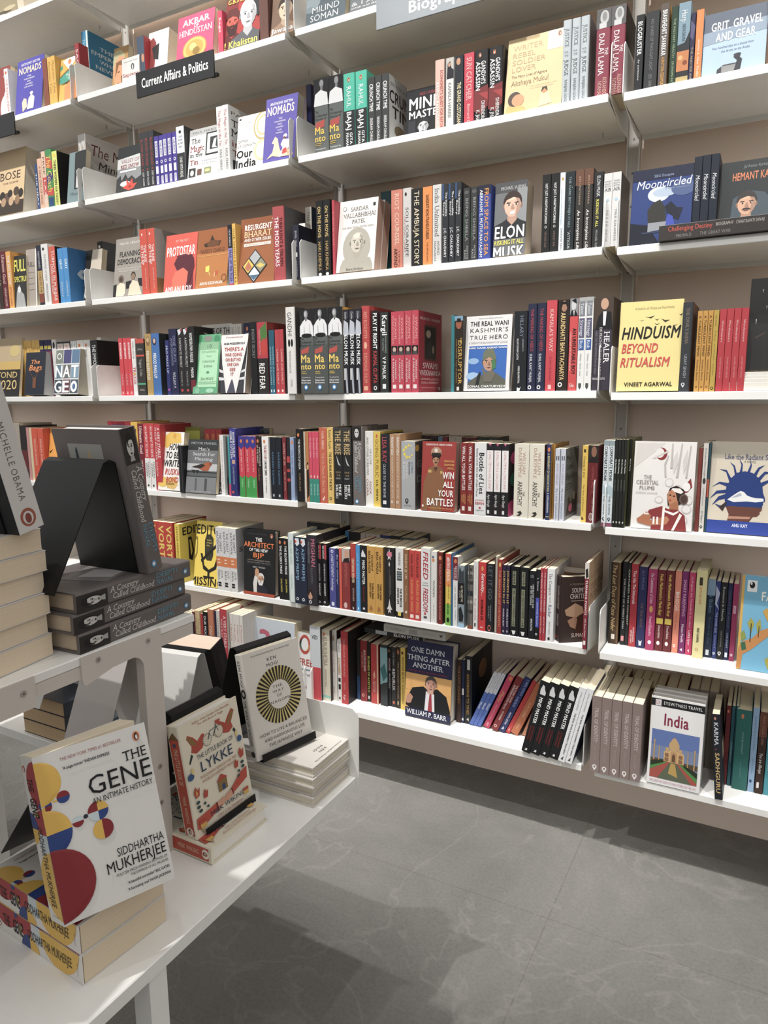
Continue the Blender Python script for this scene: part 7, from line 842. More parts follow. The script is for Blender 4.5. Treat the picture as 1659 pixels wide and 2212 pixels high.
block('G', 2, 960, 1370, [
 ('s', 198, 292, 270, '4a68b4', 'pale topped blue spine leaning over', 'r|0|1|0|.38|c4c6cc;x|THE LIFE AND|.04|.3|.3|.5|6a6e78;x|World|.56|.68|.5|.5|e0e4f0|b', {'n': 3, 'yb': 722, 'lean': 23, 'd': .12}),
 ('s', 310, 362, 300, 'c03058', 'pink spine with gold script, leaning over', 'e|.6|.05|.3|.04|d8703c;x|Melo|.3|.5|.6|.5|d8a04a|i;x|TRUST AND LETTERS|.55|.85|.22|.5|e898a8;x|AKM|.9|.96|.3|.5|f0d0d8', {'yb': 745, 'lean': 23, 'd': .15}),
 ('s', 372, 430, 312, '7c2428', 'wine red spine leaning over', 'x|THE STORY OF MY|.14|.46|.24|.7|e8ccc8|b;x|EXPERIMENTS WITH TRUTH|.16|.6|.24|.34|e8ccc8|b;x|M K GANDHI|.64|.8|.24|.5|e8ccc8|b;m|.4|.92|.22|e0b0a0|7c2428', {'yb': 768, 'lean': 23, 'd': .16}),
 ('s', 432, 486, 314, '2a3468', 'navy spine lettered I BELONG HERE, leaning over', 'x|I BELONG|.04|.32|.34|.68|8a9cd0|b;x|HERE|.36|.54|.34|.45|8a9cd0|b;x|ANITA SETHI|.64|.86|.28|.5|e0e4f0|b;p|.3,.96 .5,.9 .65,.95|d8dce8', {'yb': 778, 'lean': 23, 'd': .15}),
 ('s', 487, 524, 338, 'c22c30', 'bright red slim spine leaning over', 'p|.35,.95 .5,.9 .65,.96|f0c8c0', {'yb': 788, 'lean': 24, 'd': .15}),
 ('s', 528, 592, 372, 'c06838', 'orange spine leaning over', 'x|OUR STORIES|.36|.66|.28|.5|e8bc94;x|TREBLE|.78|.9|.2|.5|e8bc94', {'yb': 798, 'lean': 24, 'd': .15}),
 ('s', 618, 660, 480, 'c8805a', 'thin peach spine mostly hidden by the black row', '', {'yb': 810, 'lean': 20, 'd': .12}),
 ('s', 612, 905, 352, '1c1c1e', 'black MIND MASTER spine leaning over', 'p|.25,.12 .4,.05 .6,.06 .7,.1 .9,.14 .9,.18 .3,.18|d0d0d2;x|MIND MASTER|.22|.58|.36|.56|f4f4f2|b;x|AUTOBIOGRAPHY|.62|.84|.16|.64|8a2424|b;x|VISWANATHAN|.62|.82|.16|.34|8a2424|b;p|.3,.97 .6,.97 .35,.945 .6,.94|e4e4e2', {'n': 4, 'lean': 13, 'set': -.008, 'd': .16}),
 ('s', 905, 1018, 400, 'e2e3e4', 'white spine leaning against the black row', 'x|SONAL CHATURVEDI|.06|.3|.2|.5|6a6c70|i;x|THE REAL WANI KASHMIR\'S TRUE HERO|.34|.9|.22|.5|2e3034|bi;p|.3,.97 .6,.92 .65,.97|4a4a4c', {'n': 2, 'lean': 13, 'set': -.012, 'd': .15, 'frc': '1e3a5c'})], .05)
block('G', 3, 1209, 1460, [
 ('s', 238, 636, 155, '8c7872', 'taupe spine lettered TRIAL OF IDENTITY', 'x|TRIAL OF IDENTITY|.15|.6|.36|.5|c8b8b4|b;x|ELIOT LONDON|.66|.84|.22|.5|b0a09c;d|.5|.93|.26|e8e0dc|8c7872', {'n': 5, 'set': -.012, 'd': .17, 'pc': 'e4d8bc'}),
 ('f', 690, 1112, 185, 'e4e2e0', 'white travel guide cover with a domed marble tomb', 'r|0|1|.02|.105|1c1c1e;r|.08|.19|.03|.1|d8d4d4;t|DK|.095|.175|.045|.085|a84a54;t|EYEWITNESS TRAVEL|.24|.95|.045|.08|ececea|w;t|India|.27|.72|.18|.31|8e2446|b;r|.05|.94|.37|.925|7484a8;r|.05|.94|.37|.55|5c74b0;p|.05,.7 .94,.7 .94,.76 .05,.76|5a4a30;p|.3,.72 .3,.61 .36,.58 .62,.58 .68,.61 .68,.72|d0a468;p|.05,.925 .05,.84 .38,.72 .42,.72 .2,.925|a84a3c;p|.94,.925 .94,.9 .58,.72 .54,.72 .84,.925|a84a3c;p|.05,.84 .05,.78 .3,.73 .38,.72|4a8a3c;p|.94,.9 .94,.8 .66,.73 .58,.72|4a8a3c;p|.2,.925 .42,.72 .54,.72 .84,.925|5c644c;p|.4,.85 .44,.73 .52,.73 .58,.88|b89440;e|.485|.53|.1|.065|c49c64;p|.4,.5 .44,.455 .485,.43 .53,.455 .57,.5|c49c64;r|.482|.488|.41|.44|8a6a3c;e|.36|.575|.035|.022|c49c64;e|.6|.575|.035|.022|c49c64;r|.43|.54|.6|.71|b88a54;p|.455,.71 .455,.64 .485,.615 .515,.64 .515,.71|6a4a30;r|.32|.39|.62|.66|8a6440;r|.32|.39|.67|.71|8a6440;r|.58|.65|.62|.66|8a6440;r|.58|.65|.67|.71|8a6440;r|.1|.125|.5|.72|b8905c;e|.112|.5|.016|.012|c49c64;r|.2|.22|.55|.72|b8905c;r|.74|.76|.57|.74|b8905c;r|.86|.885|.54|.76|b8905c;e|.872|.54|.016|.012|c49c64;p|.06,.74 .3,.7 .3,.73 .06,.79|2a3420;p|.94,.78 .68,.72 .68,.74 .94,.84|2a3420;t|THE GUIDES THAT SHOW YOU WHAT OTHERS ONLY TELL YOU|.06|.93|.945|.97|c87a94', {'n': 3, 't': .026, 'pc': 'd8d4cc', 'set': -.002, 'tilt': 5, 'hb': 0}),
 ('s', 1236, 1302, 315, '20242e', 'dark blue spine lettered KARMA, tilted', 'g|.36|.05|.15;x|KARMA|.1|.36|.5|.45|c8ccd0|b;x|SADHGURU|.45|.92|.5|.5|d8b46a|b;m|.36|.41|.12|8a4a2c|20242e', {'lean': -5, 'set': -.004, 'd': .13, 'frc': '1e2024', 'fr': 'r|.3|.8|.4|.6|b8b090'}),
 ('s', 1288, 1328, 235, '6c2024', 'maroon spine behind the tilted book', 'e|.4|.07|.2|.02|d87a3a', {'yb': 860}),
 ('s', 1330, 1360, 238, '1f5c68', 'thin petrol blue spine', 'x|FIREBIRD|.45|.7|.3|.5|a8c4c8', {'yb': 870, 'n': 1}),
 ('s', 1361, 1388, 240, '1d6070', 'thin teal spine with a cross', 'x|FIREBIRD|.45|.7|.3|.5|a8c4c8', {'yb': 874, 'n': 1}),
 ('s', 1368, 1490, 262, '1d6a64', 'thick green teal spine with an orange oval', 'e|.4|.08|.09|.03|d87a3a;x|KHUSHWANT|.28|.55|.12|.5|8ab8b0;x|SELECTED WORKS|.65|.85|.08|.5|6a9a94', {'yb': 893}),
 ('s', 1494, 1546, 250, '8db0d2', 'pale blue spine with dark lettering', 'x|GARDENS LETTING|.1|.5|.28|.5|5a7ca0;x|BOOK TWO|.6|.78|.2|.5|5a7ca0;e|.4|.87|.2|.02|2a4a7a', {'yb': 918}),
 ('s', 1550, 1616, 285, '3a241c', 'brown spine with a handwritten title', 'r|0|1|0|.3|6a3c28;x|MAN TOLD CARD|.05|.4|.3|.5|a8745a;x|You are Always|.5|.75|.4|.5|f0ece8|i;r|.2|.5|.86|.93|e8e4e0', {'yb': 932}),
 ('s', 1620, 1680, 330, '3a98a8', 'turquoise spine at the end of the row', 'x|EXTRAORDINARY|.1|.7|.4|.5|c8e4e8', {'yb': 945}),
 ('s', 300, 520, 15, '8a6a50', 'mixed brown spine of the back row', '', {'n': 4, 'set': .16, 'h': .2, 'd': .075}),
 ('s', 535, 800, 55, 'c8a04c', 'ochre spine of the back row', 'r|.2|.8|.02|.06|2a2414', {'n': 4, 'set': .13, 'd': .11}),
 ('s', 815, 985, 85, 'b0622c', 'orange brown spine of the back row', 'r|.2|.8|.1|.115|e8d0b0;r|.45|.55|.05|.115|e8d0b0', {'n': 2, 'set': .13, 'd': .11}),
 ('s', 1000, 1230, 95, '9a8a7a', 'grey brown spine of the back row', '', {'n': 3, 'set': .14, 'd': .1}),
 ('s', 1290, 1640, 180, '6a5a4c', 'dark spine of the back row', '', {'n': 5, 'set': .17, 'h': .19, 'd': .06})], .06)
# books laid flat on top of the bottom row
_Q = on_y(1115*450/1659+660, 280*450/1659+1310, YF+.07)
_zl = _Q[2]
add_book(mat_from((0, 0, 1), (0, 1, 0), (-1, 0, 0), (_Q[0], YF+.07, _zl)), .024, .13, .205, 'c4c0ba', 'grey white book lying across the tops on the bottom shelf', 'books on the bottom shelf of the biography bay', .02, sp='x|CONSPIRACY|.04|.36|.4|.5|8a8680;r|.2|.8|.42|.55|a8a49e;x|THE STORY|.62|.85|.22|.5|a8a49e;p|.3,.93 .7,.9 .7,.96|5a5854')
_Q2 = on_y(812*450/1659+660, 310*450/1659+1310, YF+.075)
add_book(mat_from((0, 0, 1), (0, 1, 0), (-1, 0, 0), (_Q2[0]+.05, YF+.075, _zl-.0155)), .0145, .13, .2, '242628', 'black book lying under the grey white one, bottom shelf', 'books on the bottom shelf of the biography bay', .012, sp='x|ELON MUSK|.52|.95|.6|.5|e0e0de|b;r|.1|.9|.2|.4|a8acb0')
# a second row rising behind the seventh shelf's front row
block('F', 2, 620, 1100, [
 ('f', 160, 420, 105, '2c2c30', 'dark cover standing behind the front row', 't|JOHN HERE|.25|.98|.1|.24|5a5a60', {'set': .12, 'tilt': 2}),
 ('s', 470, 500, 172, '2f78b0', 'blue spine in the back row', '', {'set': .13, 'd': .1}),
 ('s', 500, 588, 178, '28282a', 'black spine in the back row', '', {'set': .13, 'd': .1}),
 ('s', 590, 745, 190, 'b0a8a0', 'grey spine with a black animal mark in the back row', 'e|.5|.12|.25|.035|1e1e20;e|.6|.17|.2|.03|1e1e20', {'n': 4, 'set': .13, 'd': .1}),
 ('s', 748, 828, 205, '26306a', 'indigo spine in the back row', '', {'set': .13, 'd': .1}),
 ('s', 830, 902, 210, '222326', 'jet spine in the back row', '', {'set': .13, 'd': .1}),
 ('s', 904, 1030, 222, '4a5456', 'back row slate spine with brown oval', 'e|.5|.08|.3|.05|7a5a48', {'n': 2, 'set': .13, 'd': .1})])
block('E', 2, 930, 880, [
 ('s', -140, 50, 222, '3a2a28', 'dark spine of the upper back row', '', {'n': 3, 'set': .14, 'd': .09}),
 ('s', 55, 95, 232, '5a7a8a', 'steel blue spine of the upper back row', '', {'set': .14, 'd': .09}),
 ('s', 97, 135, 232, '7a2430', 'wine spine of the upper back row', '', {'set': .14, 'd': .09}),
 ('s', 140, 245, 232, 'a89c8c', 'beige spine of the upper back row', '', {'n': 2, 'set': .14, 'd': .09}),
 ('s', 250, 360, 240, '5a2426', 'oxblood spine of the upper back row', '', {'n': 2, 'set': .14, 'd': .09}),
 ('s', 365, 535, 235, '2a342c', 'dark green spine of the upper back row', '', {'n': 2, 'set': .14, 'd': .09})])
# ------------------------------------------------------------------ display table in front of the wall
TZ, UZ = .466, .84
TABLE = tag(link('display_table', None, None, Matrix.Translation((.3, -1.5, 0))), 'white two-tier steel display table stacked with books', 'table')
TI = Matrix.Translation((-.3, 1.5, 0))
def tpart(name, mb): return mb.build(name, TABLE, TI)
X1, YE = .583, -.936
mb = MB(); mb.box((.215, -2.6, TZ-.022), (X1, YE, TZ), WHITE, ch=.0015); tpart('lower_top', mb)
mb = MB(); mb.box((-.62, -1.118, TZ-.022), (.2145, YE, TZ), WHITE, ch=.0015); tpart('lower_top', mb)
for x, y in ((.564, -1.437), (-.45, -1.02), (-.1, -1.0), (.564, -2.56), (.24, -2.56)):
    mb = MB(); mb.box((x-.015, y-.015, 0), (x+.015, y+.015, TZ-.0225), WHITE, ch=.001); tpart('leg', mb)
mb = MB()
pts = [(-.60, TZ-.02), (X1+.006, TZ-.02), (X1+.008, TZ+.118), (X1+.004, TZ+.13), (X1-.006, TZ+.138), (-.60, TZ+.142)]
mb.prism(pts, YE+.0005, YE+.0025, WHITE, 1); tpart('end_panel', mb)
UP = mat('c9c2ba', .4, 'painted_steel')
mb = MB(); mb.box((-.25, -2.4, UZ-.014), (.432, -1.186, UZ-.0005), WHITE, ch=.0015); tpart('upper_top', mb)
def rounded_l(y0, y1, col0, col1, zt, armb, r=.022, n=6):
    """inverted L plate in the Y-Z plane: arm from y0 to y1 under zt, column col0..col1 down to the lower top"""
    pts = [(y0, zt), (y1, zt), (y1, TZ), (col0, TZ)]
    for i in range(n+1):
        a = i/n*math.pi/2; pts.append((col0-r+r*math.cos(a), armb-r+r*math.sin(a)))
    q = .006
    for i in range(4):
        a = math.pi*1.5-i/3*math.pi/2; pts.append((y0+q+q*math.cos(a), armb-.012+q+q*math.sin(a)))
    pts.insert(len(pts)-4, (y0+.05, armb-.002))
    return pts
mb = MB(); mb.prism(rounded_l(-1.405, -1.262, -1.298, -1.262, UZ-.001, UZ-.03), .4325, .4355, UP, 0)
scr = mat('a8a29c', .4, 'painted_steel', .3)
def stud(mb, y, z, r=.0042):
    mb.prism([(y+r*math.cos(a*math.pi/6), z+r*math.sin(a*math.pi/6)) for a in range(12)], .4356, .4366, scr, 0)
    mb.prism([(y+r*.4*math.cos(a*math.pi/3), z+r*.4*math.sin(a*math.pi/3)) for a in range(6)], .4366, .437, mat('6a6662', .4, 'painted_steel'), 0)
stud(mb, -1.378, UZ-.012); stud(mb, -1.288, UZ-.013); stud(mb, -1.28, .62); stud(mb, -1.282, .56)
tpart('bracket_plate', mb)
mb = MB()
pts = [(-1.475, UZ-.001), (-1.475, UZ-.032)]
for i in range(5):
    a = -i/4*math.pi/2; pts.append((-1.475-.006+.006*math.cos(a), UZ-.036+.006*math.sin(a)))
pts += [(-2.0, UZ-.042), (-2.0, UZ-.001)]
mb.prism(pts, .4325, .4355, UP, 0); stud(mb, -1.492, UZ-.018); tpart('bracket_plate', mb)
mb = MB(); mb.box((.428, -1.90, UZ-.032), (.4323, -1.19, UZ-.0142), UP); tpart('rail', mb)
mb = MB(); mb.box((.418, -1.297, TZ+.0005), (.432, -1.264, UZ-.0145), UP, ch=.001); tpart('post', mb)
mb = MB(); mb.box((.418, -1.97, TZ+.0005), (.432, -1.935, UZ-.0145), UP, ch=.001); tpart('post', mb)
# ------------------------------------------------------------------ books and easels on the table
def easel(label, P, yaw, tilt, t, w, h, foot, zb, col='0c0c0d', back=.1, lip=.010):
    """bent sheet stand: lip under the book, sloping back plate, rear leg. P: middle of the book's lower front edge"""
    u, v, n = axes(yaw, tilt); n0 = np.array([math.sin(yaw), -math.cos(yaw), 0]); Z = np.array([0, 0, 1.])
    th = .0016; B = P-n*(t+.0012); A = P+n*(.006 if lip > .002 else -.012)
    prof = [A+v*lip, A-v*.003, B-v*.003, B+v*h]
    top = B+v*h
    leg = top-n0*(back); leg[2] = zb+.0005
    prof2 = [top, top-n0*.010+Z*.004, top-n0*.02, leg]
    if foot: prof2.append(leg+n0*.05)
    path = prof+prof2[1:]
    mb = MB(); m_ = mat(col, .5, 'powder_coat'); vs = []; fs = []
    for k, p in enumerate(path):
        a = path[max(k-1, 0)]; b = path[min(k+1, len(path)-1)]; d = b-a; d = d/np.linalg.norm(d); nn = np.cross(u, d)
        wk = w if k > 3 else w
        for q in (-1, 1):
            for e in (0, 1): vs.append(tuple(p+u*q*wk/2+nn*th*(e-.5)))
    for k in range(len(path)-1):
        a, b = 4*k, 4*k+4
        fs += [(a, b, b+2, a+2), (a+1, a+3, b+3, b+1), (a, a+1, b+1, b), (a+2, b+2, b+3, a+3)]
    e = 4*(len(path)-1); fs += [(0, 2, 3, 1), (e, e+1, e+3, e+2)]
    o = np.array([*P[:2], zb]); mb.add([tuple(np.array(q)-o) for q in vs], fs, m_)
    return tag(mb.build('book_easel', None, Matrix.Translation(tuple(o))), label, 'easel', 'book easels')
def stand(label, H, yaw, tilt, t, d, h, col, flip=False, hb=False, **kw):
    u, v, n = axes(yaw, tilt)
    if flip: M = mat_from(-n, -u, v, H)
    else: M = mat_from(n, u, v, np.array(H)-n*t)
    add_book(M, t, d, h, col, label, 'books on the display table', 9, hb=hb, **kw)
    return u, v, n
R = math.radians
# the gene copies
GY, GR, GB, GL_ = 'e6b428', '8e1f26', '2a4488', 'c8d4d8'
GENE_SP = ('p|0,.0 0,.0 0,.0|wht;q|1.0|.165|.74|%s|-|-|%s;q|1|.463|.8|%s|-|-|%s;q|0|.44|.5|-|%s|%s|-;q|1|.77|1.05|%s|-|-|%s;e|1|.29|.2|.02|%s;e|.75|.3|.12|.01|%s;e|.62|.36|.12|.008|2a2a5a;e|.55|.345|.16|.012|%s;'
           'e|.2|.075|.1|.02|c8643a;e|.2|.078|.05|.013|wht;x|THE|.13|.21|.4|.5|blk;x|GENE|.25|.36|.46|.5|blk|b;x|ODDHARTHA MUKHERJEE|.42|.9|.34|.55|2a2824;t|VINTAGE|.25|.7|.955|.963|5a5a5a' % ('b02c34', 'b02c34', 'b02c34', GL_, GB, GY, GY, GY, GB, 'b02c34', GY))
GENE_FR = ('q|0|.165|.2|-|%s|%s|-;e|.0|.0|.001|.001|wht;q|.03|.30|.06|%s|%s|%s|%s;e|.13|.285|.035|.006|%s;q|.19|.275|.055|%s|%s|%s|%s;'
           'q|.0|.463|.215|-|%s|%s|-;q|.27|.445|.05|%s|%s|%s|%s;e|.34|.432|.02|.013|%s;q|.45|.425|.09|%s|%s|%s|%s;q|.465|.54|.09|%s|%s|%s|%s;q|.0|.77|.33|-|%s|%s|-;'
           't|THE NEW YORK TIMES #1 BESTSELLER|.22|.76|.05|.068|a85a4a;t|\'A page-turner\' INDIAN EXPRESS|.23|.64|.105|.122|2a2c3a|b;g|.9|.065|.032;t|THE|.75|.965|.135|.195|161618;t|GENE|.41|.98|.215|.325|161618;t|AN INTIMATE HISTORY|.42|.97|.345|.38|2a2a2c;'
           't|SIDDHARTHA|.54|.97|.685|.735|1c1c1e;t|MUKHERJEE|.43|.97|.75|.815|161618;t|PULITZER PRIZE-WINNING AUTHOR OF|.5|.97|.832|.848|3a3a3c;t|THE EMPEROR OF ALL MALADIES|.62|.97|.858|.873|3a3a3c;t|\'A beautiful storyteller\' BILL GATES|.58|.97|.898|.914|1c1c2a|b;t|\'A fascinating read\' HUGH JACKMAN|.57|.97|.937|.953|1c1c2a|b' % (
            GY, GY, GL_, GB, GR, GY, GY, GR, GR, GB, GB, GY, GB, GL_, GL_, GR, GR, '2a2a3a', GR, GY, GB, GL_, GY, GR, GR, GY, GR, GR))
GW = 'e0dcd6'
c0 = on_z(180, 2130, TZ); ga = R(-2.6)
yd = (math.sin(-ga)*-1, math.cos(ga))
yd = (math.cos(R(86)), math.sin(R(86)))
lying((c0[0], c0[1], TZ+.0003), yd, .0400, .131, .2, GW, 'lower lying paperback of the pair under the coloured disc cover', 'books on the display table', 9, sp=GENE_SP, fr=GENE_FR, pc='dccbb0')
lying((c0[0]-.002, c0[1]+.001, TZ+.0406), yd, .0400, .131, .2, GW, 'upper lying paperback of the pair, beneath the standing coloured disc cover', 'books on the display table', 9, sp=GENE_SP, fr=GENE_FR, pc='dccbb0')
Hn = np.array([.5303, -1.5292, .558]); yw, tl = R(77.3), R(14.8); u, v, n = axes(yw, tl); t_, d_, h_ = .040, .135, .207
M = mat_from(n, u, v, Hn-n*t_)
mb = book_cover(t_, d_, h_, GW, sp=GENE_SP)
root = tag(link('book', None, None, M), 'standing white paperback with red, yellow and blue discs, its cover flaring open', 'book', 'books on the display table')
cmb = MB(); c = .0007; ch = .0008
cmb.box((0, 0, 0), (c, d_, h_), mat(GW)); cmb.box((0, 0, 0), (t_-.0001, c, h_), mat(GW))
print_on(cmb, GENE_SP, t_, h_, lambda a, b, o: (a, -o, h_-b)); cmb.build('cover', root)
fmb = MB(); fl = R(15.5)
def flare(x, y, z):
    yy = max(y-.004, 0)
    return (t_+x*math.cos(fl)+math.sin(fl)*yy, min(y, .004)+yy*math.cos(fl)-x*math.sin(fl), z)
vs = [flare(x, y, z) for z in (0, h_) for y in (0, .004, d_) for x in (0, -c)]
fmb.add(vs, [(0, 1, 3, 2), (2, 3, 5, 4), (6, 8, 9, 7), (8, 10, 11, 9), (0, 2, 8, 6), (2, 4, 10, 8), (1, 7, 9, 3), (3, 9, 11, 5), (4, 5, 11, 10), (0, 6, 7, 1)], mat(GW))
print_on(fmb, GENE_FR, d_, h_, lambda a, b, o: flare(o, a, h_-b)); fmb.build('front_cover', root)
book_pages(t_, d_, h_, False, 'e4d8c0').build('page_block', root)
easel('black easel holding the standing coloured disc paperback', Hn+u*.062, yw, tl, t_, .1, .14, False, TZ+.0808, back=.15, lip=.001)
# the little book of ... copies
LK = 'e6dcc4'
LY_SP = 'r|.16|.9|.12|.97|c8482e;p|.1,.12 .52,.05 .95,.12|7a5a2c;r|.14|.92|.12|.135|c8482e;r|.4|.62|.15|.18|2a4a7a;x|THE LITTLE BOOK OF|.2|.52|.32|.53|ecd8b8;x|MEIK WIKING|.62|.86|.26|.53|e8c8a8;e|.53|.935|.28|.04|f0ece4;g|.53|.93|.13'
LY_FR = ('t|Author of the Number One Bestseller|.22|.86|.025|.045|b06a4a;t|The Little Book of Hygge|.3|.74|.055|.075|b06a4a;'
 'p|.1,.14 .12,.11 .2,.15 .26,.2 .34,.16 .38,.17 .38,.22 .32,.28 .22,.3 .14,.27 .16,.22|b8402a;p|.1,.13 .16,.14 .22,.19 .24,.23 .16,.21|8a6a2a;p|.13,.28 .16,.3 .1,.36 .08,.35|2a3a3a;'
 'p|.92,.11 .88,.08 .8,.13 .74,.18 .66,.14 .62,.15 .62,.2 .68,.26 .78,.28 .86,.25 .84,.2|b8402a;p|.92,.1 .86,.11 .8,.16 .76,.21 .84,.19|8a6a2a;p|.87,.26 .84,.28 .9,.33 .92,.32|2a3a3a;'
 'R|.41|.235|.065|.075|16|3a3a38|e6dcc4;e|.41|.235|.062|.045|d8ceb4;R|.61|.215|.065|.075|16|3a3a38|e6dcc4;e|.61|.215|.062|.045|d8ceb4;p|.41,.235 .47,.165 .48,.165 .43,.235|4a5a64;p|.47,.17 .58,.16 .58,.165 .48,.175|4a5a64;p|.5,.23 .57,.16 .58,.165 .51,.235|4a5a64;p|.56,.14 .6,.21 .61,.21 .575,.14|4a5a64;p|.57,.11 .66,.11 .64,.145 .58,.145|b8402a;'
 't|THE LITTLE BOOK OF|.2|.82|.315|.355|2a3c54;t|LYKKE|.24|.78|.385|.475|1f3a5c;t|THE DANISH SEARCH FOR THE|.2|.82|.505|.53|b06a4a;t|WORLD\'S HAPPIEST PEOPLE|.22|.8|.545|.57|b06a4a;'
 'p|.43,.64 .52,.585 .62,.64|b8402a;r|.45|.6|.64|.735|8a6a2a;r|.51|.56|.68|.735|2a4a7a;'
 'p|.04,.83 .36,.805 .38,.87 .1,.93 .03,.92|c0452f;p|.36,.8 .39,.8 .41,.88 .37,.885|7a2a20;p|.39,.81 .5,.79 .54,.82 .5,.85 .4,.875|d89a78;p|.96,.66 .94,.76 .66,.82 .64,.77 .84,.68|c0452f;p|.66,.765 .63,.77 .65,.835 .68,.825|7a2a20;p|.64,.775 .54,.79 .52,.83 .56,.85 .66,.83|d89a78;'
 'p|.06,.6 .1,.56 .12,.6 .16,.58 .14,.65 .08,.66|b8402a;p|.09,.62 .1,.59 .12,.62 .1,.65|e0a83a;p|.2,.66 .23,.62 .25,.65 .28,.64 .26,.7 .2,.7|b8402a;e|.1|.7|.03|.014|2a4a4a;e|.1|.74|.03|.014|2a4a4a;e|.2|.74|.02|.012|2a4a4a;e|.24|.78|.02|.012|2a4a4a;e|.12|.78|.03|.014|2a4a4a;'
 'p|.86,.5 .9,.46 .92,.5 .96,.48 .94,.55 .88,.56|b8402a;p|.76,.58 .79,.54 .81,.57 .84,.56 .82,.62 .76,.62|b8402a;e|.9|.6|.03|.014|2a4a4a;e|.9|.64|.03|.014|2a4a4a;e|.82|.66|.02|.012|2a4a4a;e|.8|.7|.02|.012|2a4a4a;'
 'e|.06|.46|.05|.03|2a5a8a;e|.92|.38|.04|.03|2a5a8a;e|.1|.42|.02|.03|e4c878;e|.88|.32|.02|.03|e4c878;p|.1,.97 .11,.97 .12,.92 .08,.92|b89a6a;t|MEIK WIKING|.26|.86|.845|.885|2a3c54;p|.06,.86 .18,.86 .17,.93 .08,.93|d8a83a;p|.06,.86 .18,.86 .175,.89 .065,.89|b8402a;p|.83,.84 .93,.84 .92,.9 .84,.9|d8a83a;p|.83,.84 .93,.84 .925,.865 .835,.865|b8402a;'
 't|CEO of the Happiness|.36|.8|.91|.93|b06a4a;t|Research Institute, Copenhagen|.28|.86|.945|.965|b06a4a')
cl = on_z(457.4, 1871, TZ)
lying((cl[0], cl[1], TZ+.0003), (math.cos(R(89)), math.sin(R(89))), .029, .136, .186, LK, 'small lying cream hardback with a red spine, under the easel', 'books on the display table', 9, sp=LY_SP, fr=LY_FR, hb=True, pc='e8e4dc')
Hn = np.array([.4854, -1.2597, .4968]); yw, tl = R(88.5), R(9.6)
u, v, n = stand('standing cream hardback with red birds, a bicycle and two hands', Hn, yw, tl, .027, .135, .185, LK, hb=True, sp=LY_SP, fr=LY_FR, pc='ece8e0')
easel('black easel holding the cream hardback with red birds', Hn+u*.075, yw, tl, .027, .118, .195, False, TZ+.0298, back=.10)
# the nagomi copies
NK = 'd9d2c8'
NG_SP = 'x|KEN MOGI|.06|.3|.36|.5|26241f;e|.5|.37|.34|.045|1c1a18;e|.5|.37|.16|.022|d9d2c8;x|THE WAY OF NAGOMI|.43|.86|.36|.5|26241f;e|.5|.94|.3|.03|3a3834'
NG_FR = 't|By the international bestselling author of The Little Book of Ikigai|.16|.84|.035|.052|6a655c;t|KEN|.42|.58|.1|.13|26241f|w;t|MOGI|.4|.6|.155|.185|26241f|w;R|.53|.47|.2|.4|40|1c1a16|d2bc6a;e|.53|.47|.2|.137|d9d2c8;t|THE|.43|.6|.375|.4|3a362e|w;t|WAY|.42|.62|.42|.445|3a362e|w;t|OF|.48|.57|.465|.49|3a362e|w;t|NAGOMI|.36|.7|.515|.54|3a362e|w;t|HOW TO LIVE A BALANCED|.1|.94|.775|.805|26241f|w;t|AND HARMONIOUS LIFE|.16|.88|.83|.86|26241f|w;t|THE JAPANESE WAY|.22|.82|.885|.915|26241f|w'
cn = on_z(677, 1746.5, TZ)
for i in range(4):
    o = [(0, 0), (-.004, .003), (.002, -.002), (-.003, .002)][i]
    lying((cn[0]-.19+o[0], cn[1]+.130+o[1], TZ+.0003+i*.0186), (math.sin(R(.6*(i % 2))), -1), .0178, .130, .19, NK, ['lowest', 'second', 'third', 'topmost'][i]+' taupe hardback of the lying stack by the white end panel', 'books on the display table', 9, sp=NG_SP, fr=NG_FR[:NG_FR.index('R|')], hb=True, pc='ded6c4')
Hn = np.array([.4767, -1.0945, .5475]); yw, tl = R(75.6), R(11.9)
u, v, n = stand('standing taupe hardback with a black and gold ring of rays', Hn, yw, tl, .02, .1294, .192, NK, hb=True, sp=NG_SP, fr=NG_FR, pc='e4d8ac')
easel('black easel holding the taupe hardback with the ray ring', Hn+u*.07, yw, tl, .02, .125, .197, False, TZ+.0748, back=.09)
# the grey childhood memoir copies on the upper tier
CK = '6c6462'
CC_SP = 'r|0|.86|0|.24|2a2625;e|.44|.115|.3|.085|151414;e|.44|.125|.21|.066|d0ccc8;p|.24,.12 .3,.06 .5,.05 .62,.08 .42,.08 .3,.11|151414;r|.31|.4|.105|.111|2a2625;r|.48|.57|.105|.111|2a2625;e|.355|.12|.04|.007|2a2625;e|.525|.12|.04|.007|2a2625;p|.42,.12 .46,.12 .49,.15 .41,.15|a8a4a0;e|.45|.168|.07|.007|4a4644;p|.36,.18 .54,.18 .6,.22 .3,.22|b0aca8;x|A Country|.26|.5|.3|.7|dcd8d4|i;x|Called Childhood|.28|.64|.3|.34|dcd8d4|i;x|DEEPTI|.66|.86|.28|.68|5a9cb4;x|NAVAL|.66|.82|.28|.32|5a9cb4;m|.42|.945|.17|3a8ab8|e8ecee'
CC_BK = 'p|.2,.1 .7,.1 .7,.6 .2,.6|8a9298;r|.2|.7|.1|.3|9a9a94;p|.3,.14 .33,.12 .35,.3 .29,.3|3a4450;e|.5|.2|.02|.06|b89a6a'
ck = on_z(173.6, 1415, UZ); ck2 = on_z(409.6, 1320, UZ); cyaw = math.atan2(ck2[1]-ck[1], ck2[0]-ck[0]); LEN = .225
dirv = np.array([math.cos(cyaw), math.sin(cyaw)])
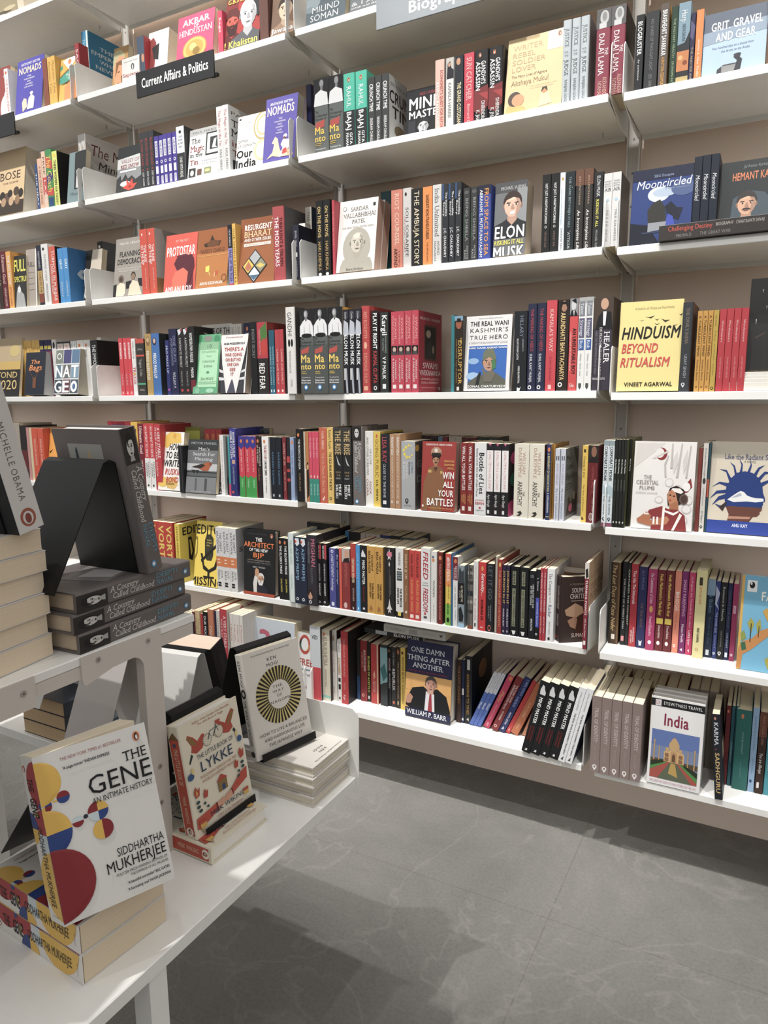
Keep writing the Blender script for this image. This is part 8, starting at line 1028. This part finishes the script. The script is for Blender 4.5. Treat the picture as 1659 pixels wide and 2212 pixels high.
for i in range(3):
    o = [(0, 0), (-.006, -.006), (.001, .001)][i]
    foot = np.array([ck[0], ck[1]])+dirv*LEN+np.array(o)
    yd_ = (-math.sin(cyaw+[0, .02, -.01][i]), math.cos(cyaw+[0, .02, -.01][i]))
    lying((foot[0], foot[1], UZ+.0003+i*.0285), yd_, .028, .15, LEN, CK, ['bottom', 'middle', 'top'][i]+' grey hardback of the lying trio on the upper tier', 'books on the display table', 9, sp=CC_SP, fr='p|.1,.3 .6,.2 .8,.6 .3,.7|8a8480;p|.2,.4 .5,.3 .6,.5 .3,.6|c8c4c0', hb=True, pc='cbb9a2')
Hn = np.array([.4329, -1.2751, .9265]); yw, tl = R(0.1), R(-9.9)
u, v, n = axes(yw, tl)
add_book(mat_from(-n, -u, v, Hn), .03, .145, .2193, CK, 'standing grey hardback seen from its back, on the upper tier easel', 'books on the display table', 9, hb=True, sp=CC_SP, bk=CC_BK, pc='e8e4dc')
easel('black easel holding the grey hardback on the upper tier', Hn-n*.03-u*.085, yw+math.pi, R(9.9), .03, .128, .172, False, UZ+.0862, back=.115)
# pale page stack with a white book on an easel
BK = 'd8d4d0'
bp = on_z(117, 1413, UZ); bz = UZ+.0003
for i, t in enumerate((.031, .028, .030, .029, .028, .030)):
    o = [(0, 0), (-.003, -.003), (.001, 0), (-.004, -.002), (-.001, .002), (-.005, 0)][i]
    byaw = R(99)
    # fore edges face the aisle; foot of each book towards the far end
    add_book(mat_from((0, 0, 1), (math.sin(byaw), -math.cos(byaw), 0), (math.cos(byaw), math.sin(byaw), 0), (bp[0]-.155*math.sin(byaw)+.035+o[0]-.24*math.cos(byaw)-.035, bp[1]+.155*math.cos(byaw)+o[1]-.24*math.sin(byaw), bz)), t-.0005, .155, .24, BK,
             ['lowest', 'second', 'third', 'fourth', 'fifth', 'topmost'][i]+' thick volume of the pale stack, leaf edges facing out', 'books on the display table', 9, pc='e6d4ba')
    bz += t
bh = on_z(43, 1157, bz); yw, tl = R(2), R(-13)
u, v, n = axes(yw, tl)
BC_SP = 'x|BECOMING - MICHELLE OBAMA|.1|.83|.24|.5|6a6664|w;e|.5|.925|.3|.05|a8543a;e|.5|.927|.2|.036|d8d4d0;e|.5|.93|.12|.028|8a3a2a'
add_book(mat_from(-n, -u, v, bh), .037, .155, .24, BK, 'white book leaning back above the pale stack, dark back cover', 'books on the display table', 9, sp=BC_SP, bk='r|0|1|0|1|1b1c1e', pc='e4dccc')
easel('black easel on the pale stack of leaf edges', bh-n*.037-u*.085, yw+math.pi, R(13), .037, .12, .17, False, bz, back=.08)
# black volume on a white easel, dark blue pair under the upper tier, seen between the posts
W2 = np.array([.335, -1.03, TZ+.105]); yw, tl = R(8), R(-16)
u, v, n = axes(yw, tl)
wt = on_y(455, 1404, -1.06)
HH = .2
W2 = wt-v*HH
add_book(mat_from(-n, -u, v, W2), .042, .135, HH, '1d1b1c', 'thick black paperback on a white easel by the cream hardbacks', 'books on the display table', 9, sp='x|HARUKI MURAKAMI|.14|.62|.22|.6|4a4644', pc='e0c8b4')
zb2 = TZ+.0003
for i in range(3):
    hgt = (W2[2]-TZ-.006)/3
    add_book(mat_from((0, 0, 1), (-1, 0, 0), (0, -1, 0), (W2[0]+.02, W2[1]+.10, zb2)), hgt-.0004, .135, .2, '1d1b1c', ['lowest', 'middle', 'topmost'][i]+' lying black paperback under the white easel', 'books on the display table', 2, pc='e0c8b4', sp='x|MURAKAMI|.2|.6|.3|.5|8a8480')
    zb2 += hgt
easel('white easel holding the thick black paperback', W2-n*.042-u*.068, yw+math.pi, R(16), .042, .105, .19, False, zb2, col='dcdad6', back=.105)
zb3 = TZ+.0003
p21 = on_z(137, 1573, TZ)
for i in range(3):
    hgt = .031
    add_book(mat_from((0, 0, 1), (-1, 0, 0), (0, -1, 0), (-.02, -.905-.05, zb3)), hgt-.0005, .14, .205-.05+.0, '2a323e', ['lowest', 'middle', 'topmost'][i]+' dark blue paperback of the stack seen under the upper tier', 'books on the display table', 3, sp='t|A|.4|.41|.2|.21|2a323e;e|.5|.36|.26|.06|c86a34;e|.5|.36|.16|.04|2a323e;x|21 LESSONS|.45|.95|.4|.5|8a98a8', pc='c8ac88')
    zb3 += hgt
easel('white easel on the dark blue stack under the upper tier', np.array([-.09, -1.0, zb3+.004]), R(180), R(14), .025, .1, .15, False, zb3, col='dcdad6', back=.09)
easel('white easel panel standing beside the dark blue stack', np.array([.115, -1.0, TZ+.006]), R(180), R(14), .025, .115, .23, False, TZ+.0003, col='c8c2be', back=.115)
flush_books(300)
